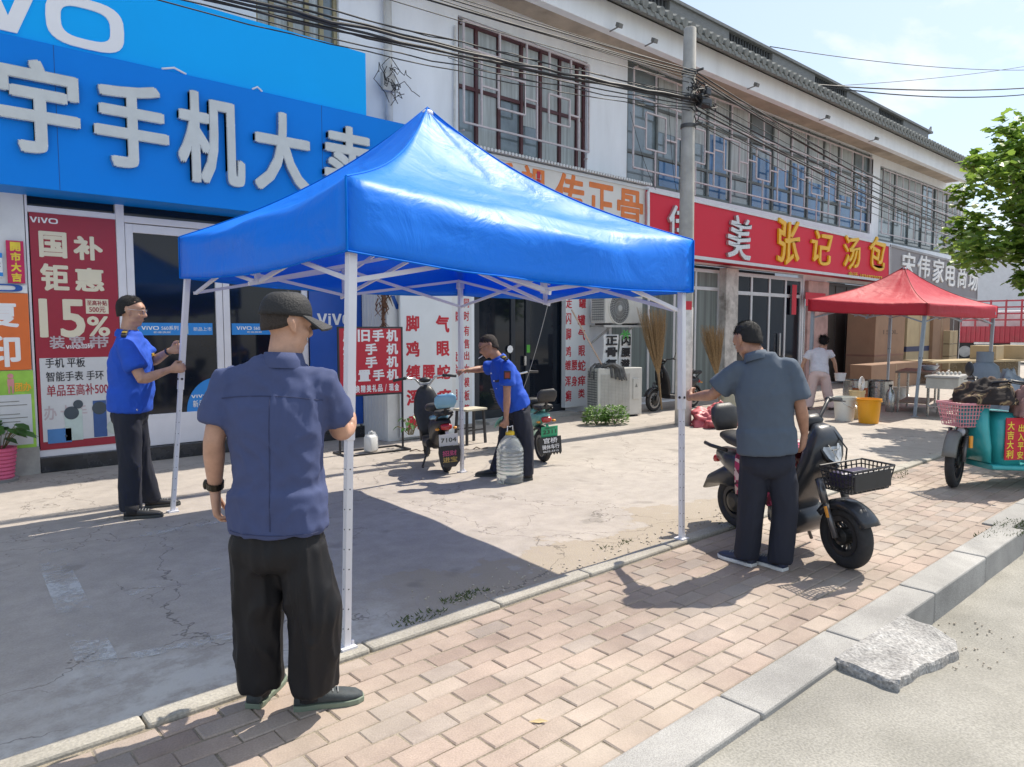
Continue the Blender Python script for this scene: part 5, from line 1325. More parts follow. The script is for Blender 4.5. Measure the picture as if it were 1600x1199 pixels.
# ------------------------------------------------ dark scooter beside the man in the grey blue polo
DKB = M('graphite_plastic', (.030, .034, .042), .35, var=.15, coat=.35)
def big_scooter():
    pf, pr_ = G(1322, 884), G(1152, 822)
    ax = Vector((pf.x - pr_.x, pf.y - pr_.y, 0)); L = 1.06
    a = math.atan2(ax.y, ax.x)
    d = Vector((math.cos(a), math.sin(a), 0)); c = pf + Vector((0, .0, 0)) - d * (L / 2 - .0)
    r_ = thing('electric_scooter', 'dark graphite electric scooter with black front basket and flowered seat cloth', 'scooter', (c.x, c.y, -.012), a)
    r_.rotation_euler[0] = R(3)
    xf, xr = L / 2, -L / 2; wr, tw = .222, .105
    wheel(r_, xf, wr, tw, 14, hubr=.06, steer=R(-6)); wheel(r_, xr, wr, tw, 14, hubr=.08)
    g = MB()
    for s_ in (-1, 1):
        g.tube([(xf, s_ * .095, wr), (xf - .09, s_ * .095, wr + .24)], .020, n=10); g.tube([(xf - .085, s_ * .095, wr + .22), (xf - .14, s_ * .095, wr + .38)], .027, n=12)
    g.bar((xf - .13, -.10, wr + .36), (xf - .13, .10, wr + .36), .05, .04)
    fk = g.build('fork', M('fork_steel', (.16, .16, .17), .3, metal=.6), r_, smooth=True)
    g = MB()
    for s_ in (-1, 1): g.tube([(xf - .095, s_ * .097, wr + .25), (xf - .135, s_ * .097, wr + .37)], .0215, n=12)
    g.build('fork_sleeve', CHROME, fk, smooth=True)
    for s_ in (-1, 1):
        g = MB(); g.frame_box((xf - .05, s_ * .122, wr + .17), Vector((.010, 0, .002)), Vector((0, .006, 0)), Vector((-.012, 0, .036))); g.build('reflector', LENSO, r_, bevel=.003)
    g = MB(); rs = []
    for k in range(12):
        aa = R(28 + 10.5 * k); e_ = .020 + .008 * math.cos(aa * 1.2)
        rs.append([Vector((xf + math.cos(aa) * (wr + e_ + q[1]), q[0], wr + math.sin(aa) * (wr + e_ + q[1]))) for q in ((-.070, -.045), (-.068, 0), (-.035, .018), (.035, .018), (.068, 0), (.070, -.045), (.060, -.045), (.034, .008), (-.034, .008), (-.060, -.045))])
    g.rings(rs); g.build('mudguard', DKB, r_, smooth=True)
    # tall front shield, faceted, with heart shaped lamp
    g = MB(); slabloft(g, [(xf - .40, .32, .13, .05, .1), (xf - .35, .44, .165, .06, .1), (xf - .27, .58, .185, .07, .15), (xf - .205, .72, .165, .085, .25), (xf - .185, .84, .135, .085, .3), (xf - .20, .92, .09, .06, .4), (xf - .24, .955, .05, .025, .5)], n=22, p=3.2)
    sh = g.build('leg_shield', DKB, r_, smooth=True)
    g = MB(); slabloft(g, [(xf - .30, .90, .07, .05, .3), (xf - .29, .97, .085, .06, .3), (xf - .31, 1.01, .06, .04, .4)], n=16); g.build('dash', BLACKP, r_, smooth=True)
    g = MB()
    outl = [(0, .675), (.07, .735), (.102, .805), (.092, .865), (.046, .888), (0, .874), (-.046, .888), (-.092, .865), (-.102, .805), (-.07, .735)]
    g.prism([Vector((xf - .085 + (z - .78) * -.28 - abs(y) * .25, y, z)) for y, z in outl], (-.05, 0, 0)); hl = g.build('headlight', BLACKP, r_, bevel=.006)
    g = MB(); g.prism([Vector((xf - .079 + (z - .78) * -.28 - abs(y) * .25, y * .82, .785 + (z - .785) * .82)) for y, z in outl], (-.01, 0, 0)); g.build('lens', LENSW, hl)
    g = MB()
    for (y0, z0, y1, z1) in ((0, .735, .045, .835), (0, .735, -.045, .835), (-.035, .80, .035, .80)): g.bar((xf - .073 + (z0 - .78) * -.28, y0, z0), (xf - .075 + (z1 - .78) * -.28 - abs(y1) * .25, y1, z1), .012, .006)
    g.build('lamp_emblem', CHROME, hl)
    # floor, side body, rear
    g = MB(); slabloft(g, [(xf - .42, .30, .13, .075, 1.57), (.10, .255, .155, .085, 1.57), (xr + .50, .27, .16, .09, 1.57)], n=18, p=3.5); g.build('floorboard', DKB, r_, smooth=True)
    g = MB(); g.lathe([(.02, -.175), (.10, -.172), (.115, -.15), (.115, .15), (.10, .172), (.02, .175)], (xf - .42, 0, .25), n=22, axis=(0, 1, 0)); g.build('front_side_pod', DKB, r_, smooth=True)
    g = MB(); slabloft(g, [(xr + .50, .33, .10, .10, 1.57), (xr + .40, .46, .14, .17, 1.5), (xr + .20, .52, .15, .13, 1.57), (xr, .56, .125, .09, 1.57), (xr - .16, .60, .08, .05, 1.57)], n=20); g.build('rear_body', DKB, r_, smooth=True)
    g = MB(); slabloft(g, [(xr + .50, .70, .08, .03, 1.57), (xr + .42, .72, .13, .05, 1.57), (xr + .22, .73, .155, .055, 1.57), (xr + .02, .75, .13, .05, 1.57), (xr - .10, .765, .09, .03, 1.57)], n=22); st = g.build('seat', SEATM, r_, smooth=True)
    # flowered cloth over the front of the seat, hanging to the floor
    m, n, l, b = nt('flowered_cloth'); t = n.new('ShaderNodeTexCoord'); v1 = n.new('ShaderNodeTexVoronoi'); v1.inputs['Scale'].default_value = 30
    rp_ = n.new('ShaderNodeValToRGB'); rp_.color_ramp.interpolation = 'CONSTANT'; e = rp_.color_ramp.elements
    e[0].position = 0; e[0].color = (.42, .06, .14, 1); e[1].position = .3; e[1].color = (.16, .012, .04, 1)
    for pos, c4 in ((.5, (.70, .52, .50, 1)), (.68, (.05, .03, .04, 1)), (.82, (.45, .04, .12, 1))): q = e.new(pos); q.color = c4
    l.new(t.outputs['Object'], v1.inputs['Vector']); l.new(v1.outputs['Color'], rp_.inputs[0]); l.new(rp_.outputs[0], b.inputs['Base Color']); b.inputs['Roughness'].default_value = .8
    g = MB(); rows = []
    prof = [(-.215, .36), (-.21, .50), (-.195, .64), (-.165, .765), (-.09, .80), (.09, .80), (.165, .765), (.195, .64), (.21, .50)]
    for i in range(9):
        x = xr + .22 + .060 * i; row = []
        for k, (y, z) in enumerate(prof):
            fo = .016 * math.sin(i * 2.4 + k) * (z < .7); row.append(Vector((x, y + fo * (1 if y > 0 else -1), z + .012 * math.sin(i * 1.7 + k) - (.02 * abs(i - 4) * .3 if z > .75 else 0))))
        rows.append(row)
    n9 = len(prof)
    g.add([p for r2 in rows for p in r2], [(i * n9 + k, i * n9 + k + 1, (i + 1) * n9 + k + 1, (i + 1) * n9 + k) for i in range(len(rows) - 1) for k in range(n9 - 1)])
    sc = g.build('seat_cloth', m, r_, smooth=True); sol = sc.modifiers.new('t', 'SOLIDIFY'); sol.thickness = .006
    # backrest, grab bar, rear box, mud flap
    g = MB(); slabloft(g, [(xr - .12, .80, .10, .03, 0), (xr - .14, .88, .125, .04, 0), (xr - .15, .97, .12, .04, 0), (xr - .16, 1.01, .07, .02, 0)], n=18); g.build('backrest', SEATM, r_, smooth=True)
    g = MB(); 
    for s_ in (-1, 1): g.tube([(xr + .02, s_ * .12, .66), (xr - .14, s_ * .15, .68), (xr - .22, s_ * .14, .69)], .016, n=8)
    g.build('grab_rail', BLACKP, r_, smooth=True)
    g = MB(); slabloft(g, [(xr + .06, .44, .10, .10, 1.2), (xr - .10, .43, .11, .10, 1.2), (xr - .24, .38, .12, .055, 1.3), (xr - .30, .30, .11, .02, 1.4)], n=18); g.build('rear_mudguard', DKB, r_, smooth=True)
    g = MB(); slabloft(g, [(xr - .16, .56, .07, .03, 1.57), (xr - .205, .55, .075, .035, 1.57)], n=14); g.build('tail_light', LENSR, r_, smooth=True)
    handlebar(r_, xf - .27, 1.0, w=.34, rise=.10, back=.13, bar=BLACKP, steer=R(-6), display=False)
    for s_ in (-1,): pass
    # long shallow basket ahead of the shield
    g = basket_mesh(xf - .04, xf + .22, .165, .19, .57, .72, n=8, r=.0045)
    bk = g.build('basket', BLACKP, r_)
    g = MB(); g.frame_box((xf + .04, 0, .63), Vector((.06, 0, 0)), Vector((0, .145, 0)), Vector((0, 0, .05))); g.build('basket_liner', M('purple_black_bag', (.035, .025, .07), .4, var=.3), bk, bevel=.02)
    g = MB(); g.frame_box((xf + .21, 0, .645), Vector((.008, 0, 0)), Vector((0, .165, 0)), Vector((0, 0, .06))); g.build('basket_front', BLACKP, bk, bevel=.01)
    g = MB(); g.tube([(xf - .16, .03, .95), (xf - .06, .08, .80), (xf - .10, .09, .52), (xf - .04, .10, .32)], .006, n=5); g.build('brake_hose', BLACKP, r_)
    g = MB(); g.tube([(.05, .12, .20), (.0, .24, .02)], .013, n=8); g.build('kick_stand', BLACKP, r_)
big_scooter()

# ------------------------------------------------ black motor scooter by the air conditioners
p = G(1015, 640); 
step_scooter('electric_scooter', 'black scooter with mirrors and orange lamp parked behind the concrete pole', (11.95, 8.5, 0), R(178), BLACKP, M('black_gloss', (.02, .02, .024), .2, coat=.5, var=.1), mirrors=True, wr=.22, L=1.25, bar=BLACKP, seat_h=.78)
g = MB()
# ------------------------------------------------ cargo tricycle
TQ = M('turquoise_paint', (.035, .36, .37), .35, var=.12, coat=.3, dirt=.12); NAVYB = M('navy_box', (.028, .035, .055), .45, var=.2)
def tricycle():
    pf = G(1490, 760)
    a = R(146); d = Vector((math.cos(a), math.sin(a), 0))
    L = 1.75; c = pf - d * 1.0
    r_ = thing('cargo_tricycle', 'turquoise cargo tricycle with pink basket and heaped blankets', 'tricycle', (c.x, c.y, -.012), a)
    xf = 1.0 - .0
    wheel(r_, xf, .275, .085, 12, hubr=.07, steer=R(39))
    for s_ in (-1, 1): wheel(r_, -1.15, .25, .10, 12, hubr=.08, y=s_ * .48)
    T = Matrix.Translation((xf, 0, 0)) @ Matrix.Rotation(R(39), 4, 'Z') @ Matrix.Translation((-xf, 0, 0))
    g = MB()
    for s_ in (-1, 1): g.tube([(xf, s_ * .075, .275), (xf - .12, s_ * .075, .60)], .02, n=10)
    for s_ in (-1, 1):
        for k in range(9): g.lathe([(.030, -.006), (.030, .006)], Vector((xf - .06, s_ * .075, .42)) + Vector((-.12, 0, .365)) * (k * .045), n=10, axis=(-.12, 0, .365))
    g.xform(T); g.build('fork', M('fork_steel', (.16, .16, .17)), r_, smooth=True)
    g = MB(); rs = []
    for k in range(11):
        aa = R(15 + 12 * k); rs.append([Vector((xf + math.cos(aa) * (.305 + q[1]), q[0], .275 + math.sin(aa) * (.305 + q[1]))) for q in ((-.065, -.03), (-.06, 0), (-.03, .015), (.03, .015), (.06, 0), (.065, -.03), (.03, .006), (-.03, .006))])
    g.rings(rs); g.xform(T); g.build('mudguard', M('grey_casting', (.16, .16, .15)), r_, smooth=True)
    g = MB(); slabloft(g, [(xf - .24, .28, .18, .04, .1), (xf - .20, .45, .21, .06, .1), (xf - .17, .65, .20, .07, .1), (xf - .19, .82, .17, .06, .2), (xf - .22, .88, .12, .03, .2)], n=22); g.build('leg_shield', TQ, r_, smooth=True)
    lamp(r_, (xf - .01, .06, .585), .06, ax=(1, .2, 0))
    g = MB(); g.frame_box((xf - .0, .20, .50), Vector((.015, 0, 0)), Vector((0, .012, 0)), Vector((0, 0, .06))); g.build('indicator', LENSO, r_, bevel=.004)
    g = MB(); slabloft(g, [(xf - .24, .24, .22, .03, 1.57), (.1, .22, .34, .03, 1.57), (-.30, .22, .40, .035, 1.57)], n=18, p=5); g.build('floorboard', TQ, r_, smooth=False, bevel=.008)
    # red and yellow couplet on the side panel next to the driver's knees
    g = MB(); slabloft(g, [(.55, .26, .22, .14, 0), (.55, .50, .24, .17, 0), (.55, .70, .24, .17, 0), (.55, .78, .19, .12, 0)], n=20, p=4); bd = g.build('side_body', TQ, r_, smooth=True)
    g = MB(); g.box(.41, .67, .246, .256, .32, .74); cp = g.build('red_couplet', M('red_paper', (.55, .02, .04)), bd)
    for col_, x in (('发', .0), ):
        pass
    for i, s_ in enumerate('大吉大利'):
        g = MB(); put_text(g, s_, (.655, .257, .62 - i * .095), (-1, 0, 0), (0, 0, 1), .075, .085, .002, .02); g.build('lettering', M('yellow_ink', (.80, .62, .05)), cp)
    for i, s_ in enumerate('出入平安'):
        g = MB(); put_text(g, s_, (.535, .257, .60 - i * .09), (-1, 0, 0), (0, 0, 1), .065, .075, .002, .02); g.build('lettering', M('yellow_ink', (.80, .62, .05)), cp)
    # seat box and cargo bed
    g = MB(); g.box(-.30, .12, -.42, .42, .28, .62); g.build('seat_box', TQ, r_, bevel=.02)
    g = MB(); g.box(-1.65, -.36, -.52, .52, .36, .42); g.build('bed_floor', TQ, r_, bevel=.01)
    for s_ in (-1, 1):
        g = MB(); g.box(-1.65, -.36, s_ * .52 - .015, s_ * .52 + .015, .421, .72); g.build('bed_side', TQ, r_, bevel=.006)
    g = MB(); g.box(-.39, -.361, -.50, .50, .421, 1.02); g.build('navy_panel', NAVYB, r_, bevel=.01)
    g = MB(); g.tube([(-.33, -.52, .6), (-.33, -.52, 1.08), (-.33, -.46, 1.14), (-.33, .46, 1.14), (-.33, .52, 1.08), (-.33, .52, .6)], .016, n=8); g.build('guard_rail', BLACKP, r_, smooth=True)
    g = MB(); put_text(g, '金鹏', (-.6, .536, .5), (-1, 0, 0), (0, 0, 1), .32, .13, .003, .01); g.build('lettering', LWHITE, r_)
    g = MB(); g.tube([(xf - .15, 0, .6), (xf - .26, 0, 1.02)], .025, n=8); g.build('steering_column', BLACKP, r_)
    handlebar(r_, xf - .28, 1.02, w=.36, rise=.08, bar=BLACKP)
    g = MB(); g.tube([(xf - .34, -.12, 1.06), (xf - .32, -.18, 1.12), (xf - .31, -.22, 1.17)], .008, n=6); st_ = g.build('mirror_stem', BLACKP, r_)
    g = MB(); g.ell((xf - .31, -.23, 1.20), .02, .06, .078, n=14, m=8); g.build('mirror', MIRR, st_, smooth=True)
    g = MB(); g.lathe([(.13, 0), (.145, .16), (.14, .165), (.12, .02)], n=24)   # pink basket
    bkt = MB(); 
    X0, X1 = xf - .22, xf + .06
    def rg(t_): 
        return [Vector((X0, -.125 - .04 * t_, .64 + .23 * t_)), Vector((X1 + .04 * t_, -.125 - .04 * t_, .64 + .23 * t_)), Vector((X1 + .04 * t_, .125 + .04 * t_, .64 + .23 * t_)), Vector((X0, .125 + .04 * t_, .64 + .23 * t_))]
    for k in range(7):
        q = rg(k / 6)
        for i in range(4): bkt.bar(q[i], q[(i + 1) % 4], .006 if k < 6 else .02, .007 if k < 6 else .022)
    a_, b_ = rg(0), rg(1)
    for i in range(4):
        for k in range(9): bkt.bar(a_[i].lerp(a_[(i + 1) % 4], k / 9), b_[i].lerp(b_[(i + 1) % 4], k / 9), .007, .006)
    bkt.quad(*a_)
    bkt.build('basket', M('pink_plastic', (.62, .26, .30), .45, var=.1, dirt=.1), r_)
    return r_
TRI = tricycle()
def heap(name, label, cat, c, size, mat, seed, n=36, m=18, amp=.25, rz=0., smooth=True, squash=1.):
    """a heaped cloth: folded lump resting flat"""
    g = MB(); rs = []
    for i in range(m + 1):
        t_ = math.pi * .5 * i / m; ring = []
        for k in range(n):
            a = 2 * math.pi * k / n; p = Vector((math.cos(a) * math.cos(t_), math.sin(a) * math.cos(t_), math.sin(t_) ** squash))
            q = p * 2.1 + Vector((seed * 3.1, seed, 0))
            f = 1 + amp * (noise.noise(q) + .6 * noise.noise(q * 2.3)) + amp * .5 * abs(noise.noise(q * Vector((4.5, 4.5, 2))[0] if False else q * 4.1))
            v = Vector((p.x * size[0] * f, p.y * size[1] * f, p.z * size[2] * f)); v.rotate(Matrix.Rotation(rz, 3, 'Z')); ring.append(v)
        rs.append(ring)
    g.rings(rs)
    o = g.build(name, mat, smooth=smooth); o.location = c
    return tag(o, label, cat)
m, n, l, b = nt('camouflage_quilt'); t = n.new('ShaderNodeTexCoord'); q = n.new('ShaderNodeTexNoise'); q.inputs['Scale'].default_value = 4.2; q.inputs['Detail'].default_value = 2; q.inputs['Distortion'].default_value = 1.6
rp_ = n.new('ShaderNodeValToRGB'); e = rp_.color_ramp.elements; rp_.color_ramp.interpolation = 'CONSTANT'; e[0].position = 0; e[0].color = (.025, .018, .016, 1); e[1].position = .52; e[1].color = (.10, .06, .04, 1)
for pos, c4 in ((.57, (.26, .19, .10, 1)), (.61, (.05, .03, .025, 1)), (.68, (.24, .14, .11, 1))): w = e.new(pos); w.color = c4
l.new(t.outputs['Object'], q.inputs['Vector']); l.new(q.outputs['Fac'], rp_.inputs[0]); l.new(rp_.outputs[0], b.inputs['Base Color']); b.inputs['Roughness'].default_value = .9
tp = TRI.location
TA = TRI.rotation_euler.z
def TL(x, y, z): return Vector((tp.x + math.cos(TA) * x - math.sin(TA) * y, tp.y + math.sin(TA) * x + math.cos(TA) * y, z))
heap('quilt', 'dark brown patterned quilt heaped over the tricycle handlebar', 'blanket', TL(.70, .03, .86), (.27, .28, .22), m, 2, rz=R(-10))
heap('blanket', 'dusty pink blanket bunched beside the brown quilt on the tricycle', 'blanket', TL(.42, .20, .74), (.15, .13, .28), M('dusty_pink_cloth', (.30, .17, .16), .9, var=.25, scale=6), 5)
heap('blanket', 'rust coloured blanket hanging behind the dusty pink one on the tricycle', 'blanket', TL(.33, .22, .36), (.09, .08, .55), M('rust_cloth', (.28, .09, .08), .9, var=.2, scale=6), 8)
# ================================================================== people
def remesh(o, vox, sm=3, fac=.5, disp=None):
    """fuse the overlapping closed pieces of o into one skin"""
    md = o.modifiers.new('fuse', 'REMESH'); md.mode = 'VOXEL'; md.voxel_size = vox; md.use_smooth_shade = True
    bpy.context.view_layer.update()
    dg = bpy.context.evaluated_depsgraph_get()
    me = bpy.data.meshes.new_from_object(o.evaluated_get(dg)); o.modifiers.clear()
    old = o.data; o.data = me; bpy.data.meshes.remove(old)
    b = bmesh.new(); b.from_mesh(me)
    for _ in range(sm): bmesh.ops.smooth_vert(b, verts=b.verts, factor=fac, use_axis_x=True, use_axis_y=True, use_axis_z=True)
    if disp:
        b.normal_update()
        mv = [(v, disp(v.co, v.normal)) for v in b.verts]
        for v, q in mv: v.co += v.normal * q
        bmesh.ops.smooth_vert(b, verts=b.verts, factor=.3, use_axis_x=True, use_axis_y=True, use_axis_z=True)
    for f in b.faces: f.smooth = True
    b.to_mesh(me); b.free()
    return o
def ering(c, lat, fwd, a, b_, n=20, p=2.3):
    out = []
    for k in range(n):
        t_ = 2 * math.pi * k / n; c_, s_ = math.cos(t_), math.sin(t_)
        out.append(c + lat * (a * math.copysign(abs(c_) ** (2 / p), c_)) + fwd * (b_ * math.copysign(abs(s_) ** (2 / p), s_)))
    return out
def limb(g, pts, rad, n=12, sub=3):
    """smooth tapered tube through joints"""
    P_, R_ = [], []
    for i in range(len(pts) - 1):
        for k in range(sub):
            t_ = k / sub; P_.append(pts[i].lerp(pts[i + 1], t_)); R_.append(rad[i] + (rad[i + 1] - rad[i]) * t_)
    P_.append(pts[-1]); R_.append(rad[-1])
    g.tube(P_, R_, n=n); g.ell(P_[0], R_[0], R_[0], R_[0], n=n, m=6); g.ell(P_[-1], R_[-1], R_[-1], R_[-1], n=n, m=6)
def hand(g, w, d, pn, right, grip=0., spread=.0, S=1.):
    """w wrist, d towards the knuckles, pn palm normal; the thumb leaves the side of the palm"""
    d = d.normalized(); pn = (pn - d * pn.dot(d)).normalized(); t = d.cross(pn) * (1 if right else -1)
    L = .090 * S
    rs = [ering(w + d * (L * q) + pn * (.004 * q), t, pn, a * S, b_ * S, 14, 2.8) for q, a, b_ in ((-.25, .026, .021), (0, .028, .020), (.3, .036, .019), (.65, .041, .017), (1.0, .041, .014), (1.08, .036, .010))]
    g.rings(rs)
    fl = (.070, .080, .074, .058)
    for k in range(4):
        off = (.030 - .0205 * k) * S
        base = w + d * (L * (1.0 - (.0 if k in (1, 2) else .05) - (.06 if k == 3 else 0))) + t * off
        cu = 0; p = base - d * .012; pts = [p, base]; dirv = d + t * (.10 * (1.2 - .8 * k)) * (1 - grip) * (1 + spread)
        dirv.normalize(); q = base
        for seg, fr_ in ((0, .46), (1, .31), (2, .23)):
            cu = (16 + grip * 62, 20 + grip * 64, 14 + grip * 40)[seg] + (4 * k if grip < .5 else 0)
            ax = dirv.cross(pn).normalized()
            rot = Matrix.Rotation(R(cu), 3, ax); dirv = (rot @ dirv).normalized()
            pn_new = rot @ pn
            q = q + dirv * (fl[k] * fr_ * S); pts.append(q)
            pnl = pn; pn = pn_new
        pn = pn_orig if False else pn
        g.tube(pts, [.0095 * S, .0098 * S, .0090 * S, .0084 * S, .0068 * S], n=9); g.ell(pts[-1], .0068 * S, .0068 * S, .0068 * S, n=8, m=5)
        # reset the palm normal for the next finger
        pn = (rs_n := (t.cross(d) * (1 if right else -1))).normalized()
    b0 = w + d * (L * .28) + t * (.030 * S); dd = (d * .62 + t * .75 + pn * (.15 + .5 * grip)).normalized(); b1 = b0 + dd * .040 * S
    dd2 = (d * .80 + t * (.35 - .45 * grip) + pn * (.25 + .55 * grip)).normalized(); b2 = b1 + dd2 * .032 * S; b3 = b2 + (dd2 + pn * .25 * grip - t * .3 * grip).normalized() * .026 * S
    g.tube([b0 - dd * .02, b0, b1, b2, b3], [.015 * S, .016 * S, .0125 * S, .0105 * S, .0080 * S], n=10); g.ell(b3, .008 * S, .008 * S, .008 * S, n=8, m=5)
def head_piece(g, c, f, u, S=1.):
    f = f.normalized(); u = (u - f * u.dot(f)).normalized(); r_ = f.cross(u)
    Mx = Matrix((r_, f, u)).transposed()
    A = lambda x, y, z: c + Mx @ Vector((x, y, z)) * S
    E = lambda x, y, z, a, b_, d_, n=18, m=12: g.ell(A(x, y, z), a * S, b_ * S, d_ * S, rot=Mx, n=n, m=m)
    E(0, -.012, .032, .076, .097, .085, 24, 16)
    E(0, .020, -.030, .066, .068, .085); E(0, .036, -.070, .050, .050, .045); E(0, .066, -.098, .024, .020, .018)
    E(0, .050, .030, .060, .048, .045)
    for s_ in (-1, 1):
        E(s_ * .040, .060, -.028, .022, .022, .022); E(s_ * .032, .078, .026, .024, .012, .009); E(s_ * .050, .018, -.075, .016, .032, .022)
        E(s_ * .078, -.006, -.008, .008, .018, .030, 12, 8); E(s_ * .083, -.014, .004, .008, .013, .020, 12, 8); E(s_ * .077, .004, -.032, .008, .009, .010, 10, 6)
        E(s_ * .031, .0835, .008, .016, .010, .009)
        E(s_ * .012, .098, -.034, .010, .010, .008, 10, 6)
    g.tube([A(0, .086, .016), A(0, .098, -.006), A(0, .110, -.028), A(0, .104, -.038)], [.009 * S, .011 * S, .014 * S, .011 * S], n=10)
    E(0, .088, -.060, .024, .010, .0065, 14, 8); E(0, .086, -.070, .020, .010, .0070, 14, 8)
    return A, Mx
def add_face(body, A, Mx, S, glasses=None, cig=False, fullhair=None, brow=True, mat=HAIR):
    wq = MB()
    for s_ in (-1, 1):
        g = MB(); g.ell(A(s_ * .031, .089, .008), .011 * S, .006 * S, .0055 * S, rot=Mx, n=10, m=8); o = g.build('eye', M('eye_dark', (.035, .022, .018), .15, var=0), body, smooth=True)
        g = MB(); g.tube([A(s_ * .014, .094, .030), A(s_ * .030, .093, .035), A(s_ * .048, .082, .030)], [.0028 * S, .0036 * S, .002 * S], n=6); g.build('eyebrow', mat, body)
    g = MB(); g.tube([A(-.021, .0935, -.0655), A(-.008, .097, -.0645), A(.008, .097, -.0645), A(.021, .0935, -.0655)], [.001, .0018, .0018, .001], n=5); g.build('lips', M('lip', (.28, .10, .09), .5), body)
    if glasses:
        g = MB()
        for s_ in (-1, 1):
            g.tube([A(s_ * (.033 + .024 * math.cos(t_ * .5236)), .105 - .006 * abs(math.cos(t_ * .5236)), .004 + .018 * math.sin(t_ * .5236)) for t_ in range(12)], .0016 * S, n=5, closed=True)
            g.tube([A(s_ * .057, .098, .010), A(s_ * .081, .05, .012), A(s_ * .085, -.012, .010), A(s_ * .083, -.03, -.006)], .0016 * S, n=5)
        g.tube([A(-.010, .106, .008), A(0, .110, .012), A(.010, .106, .008)], .0016 * S, n=5)
        gl = g.build('glasses', glasses, body)
    if cig:
        g = MB(); g.tube([A(.012, .096, -.066), A(.022, .150, -.074)], .0042 * S, n=8); g.build('cigarette', LWHITE, body)
def hair_piece(body, A, S, mat, front=.055, back=-.055, side=.0, thick=1.05, bald=0., rough=.004, loc=None, long_=0.):
    """a cap of hair ending at a hairline"""
    g = MB(); n = 44; rs = []
    for i in range(13):
        ring = []
        for k in range(n):
            a = 2 * math.pi * k / n; cy = math.cos(a); sx = math.sin(a)    # a = 0 faces ahead
            zf = front if cy > 0 else back
            lim = (front * max(0, cy) ** .6 + back * max(0, -cy) ** .6 * 1.0 + side * abs(sx) ** 3)
            if cy > .0: lim = front * cy ** .5 + side * (1 - cy ** .5)
            else: lim = back * (-cy) ** .45 + side * (1 - (-cy) ** .45)
            zt = .032 + .085 * 1.0
            q = i / 12; z = lim + (.117 - lim) * math.sin(q * math.pi / 2)
            if z > .117: z = .117
            hgt = max(-1, min(1, (z - .032) / .088))
            rad = math.sqrt(max(0, 1 - hgt * hgt)) if z > .032 else 1 - .10 * ((.032 - z) / .09) ** 2
            tq = min(1, i / 6); f = .985 + (thick - .985) * (tq * tq * (3 - 2 * tq)) ** .6
            p = Vector((.076 * rad * sx * f, -.012 + .097 * rad * cy * f, .032 + (z - .032) * (1 + (f - 1) * .8)))
            w = (noise.noise(p * 60) + .7 * noise.noise(p * 140)) * rough * (i > 0)
            ring.append(A(*(p * (1 + w / .09))))
        rs.append(ring)
    g.rings(rs)
    rg = random.Random(3)
    for _ in range(1500):
        i = rg.choice((1, 1, 2, 2, 3, 4, 5, 6, 7, 8, 9, 10, 11)); k = rg.randrange(n); p = rs[i][k].lerp(rs[i][(k + 1) % n], rg.random()).lerp(rs[min(12, i + 1)][k], rg.random() * .9)
        cc = A(0, -.012, .02); no = (p - cc).normalized(); dn = (A(0, 0, -1) - A(0, 0, 0)).normalized() + (A(0, -1, 0) - A(0, 0, 0)).normalized() * .4
        t_ = (dn - no * dn.dot(no)).normalized(); t_ = (t_ + Vector((rg.uniform(-.5, .5), rg.uniform(-.5, .5), rg.uniform(-.5, .5)))).normalized(); sd_ = no.cross(t_) * .0017
        L_h = rg.uniform(.008, .020) * (thick - 1) * 26; q = p - no * .002
        g.add([q - sd_, q + sd_, q + t_ * L_h + no * L_h * .42], [(0, 1, 2)])
    o = g.build('hair', mat, body, smooth=True)
    return o
def fold_fn(seed, amp, sc=9., dirv=(1, 1, .35)):
    s_ = Vector((seed * 7.3, seed * 3.1, seed)); d = Vector(dirv)
    def f(co, no):
        p = Vector((co.x * d.x, co.y * d.y, co.z * d.z)) * sc + s_
        a = noise.noise(p + Vector((noise.noise(p * .7), noise.noise(p * .7 + s_), 0)) * 1.1)
        r_ = 1 - abs(a) * 2.4
        q = noise.noise(p * 2.2)
        return amp * (max(0, r_) ** 2 - .25) + amp * .4 * q + amp * .5 * max(0, 1 - 3 * abs(noise.noise(p * 1.7 + s_))) ** 2
    return f
SOCK = M('dark_sock', (.02, .02, .024), .9)
LACE = M('lace_grey', (.25, .26, .26), .8)
BELT = M('black_belt', (.02, .02, .02), .4)
def shoe(g, sole, heel, toe, up, S=1., w=.046):
    d = (toe - heel); L = d.length; d.normalize(); s_ = d.cross(Vector((0, 0, 1))).normalized(); z = Vector((0, 0, 1))
    prof = ((-.02, .030, .050), (.10, .036, .075), (.30, .036, .072), (.5, .040, .056), (.72, .046, .044), (.90, .038, .034), (1.0, .016, .020))
    g.rings([ering(heel + d * (L * q) + z * (.016 + h / 2), s_, z, w_ * w / .046, h / 2, 14, 2.6) for q, w_, h in prof])
    sole.rings([[heel + d * (L * q) + s_ * (sy * (w_ + .004) * w / .046) + z * zz for sy, zz in ((-1, 0.002), (1, 0.002), (1.02, .026), (-1.02, .026))] for q, w_, h in ((-.03, .030, 0), (.10, .038, 0), (.35, .036, 0), (.6, .044, 0), (.78, .046, 0), (.93, .036, 0), (1.02, .014, 0))])

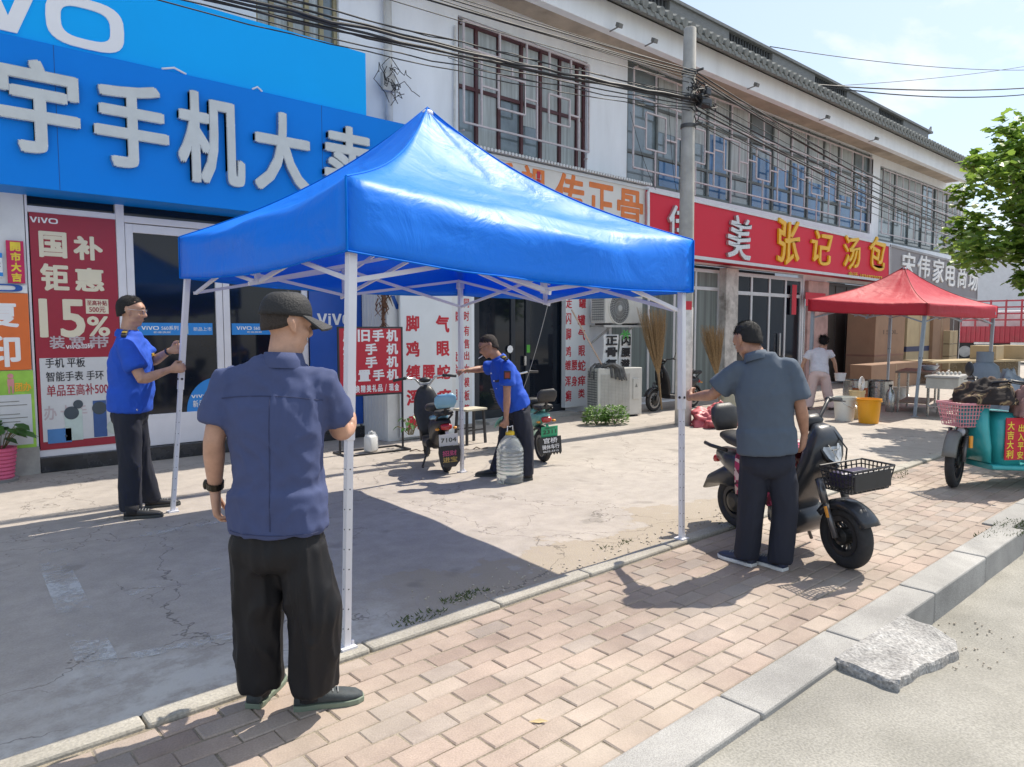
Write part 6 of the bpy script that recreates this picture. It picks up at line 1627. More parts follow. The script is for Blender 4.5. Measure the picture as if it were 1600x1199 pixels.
def person(label, base, J, shirt, pants, shoes, sole, skin, hairmat, S=1., vox=.0075, hat=None, arms=None, sleeve=.62, shirt_amp=.007, pants_amp=.010, legr=(.092, .080, .074), waist=.185, depth=.125, chest=.20, hem=.0, hair=None, glasses=None, cig=False, watch=None, seed=1, female=False, sleever=(.078, .072), hemlen=.02, collar=None, grips=(0., 0.), palmn=(None, None), fdir=(None, None), hs=1.0, facing=None, pspread=0., bellyf=0., cvox=.011, cuff=.055):
    base = Vector(base); root = thing('person', label, 'person', base)
    Lc = lambda p: Vector(p) - base
    hl, hr = Lc(J['hip'][0]), Lc(J['hip'][1]); kn = [Lc(p) for p in J['knee']]; an = [Lc(p) for p in J['ankle']]
    toe = [Lc(p) for p in J['toe']]; heel = [Lc(p) for p in J['heel']]
    sh = [Lc(p) for p in J['shoulder']]; el = [Lc(p) for p in J['elbow']]; wr = [Lc(p) for p in J['wrist']]
    nb = Lc(J['neck']); hc = Lc(J['head']); hf, hu = Vector(J['hf']), Vector(J['hu'])
    pel = (hl + hr) / 2; shm = (sh[0] + sh[1]) / 2
    lat_h = (hr - hl).normalized(); lat_s = (sh[1] - sh[0]).normalized()
    spine = (shm - pel); upv = spine.normalized()
    def frame(t_):
        la = (lat_h * (1 - t_) + lat_s * t_).normalized(); la = (la - upv * la.dot(upv)).normalized(); return la, upv.cross(la)
    swid = (sh[1] - sh[0]).length / 2
    def torso(g, infl, t0, t1, top=True):
        rs = []
        prof = [(-.16, .150, .110), (-.05, .178, .125), (.08, .178, .122), (.28, waist, depth + .0), (.5, waist * 1.0, depth + .004), (.72, chest, depth + .006), (.88, swid * .98, depth - .012), (.97, swid * .93, .100), (1.04, swid * .78, .088), (1.11, swid * .55, .076), (1.17, .074, .068)]
        for q, a, b_ in prof:
            if q < t0 - 1e-6 or q > t1: continue
            la, fo = frame(max(0, min(1, q)))
            bel = bellyf * math.exp(-((q - .3) / .28) ** 2)
            rs.append(ering(pel + spine * q + fo * (bel * .5), la, fo, a * S + infl, b_ * S + infl + bel * .5, 26, 2.25))
        g.rings(rs)
    # ---- body, one skin
    g = MB(); torso(g, -.024, -.17, 1.12)
    g.tube([nb - (hc - nb) * .35, nb, nb.lerp(hc, .5), nb.lerp(hc, .8)], [.062 * S, .060 * S, .056 * S, .055 * S], n=14)
    A, Mx = head_piece(g, hc, hf, hu, S * hs)
    for i in (0, 1):
        limb(g, [sh[i], sh[i].lerp(el[i], .45), el[i], el[i].lerp(wr[i], .3), wr[i]], [.044 * S, .047 * S, .039 * S, .041 * S, .026 * S])
        d = Vector(fdir[i]) if fdir[i] is not None else (wr[i] - el[i])
        pn = Vector(palmn[i]) if palmn[i] is not None else -lat_s * (1 if i else -1)
        hand(g, wr[i] + d.normalized() * .015, d, pn, right=bool(i), grip=grips[i], S=S)
        hz0 = heel[i].lerp(toe[i], .22); lim_e = Vector((an[i].x * .5 + hz0.x * .5, an[i].y * .5 + hz0.y * .5, .115)); limb(g, [(hl, hr)[i], kn[i], lim_e.lerp(kn[i], .12), lim_e], [.078 * S, .055 * S, .040 * S, .036 * S])
    body = g.build('body', skin, root); remesh(body, vox, 3)
    add_face(body, A, Mx, S, glasses, cig, mat=hairmat) if True else None
    if hair: hair_piece(body, A, S, hairmat, **hair)
    # ---- trousers
    g = MB(); rs = []
    wz = .10
    for q, a, b_ in ((-.20, .10, .09), (-.14, .145, .115), (-.06, .168, .122), (.02, .166, .116), (wz, waist * .88, depth * .84), (.22, waist * .84, depth * .8)):
        la, fo = frame(0); rs.append(ering(pel + spine * q, la, fo, a * S + .010, b_ * S + .008, 22, 2.3))
    g.rings(rs)
    for i in (0, 1):
        h_ = (hl, hr)[i] - spine * .02; an_ = an[i] - Vector((0, 0, .015))
        end = an[i].copy(); end.z = cuff
        hz0 = heel[i].lerp(toe[i], .22); end.x = end.x * .5 + hz0.x * .5; end.y = end.y * .5 + hz0.y * .5
        js = [h_, h_.lerp(kn[i], .5), kn[i], kn[i].lerp(end, .5), end]; rd = [legr[0] * 1.0 * S, legr[0] * .98 * S, legr[1] * S, (legr[1] + legr[2]) / 2 * S, legr[2] * S]
        PP, RR = [], []
        for a_i in range(4):
            for k in range(4): PP.append(js[a_i].lerp(js[a_i + 1], k / 4)); RR.append(rd[a_i] + (rd[a_i + 1] - rd[a_i]) * k / 4)
        PP.append(js[4]); RR.append(rd[4])
        rr2 = []
        for p_, r2 in zip(PP, RR): rr2.append([p_ + Vector((math.cos(2 * math.pi * k / 20) * r2, math.sin(2 * math.pi * k / 20) * r2, 0)) for k in range(20)])
        g.rings(rr2)
    tr = g.build('trousers', pants, root); remesh(tr, cvox, 3, disp=fold_fn(seed + 3, pants_amp, 9, (1, 1, .22)))
    for i in (0, 1):
        g = MB(); q9 = heel[i].lerp(toe[i], .20); g.tube([Vector((q9.x, q9.y, .04)), Vector((q9.x, q9.y, cuff + .06))], [.048 * S, .056 * S], n=14); g.build('sock', SOCK, root, smooth=True)
    # ---- shirt
    g = MB(); torso(g, .010 * S, .08, 1.2)
    if True:
        la, fo = frame(0)
        g.rings([ering(pel + spine * q, la, fo, (waist + .012 - .01 * q) * S + .014 + pspread, max(depth, .128) * S + .024, 26, 2.25) for q in (hem, hem + .06, hem + .14, .32)])
    for i in (0, 1):
        e_ = sh[i].lerp(el[i], sleeve); inn = sh[i].lerp(shm, .35)
        limb(g, [inn, sh[i], sh[i].lerp(el[i], .3)], [.058 * S, .064 * S, sleever[0] * .92 * S], n=16)
        a_ = sh[i].lerp(el[i], .15); P_ = [a_.lerp(e_, k / 4) for k in range(5)]
        g.tube(P_, [(.064 + (sleever[1] - .064) * min(1, k / 3)) * S for k in range(5)], n=18)
    st = g.build('shirt', shirt, root); remesh(st, cvox, 4, disp=fold_fn(seed, shirt_amp, 8.5, (1, 1, .8)))
    # ---- collar
    if collar:
        g = MB(); ax = ((hc - nb).normalized() + upv * 1.2).normalized(); la = lat_s; la = (la - ax * la.dot(ax)).normalized(); fo = ax.cross(la)
        c0 = nb - ax * .038 * S
        prof = ((-.008, .074, .078), (.022, .068, .070), (.040, .065, .066), (.041, .069, .071), (.012, .079, .086), (-.018, .086, .097))
        g.rings([ering(c0 + ax * (z * S) - fo * (.012 * (z > 0)), la, fo, a * S, b_ * S, 24, 2.1) for z, a, b_ in prof], caps=False)
        co = g.build('collar', collar, st, smooth=True, bevel=0)
    # ---- shoes
    for i in (0, 1):
        g, s2 = MB(), MB(); shoe(g, s2, heel[i], toe[i], None, S)
        so_ = g.build('shoe', shoes, root, smooth=True); s2.build('sole', sole, so_, bevel=.004)
        g = MB(); d_ = (toe[i] - heel[i]); Ls = d_.length; d_.normalize(); sx_ = d_.cross(Vector((0, 0, 1))).normalized()
        for k in range(4):
            q = .40 + .075 * k; zt_ = .016 + .070 - .05 * (q - .33)
            c9 = heel[i] + d_ * (Ls * q) + Vector((0, 0, zt_)); g.tube([c9 - sx_ * .026 - Vector((0, 0, .008)), c9 + Vector((0, 0, .003)), c9 + sx_ * .026 - Vector((0, 0, .008))], .0035, n=5)
        g.build('lace', LACE, so_)
    return dict(root=root, body=body, shirt=st, A=A, Mx=Mx, lat=lat_s, fwd=upv.cross(lat_s), up=upv, base=base, sh=sh, el=el, wr=wr, S=S, nb=nb, hc=hc, pel=pel, spine=spine, frame=frame, depth=depth)
NAVY = M('navy_shirt_cloth', (.050, .068, .160), .85, var=.08, scale=9, bump=.12, bscale=380)
POLO = M('grey_blue_polo_cloth', (.078, .102, .138), .85, var=.06, scale=9, bump=.12, bscale=380)
UNI = M('royal_blue_uniform', (.010, .078, .50), .8, var=.06, scale=9, bump=.10, bscale=380)
TRB = M('black_trouser_cloth', (.007, .0075, .010), .62, var=.2, scale=10, bump=.15, bscale=300, spec=.35)
TRN = M('dark_navy_trouser_cloth', (.012, .015, .028), .8, var=.15, scale=10, bump=.1, bscale=300)
SHB = M('black_shoe', (.02, .02, .022), .45, var=.2); SOLW = M('white_sole', (.70, .70, .68), .6, var=.05, dirt=.1); SOLB = M('dark_sole', (.05, .055, .055), .7)
GRSH = M('grey_green_shoe', (.045, .055, .06), .7, var=.25, scale=30, bump=.2, bscale=200); SOLG = M('pale_green_sole', (.16, .20, .15), .6, var=.2)
def DD(t): return D(*t)
def gz(p, z): q = Vector(p); q.z = z; return q

# --- man in cap and navy shirt, back to us, holding the near leg
h0 = 2.87
zb = -.01
def foot(px0, py0, px1, py1, z=zb): return G(px0, py0, z), G(px1, py1, z)
aL = D(413, 1078, h0 - .03); aR = D(499, 1080, h0 - .06)
hL, tL = foot(396, 1108, 426, 1070); 
tL = hL + (HF * .9 + RT * .1).normalized() * .27
hR = D(470, 1095, h0 - .06); hR.z = zb; hR, tR = G(462, 1108, zb), G(548, 1096, zb)
tR = hR + (tR - hR).normalized() * .28
fr_ = (HF * .82 + RT * .57)
pole_x = Vector((fA.x, fA.y, 0)).lerp(Vector((cA.x, cA.y, 0)), .6)
wrR = D(546, 672, 3.27)
P1 = person('man in black cap and navy shirt holding the nearest canopy leg, watch on one wrist', (hL.lerp(hR, .5).x, hL.lerp(hR, .5).y, zb),
    dict(hip=(D(402, 838, h0), D(468, 842, h0 - .02)), knee=(D(405, 955, h0 + .02), D(492, 962, h0 - .03)), ankle=(aL, aR), heel=(hL, hR), toe=(tL, tR),
         shoulder=(D(357, 596, h0 - .01), D(505, 600, h0 + .04)), elbow=(D(334, 690, h0 - .05), D(531, 674, h0 + .16)), wrist=(D(336, 762, h0 + .02), wrR),
         neck=D(444, 553, h0 + .02), head=D(448, 506, h0 + .035), hf=HF * .66 + RT * .75 + Vector((0, 0, -.12)), hu=(0, 0, 1)),
    NAVY, TRB, GRSH, SOLG, SKIN, M('cropped_hair', (.035, .027, .023), .85, var=.45, scale=120, bump=.5, bscale=260), S=1.06, legr=(.103, .094, .086), waist=.156, depth=.132, chest=.170, hem=.05, cuff=.115, hs=.93, hair=dict(front=.05, back=-.042, side=.01, thick=1.008), seed=2, collar=NAVY, bellyf=.045, sleever=(.076, .078), sleeve=.74,
    grips=(.28, .85), palmn=(RT * .9 + HF * .3, -RT), fdir=((0, 0, -1), (pole_x - gz(wrR, 0)).normalized() * .7 + Vector((0, 0, .25)) + RT * .2), shirt_amp=.009, pants_amp=.016, pspread=.004)
def cap(P_, mat, brimdir=None):
    A, S, body = P_['A'], P_['S'], P_['body']
    g = MB(); n = 40; rs = []
    for i in range(11):
        q = i / 10; z = .030 + .100 * math.sin(q * math.pi / 2); rad = math.cos(q * math.pi / 2) ** .55 if i < 10 else .02
        rs.append([A(.088 * rad * math.sin(2 * math.pi * k / n), -.008 + .110 * rad * math.cos(2 * math.pi * k / n), z + .004 * math.cos(2 * math.pi * k / n)) for k in range(n)])
    g.rings(rs); c_ = g.build('cap', mat, body, smooth=True)
    g = MB(); top, bot = [], []
    nn = 17
    for k in range(nn):
        a = -1.25 + 2.5 * k / (nn - 1)
        for (lst, dz) in ((top, .004), (bot, -.004)):
            lst.append((A(.086 * math.sin(a), -.008 + .106 * math.cos(a), .036 + dz), A(.105 * math.sin(a) * 1.02, .068 + .125 * math.cos(a) * 1.0, .012 + dz - .030 * abs(math.sin(a)) ** 2)))
    vs_ = [p for q in top for p in q] + [p for q in bot for p in q]; o_ = 2 * nn
    fs = []
    for k in range(nn - 1):
        fs += [(2 * k, 2 * k + 1, 2 * k + 3, 2 * k + 2), (o_ + 2 * k, o_ + 2 * k + 2, o_ + 2 * k + 3, o_ + 2 * k + 1), (2 * k + 1, o_ + 2 * k + 1, o_ + 2 * k + 3, 2 * k + 3), (2 * k, 2 * k + 2, o_ + 2 * k + 2, o_ + 2 * k)]
    fs += [(0, o_, o_ + 1, 1), (2 * nn - 2, 2 * nn - 1, o_ + 2 * nn - 1, o_ + 2 * nn - 2)]
    g.add(vs_, fs); g.build('brim', mat, c_, smooth=False)
    g = MB(); g.ell(A(0, -.008, .131), .007, .007, .004); g.build('button', mat, c_, smooth=True)
cap(P1, M('black_cap_cloth', (.016, .016, .018), .7, var=.25, scale=14, bump=.4, bscale=120))
g = MB(); w_, e_ = P1['wr'][0], P1['el'][0]; ax = (e_ - w_).normalized(); c_ = w_ + ax * .015
u_ = ax.orthogonal().normalized(); v_ = ax.cross(u_)
g.rings([[c_ + ax * zz + (u_ * math.cos(2 * math.pi * k / 22) + v_ * math.sin(2 * math.pi * k / 22)) * rr_ for k in range(22)] for zz, rr_ in ((-.013, .030), (-.014, .035), (.014, .036), (.013, .031))], caps=False)
wt = g.build('watch', M('watch_black', (.025, .022, .015), .35, metal=.5, var=.4, scale=80), P1['root'], smooth=False)
g = MB(); q = c_ - RT * .034; g.lathe([(.018, -.008), (.021, -.004), (.021, .006), (.016, .009)], q, n=20, axis=-RT); g.build('watch_case', M('watch_black', (.02, .02, .02)), wt)
# back yoke seam and centre pleat of the shirt
def shirt_line(P_, pts, name='seam', r=.0022, mat=None):
    g = MB(); g.tube(pts, r, n=5); return g.build(name, mat or M('seam_thread', (.03, .04, .10), .8), P_['shirt'])

def on_back(P_, c, d):
    dg = bpy.context.evaluated_depsgraph_get(); o = P_['shirt']
    ok, loc_, no, _ = o.ray_cast(c - d * 1.0, d)
    return loc_ + no * .0012 if ok else None
def back_seam(P_, z0, x0, x1, vert=False, bow=0.):
    d = P_['fwd'].normalized(); pts = []
    for k in range(17):
        t_ = k / 16
        c = P_['pel'] + P_['spine'] * (z0 if not vert else z0 + (x1 - x0) * t_) + P_['lat'] * ((x0 + (x1 - x0) * t_) if not vert else bow)
        if not vert: c = c + P_['up'] * bow * (1 - (2 * t_ - 1) ** 2)
        q = on_back(P_, c, d)
        if q is not None: pts.append(q)
    if len(pts) > 3: shirt_line(P_, pts, r=.0018)
back_seam(P1, .90, -.19, .19, bow=.015); back_seam(P1, .10, -.02, .80, True, .0)
back_seam(P1, .075, -.17, .17)
# --- uniformed man with glasses at the far left leg
h1 = 6.12
hdv = (RT * .93 + HF * .25).normalized()
n0, n1 = G(196, 811), G(246, 806); f0, f1 = G(228, 794), G(258, 790)
q0 = n0.copy(); q0b = n0 + hdv * .29; f0b = f0 + (hdv + HF * .2).normalized() * .28
P2 = person('man in royal blue uniform and glasses gripping a canopy leg with both hands', (G(212, 803).x, G(212, 803).y, 0),
    dict(hip=(D(207, 640, h1 + .10), D(199, 644, h1 - .08)), knee=(D(217, 715, h1 + .16), D(203, 722, h1 - .10)), ankle=(D(232, 782, h1 + .25), D(201, 794, h1 - .05)), heel=(f0, q0), toe=(f0b, q0b),
         shoulder=(D(213, 534, h1 + .17), D(194, 538, h1 - .17)), elbow=(D(238, 566, h1 + .20), D(222, 594, h1 - .22)), wrist=(D(264, 549, h1 + .10), D(264, 578, h1 - .04)),
         neck=D(201, 516, h1), head=D(205, 486, h1 + .01), hf=hdv + Vector((0, 0, -.12)), hu=(0, 0, 1)),
    UNI, TRN, SHB, SOLB, SKIN, HAIR, S=1.08, legr=(.098, .085, .080), waist=.172, depth=.138, chest=.182, hem=.0, hair=dict(front=.080, back=-.060, side=.004, thick=1.035), glasses=CHROME, seed=5, collar=UNI, bellyf=.03, sleever=(.084, .086), sleeve=.72,
    grips=(.9, .9), palmn=(-HF * .9 + Vector((0, 0, .1)), HF * .9), fdir=(hdv + Vector((0, 0, .25)), hdv + Vector((0, 0, .15))), vox=.009, cvox=.013)
def patch(P_, c, n, u, w, h, mat, name='badge', t=.006, par=None):
    n = Vector(n).normalized(); u = Vector(u); u = (u - n * u.dot(n)).normalized(); v = n.cross(u)
    g = MB(); g.frame_box(Vector(c), u * (w / 2), v * (h / 2), n * t); return g.build(name, mat, par or P_['shirt'], bevel=.003)
BADGE = M('badge_black', (.02, .02, .025), .5); GOLD = M('badge_gold', (.60, .42, .06), .35, metal=.4); BREAD = M('badge_red', (.30, .05, .03), .5)
def epaulet(P_, i):
    a = P_['sh'][i]; b_ = P_['nb']; d = (b_ - a); d = (d - P_['up'] * d.dot(P_['up'])).normalized(); S = P_['S']
    c = a + P_['up'] * .082 * S + d * .015
    pt = patch(P_, c, P_['up'] - d * .45, d, .105, .042, BADGE, 'epaulet', .010)
    for k in (-.024, .004): patch(P_, c + d * k + P_['up'] * .011 - d * .0, P_['up'] - d * .45, d, .012, .034, GOLD, 'stripe', .004, par=pt)
epaulet(P2, 0); epaulet(P2, 1)
sd_ = (P2['sh'][1] - P2['sh'][0]).normalized()
patch(P2, P2['sh'][0].lerp(P2['sh'][1], .25) + P2['fwd'] * .155 - P2['up'] * .10, P2['fwd'], P2['lat'], .06, .025, GOLD)
g = MB(); w_, e_ = P2['wr'][0], P2['el'][0]; ax = (e_ - w_).normalized(); g.tube([w_ + ax * -.008, w_ + ax * .014], [.034, .035], n=16, caps=False); g.build('wristband', BLACKP, P2['root'])
for k, (q, tz) in enumerate(((.05, -1), (.16, -1))):
    la, fo = P2['frame'](0)
    g = MB(); p = P2['pel'] + P2['spine'] * .06 + la * (.18 * P2['S']) * .93 - fo * (.02 - .06 * k - .05); g.ell(p, .010, .010, .010, n=8, m=6); g.build('snap_button', CHROME, P2['shirt'])

# --- uniformed man bending with the water jug
h2 = 7.66
ld = (-RT * .95 + HF * .05).normalized()
b0_, b1_ = G(770, 747), G(818, 750)
P3 = person('man in royal blue uniform bending forward with a cigarette while lifting a water jug', (G(795, 748).x, G(795, 748).y, 0),
    dict(hip=(D(812, 640, h2 - .10), D(803, 636, h2 + .10)), knee=(D(822, 692, h2 - .12), D(790, 690, h2 + .12)), ankle=(D(822, 737, h2 - .10), D(778, 735, h2 + .10)), heel=(G(830, 750), G(783, 744)), toe=(G(830, 750) + (ld * .8 - HF * .35).normalized() * .28, G(783, 744) + (ld - HF * .1).normalized() * .28),
         shoulder=(D(793, 571, h2 - .20), D(774, 573, h2 + .14)), elbow=(D(792, 620, h2 - .24), D(752, 577, h2 + .22)), wrist=(D(791, 652, h2 - .22), D(731, 579, h2 + .10)),
         neck=D(776, 558, h2 - .02), head=D(763, 541, h2 - .03), hf=ld * .9 - HF * .25 + Vector((0, 0, -.42)), hu=Vector((0, 0, 1)) + ld * .45),
    UNI, TRN, SHB, SOLB, SKIN2, M('cropped_hair', (.035, .027, .023), .85, var=.45, scale=120, bump=.5, bscale=260), S=1.0, legr=(.100, .088, .082), waist=.170, depth=.130, chest=.180, hem=.0, hair=dict(front=.070, back=-.075, side=.0, thick=1.03), glasses=DKMETAL, cig=True, seed=9, collar=UNI, bellyf=.03, sleever=(.085, .085), sleeve=.66,
    grips=(.9, .85), palmn=(ld * .6 + HF * .6, -Vector((0, 0, 1))), fdir=((0, 0, -1), ld + Vector((0, 0, -.05))), vox=.010, cvox=.014)
epaulet(P3, 0)
q = P3['sh'][0].lerp(P3['el'][0], .30); od = (P3['sh'][0] - P3['sh'][1]).normalized()
pt = patch(P3, q - HF * .082, -HF + od * .2, RT, .072, .088, BADGE, 'arm_badge', .008); patch(P3, q - HF * .091, -HF + od * .2, RT, .050, .058, BREAD, 'emblem', .004, par=pt)
patch(P3, P3['sh'][0].lerp(P3['sh'][1], .25) + P3['fwd'] * .13 - P3['up'] * .12 - HF * .05, P3['fwd'] - HF * .8, P3['lat'], .06, .025, BADGE)
for k in range(5):
    g = MB(); g.ell(P3['sh'][0].lerp(P3['sh'][1], .45) + P3['fwd'] * (.142) - P3['up'] * (.03 + .085 * k) - HF * .02, .008, .008, .008, n=8, m=6); g.build('button', LWHITE, P3['shirt'])
# the jug
jb = D(797, 755, h2 - .235); jb = Vector((jb.x, jb.y, 0)); jtop = P3['base'] + P3['wr'][0]
jz = PX(797, 755, jb.x).z
jbz = D(797, 754, jb.dot(HF)).z
m, n, l, b = nt('clear_pet'); b.inputs['Base Color'].default_value = (.86, .92, .92, 1); b.inputs['Transmission Weight'].default_value = .8; b.inputs['Roughness'].default_value = .2; b.inputs['IOR'].default_value = 1.33
jug = thing('water_jug', 'big clear ribbed plastic water jug with yellow neck carried by the bending man', 'bottle', (jb.x, jb.y, jbz))
g = MB(); prof = [(.02, .004), (.125, 0), (.14, .02), (.14, .06)]
for k in range(7): z = .07 + k * .037; prof += [(.143, z), (.143, z + .022), (.134, z + .028), (.134, z + .032)]
prof += [(.142, .335), (.138, .36), (.095, .45), (.048, .50), (.040, .51), (.040, .535)]
g.lathe(prof, n=32); g.build('bottle', m, jug, smooth=True)
g = MB(); g.lathe([(.041, .505), (.048, .507), (.048, .532), (.043, .537), (.042, .545), (.01, .546)], n=24); g.build('neck_ring', M('yellow_plastic', (.75, .50, .02), .35), jug)
hz_ = (P3['base'] + P3['wr'][0]).z - jbz - .10
g = MB(); g.tube([(-.04, 0, .52), (-.035, 0, .60), (0, 0, hz_), (.035, 0, .60), (.04, 0, .52)], .006, n=6); g.build('handle', LWHITE, jug)

# --- man in grey blue polo at the right leg
h3 = 4.74
w3L = D(1081, 621, 5.16)
P4 = person('man in grey blue polo with back turned holding the canopy leg beside the dark scooter', (G(1193, 884).x, G(1193, 884).y, -.01),
    dict(hip=(D(1180, 716, h3), D(1218, 716, h3 - .03)), knee=(D(1174, 790, h3 + .02), D(1228, 795, h3 - .05)), ankle=(D(1168, 868, h3 + .03), D(1224, 875, h3 - .06)), heel=(G(1177, 886, -.01), G(1226, 893, -.01)), toe=(G(1177, 886, -.01) + (HF * .75 - RT * .55).normalized() * .28, G(1226, 893, -.01) + (HF * .75 - RT * .5).normalized() * .28),
         shoulder=(D(1153, 578, h3 + .06), D(1233, 572, h3 - .05)), elbow=(D(1114, 617, h3 + .14), D(1252, 640, h3 - .08)), wrist=(w3L, D(1257, 677, h3 - .02)),
         neck=D(1180, 552, h3 + .02), head=D(1168, 531, h3 + .075), hf=HF * .80 - RT * .42 + Vector((0, 0, -.5)), hu=Vector((0, 0, 1)) + HF * .45 - RT * .15),
    POLO, TRN, M('dark_blue_shoe', (.03, .04, .08), .6), SOLW, SKIN2, HAIR, S=1.0, legr=(.094, .084, .080), waist=.168, depth=.125, chest=.180, hem=.05, hair=dict(front=.075, back=-.080, side=.0, thick=1.045), seed=12, collar=POLO, sleever=(.082, .086), sleeve=.78,
    grips=(.8, .25), palmn=(HF * .2 + RT * .9, -RT * .7 + HF * .6), fdir=((Vector((fB.x, fB.y, 0)) - gz(w3L, 0)).normalized() + Vector((0, 0, .05)), (0.05, .1, -1)), shirt_amp=.0045, pants_amp=.008, vox=.008)

# --- woman bending by the buckets
h5 = 14.2
P5 = person('woman in white top and pale pink trousers bending forward beside the buckets', (G(1290, 642).x, G(1290, 642).y, 0),
    dict(hip=(D(1272, 585, h5), D(1288, 585, h5 - .02)), knee=(D(1266, 618, h5 + .05), D(1294, 620, h5)), ankle=(D(1264, 640, h5 - .02), D(1298, 640, h5 - .05)), heel=(D(1262, 643, h5).copy(), D(1296, 643, h5 - .05).copy()), toe=(D(1262, 643, h5) + HF * .2, D(1310, 644, h5)),
         shoulder=(D(1264, 551, h5 + .28), D(1297, 551, h5 + .24)), elbow=(D(1254, 570, h5 + .30), D(1304, 566, h5 + .22)), wrist=(D(1254, 588, h5 + .40), D(1307, 583, h5 + .28)),
         neck=D(1283, 546, h5 + .30), head=D(1287, 535, h5 + .40), hf=HF * .8 + RT * .4 + Vector((0, 0, -.3)), hu=Vector((0, 0, 1)) + HF * .3),
    M('white_lilac_blouse', (.62, .62, .68), .8, var=.1, scale=12), M('pale_pink_trousers', (.66, .50, .47), .8, var=.08), M('brown_shoe', (.10, .07, .06), .6), SOLB, SKIN, HAIR, S=.95, legr=(.105, .10, .10), waist=.165, depth=.125, chest=.165, hem=-.02, hair=dict(front=.05, back=-.085, side=-.04, thick=1.18, rough=.02), seed=21, sleever=(.075, .075), sleeve=.5, vox=.014, cvox=.016, grips=(.3, .8))
g = MB(); g.lathe([(.09, -.07), (.11, .08), (.115, .08), (.115, .09), (.10, .09)], n=20); tb = thing('plastic_tub', 'small white tub held by the bending woman', 'tub', P5['base'] + P5['wr'][1] + Vector((.06, -.05, -.09))); g.build('tub', LWHITE, tb)
# ================================================================== things along the fronts
CREAMM = M('cream_casing', (.60, .59, .54), .45, var=.06, dirt=.25)
GRILLW = M('grey_fan_grille', (.40, .41, .40), .5, var=.08)
def ac_unit(label, p, w, h, d, rz, fan=True):
    r_ = thing('air_conditioner', label, 'air conditioner', p, rz)     # local: x along the front, -y is the front
    g = MB(); g.box(-w / 2, w / 2, 0, d, .03, h); g.build('casing', CREAMM, r_, bevel=.012)
    if fan:
        cx, cz, R0 = -w * .14, h * .5, min(h * .46, w * .36)
        g = MB(); g.lathe([(R0 * 1.06, .0), (R0 * 1.06, .012), (R0 * .98, .014), (R0 * .98, .0)], (cx, 0, cz), n=36, axis=(0, -1, 0)); g.build('fan_ring', CREAMM, r_)
        g = MB(); g.lathe([(R0, .001), (R0, .003)], (cx, 0, cz), n=36, axis=(0, -1, 0)); g.build('fan_shadow', M('fan_dark', (.13, .13, .13), .6), r_)
        g = MB()
        for k in range(30):
            a = 2 * math.pi * k / 30; pts = []
            for q in range(5):
                rr_ = R0 * (.2 + .78 * q / 4); aa = a + .5 * q / 4; pts.append((cx + rr_ * math.cos(aa), -.014, cz + rr_ * math.sin(aa)))
            g.tube(pts, .004, n=4)
        g.lathe([(R0 * .2, .01), (R0 * .2, .022), (R0 * .14, .026)], (cx, 0, cz), n=20, axis=(0, -1, 0))
        for q in (.45, .7, .9): g.tube([(cx + R0 * q * math.cos(2 * math.pi * k / 32), -.016, cz + R0 * q * math.sin(2 * math.pi * k / 32)) for k in range(32)], .003, n=4, closed=True)
        g.build('fan_grille', GRILLW, r_)
    else:
        g = MB(); z = .10
        while z < h - .10: g.box(-w * .44, w * .20, -.010, -.001, z, z + .012); z += .026
        for k in range(9): g.box(-w * .44 + k * w * .08 - .002, -w * .44 + k * w * .08 + .002, -.013, -.0105, .1, h - .1)
        g.build('fan_grille', M('casing_slat', (.50, .49, .45), .5), r_)
        g = MB(); g.box(w * .28, w * .42, -.022, -.001, h * .35, h * .78); g.build('side_cover', CREAMM, r_, bevel=.008)
        g = MB(); g.prism([(w * .35 - .03, -.024, h * .6), (w * .35 + .03, -.024, h * .6), (w * .35, -.024, h * .68)], (0, .003, 0)); g.build('emblem', M('grey_print', (.22, .22, .2)), r_)
    g = MB(); z = .10
    while z < h - .06: g.box(-w / 2 - .006, -w / 2 - .0005, .04, d - .03, z, z + .014); z += .045
    yy = .05
    while yy < d - .03: g.box(-w / 2 - .009, -w / 2 - .0065, yy, yy + .008, .08, h - .05); yy += .05
    g.build('side_coil', M('coil_grey', (.16, .17, .17), .5), r_)
    g = MB()
    for s_ in (-1, 1): g.box(s_ * w * .36 - .03, s_ * w * .36 + .03, -.02, d + .01, 0, .029)
    g.build('foot', DKMETAL, r_)
    return r_
aL_, aR_ = G(937, 648), G(1003, 655); dv = aR_ - aL_; rza = math.atan2(dv.y, dv.x)
mid = D(969, 649, 13.0); mid.z = 0; rza = R(-14)
ac1 = ac_unit('big cream air conditioner unit standing on the ground behind the two bushes', mid, .98, .90, .36, rza, fan=False)
pu0, pu1 = PY(946, 485, 8.85), PY(1004, 485, 8.85)
zu0 = PY(975, 508, 8.85).z; zu1 = PY(975, 456, 8.85).z
r_ = ac_unit('air conditioner with round fan mounted on the wall under the canopy edge', ((pu0.x + pu1.x) / 2, 8.85, zu0), pu1.x - pu0.x, zu1 - zu0, .36, 0, True)
g = MB(); W_ = (pu1.x - pu0.x)
for s_ in (-1, 1): g.bar((s_ * W_ * .3, .02, -.02), (s_ * W_ * .3, .64, -.02), .04); g.bar((s_ * W_ * .3, .05, -.03), (s_ * W_ * .3, .62, -.40), .03)
g.box(-W_ * .55, W_ * .58, -.03, .0, -.045, -.005); g.build('wall_bracket', M('pale_steel', (.5, .5, .48), .5, dirt=.3), r_)
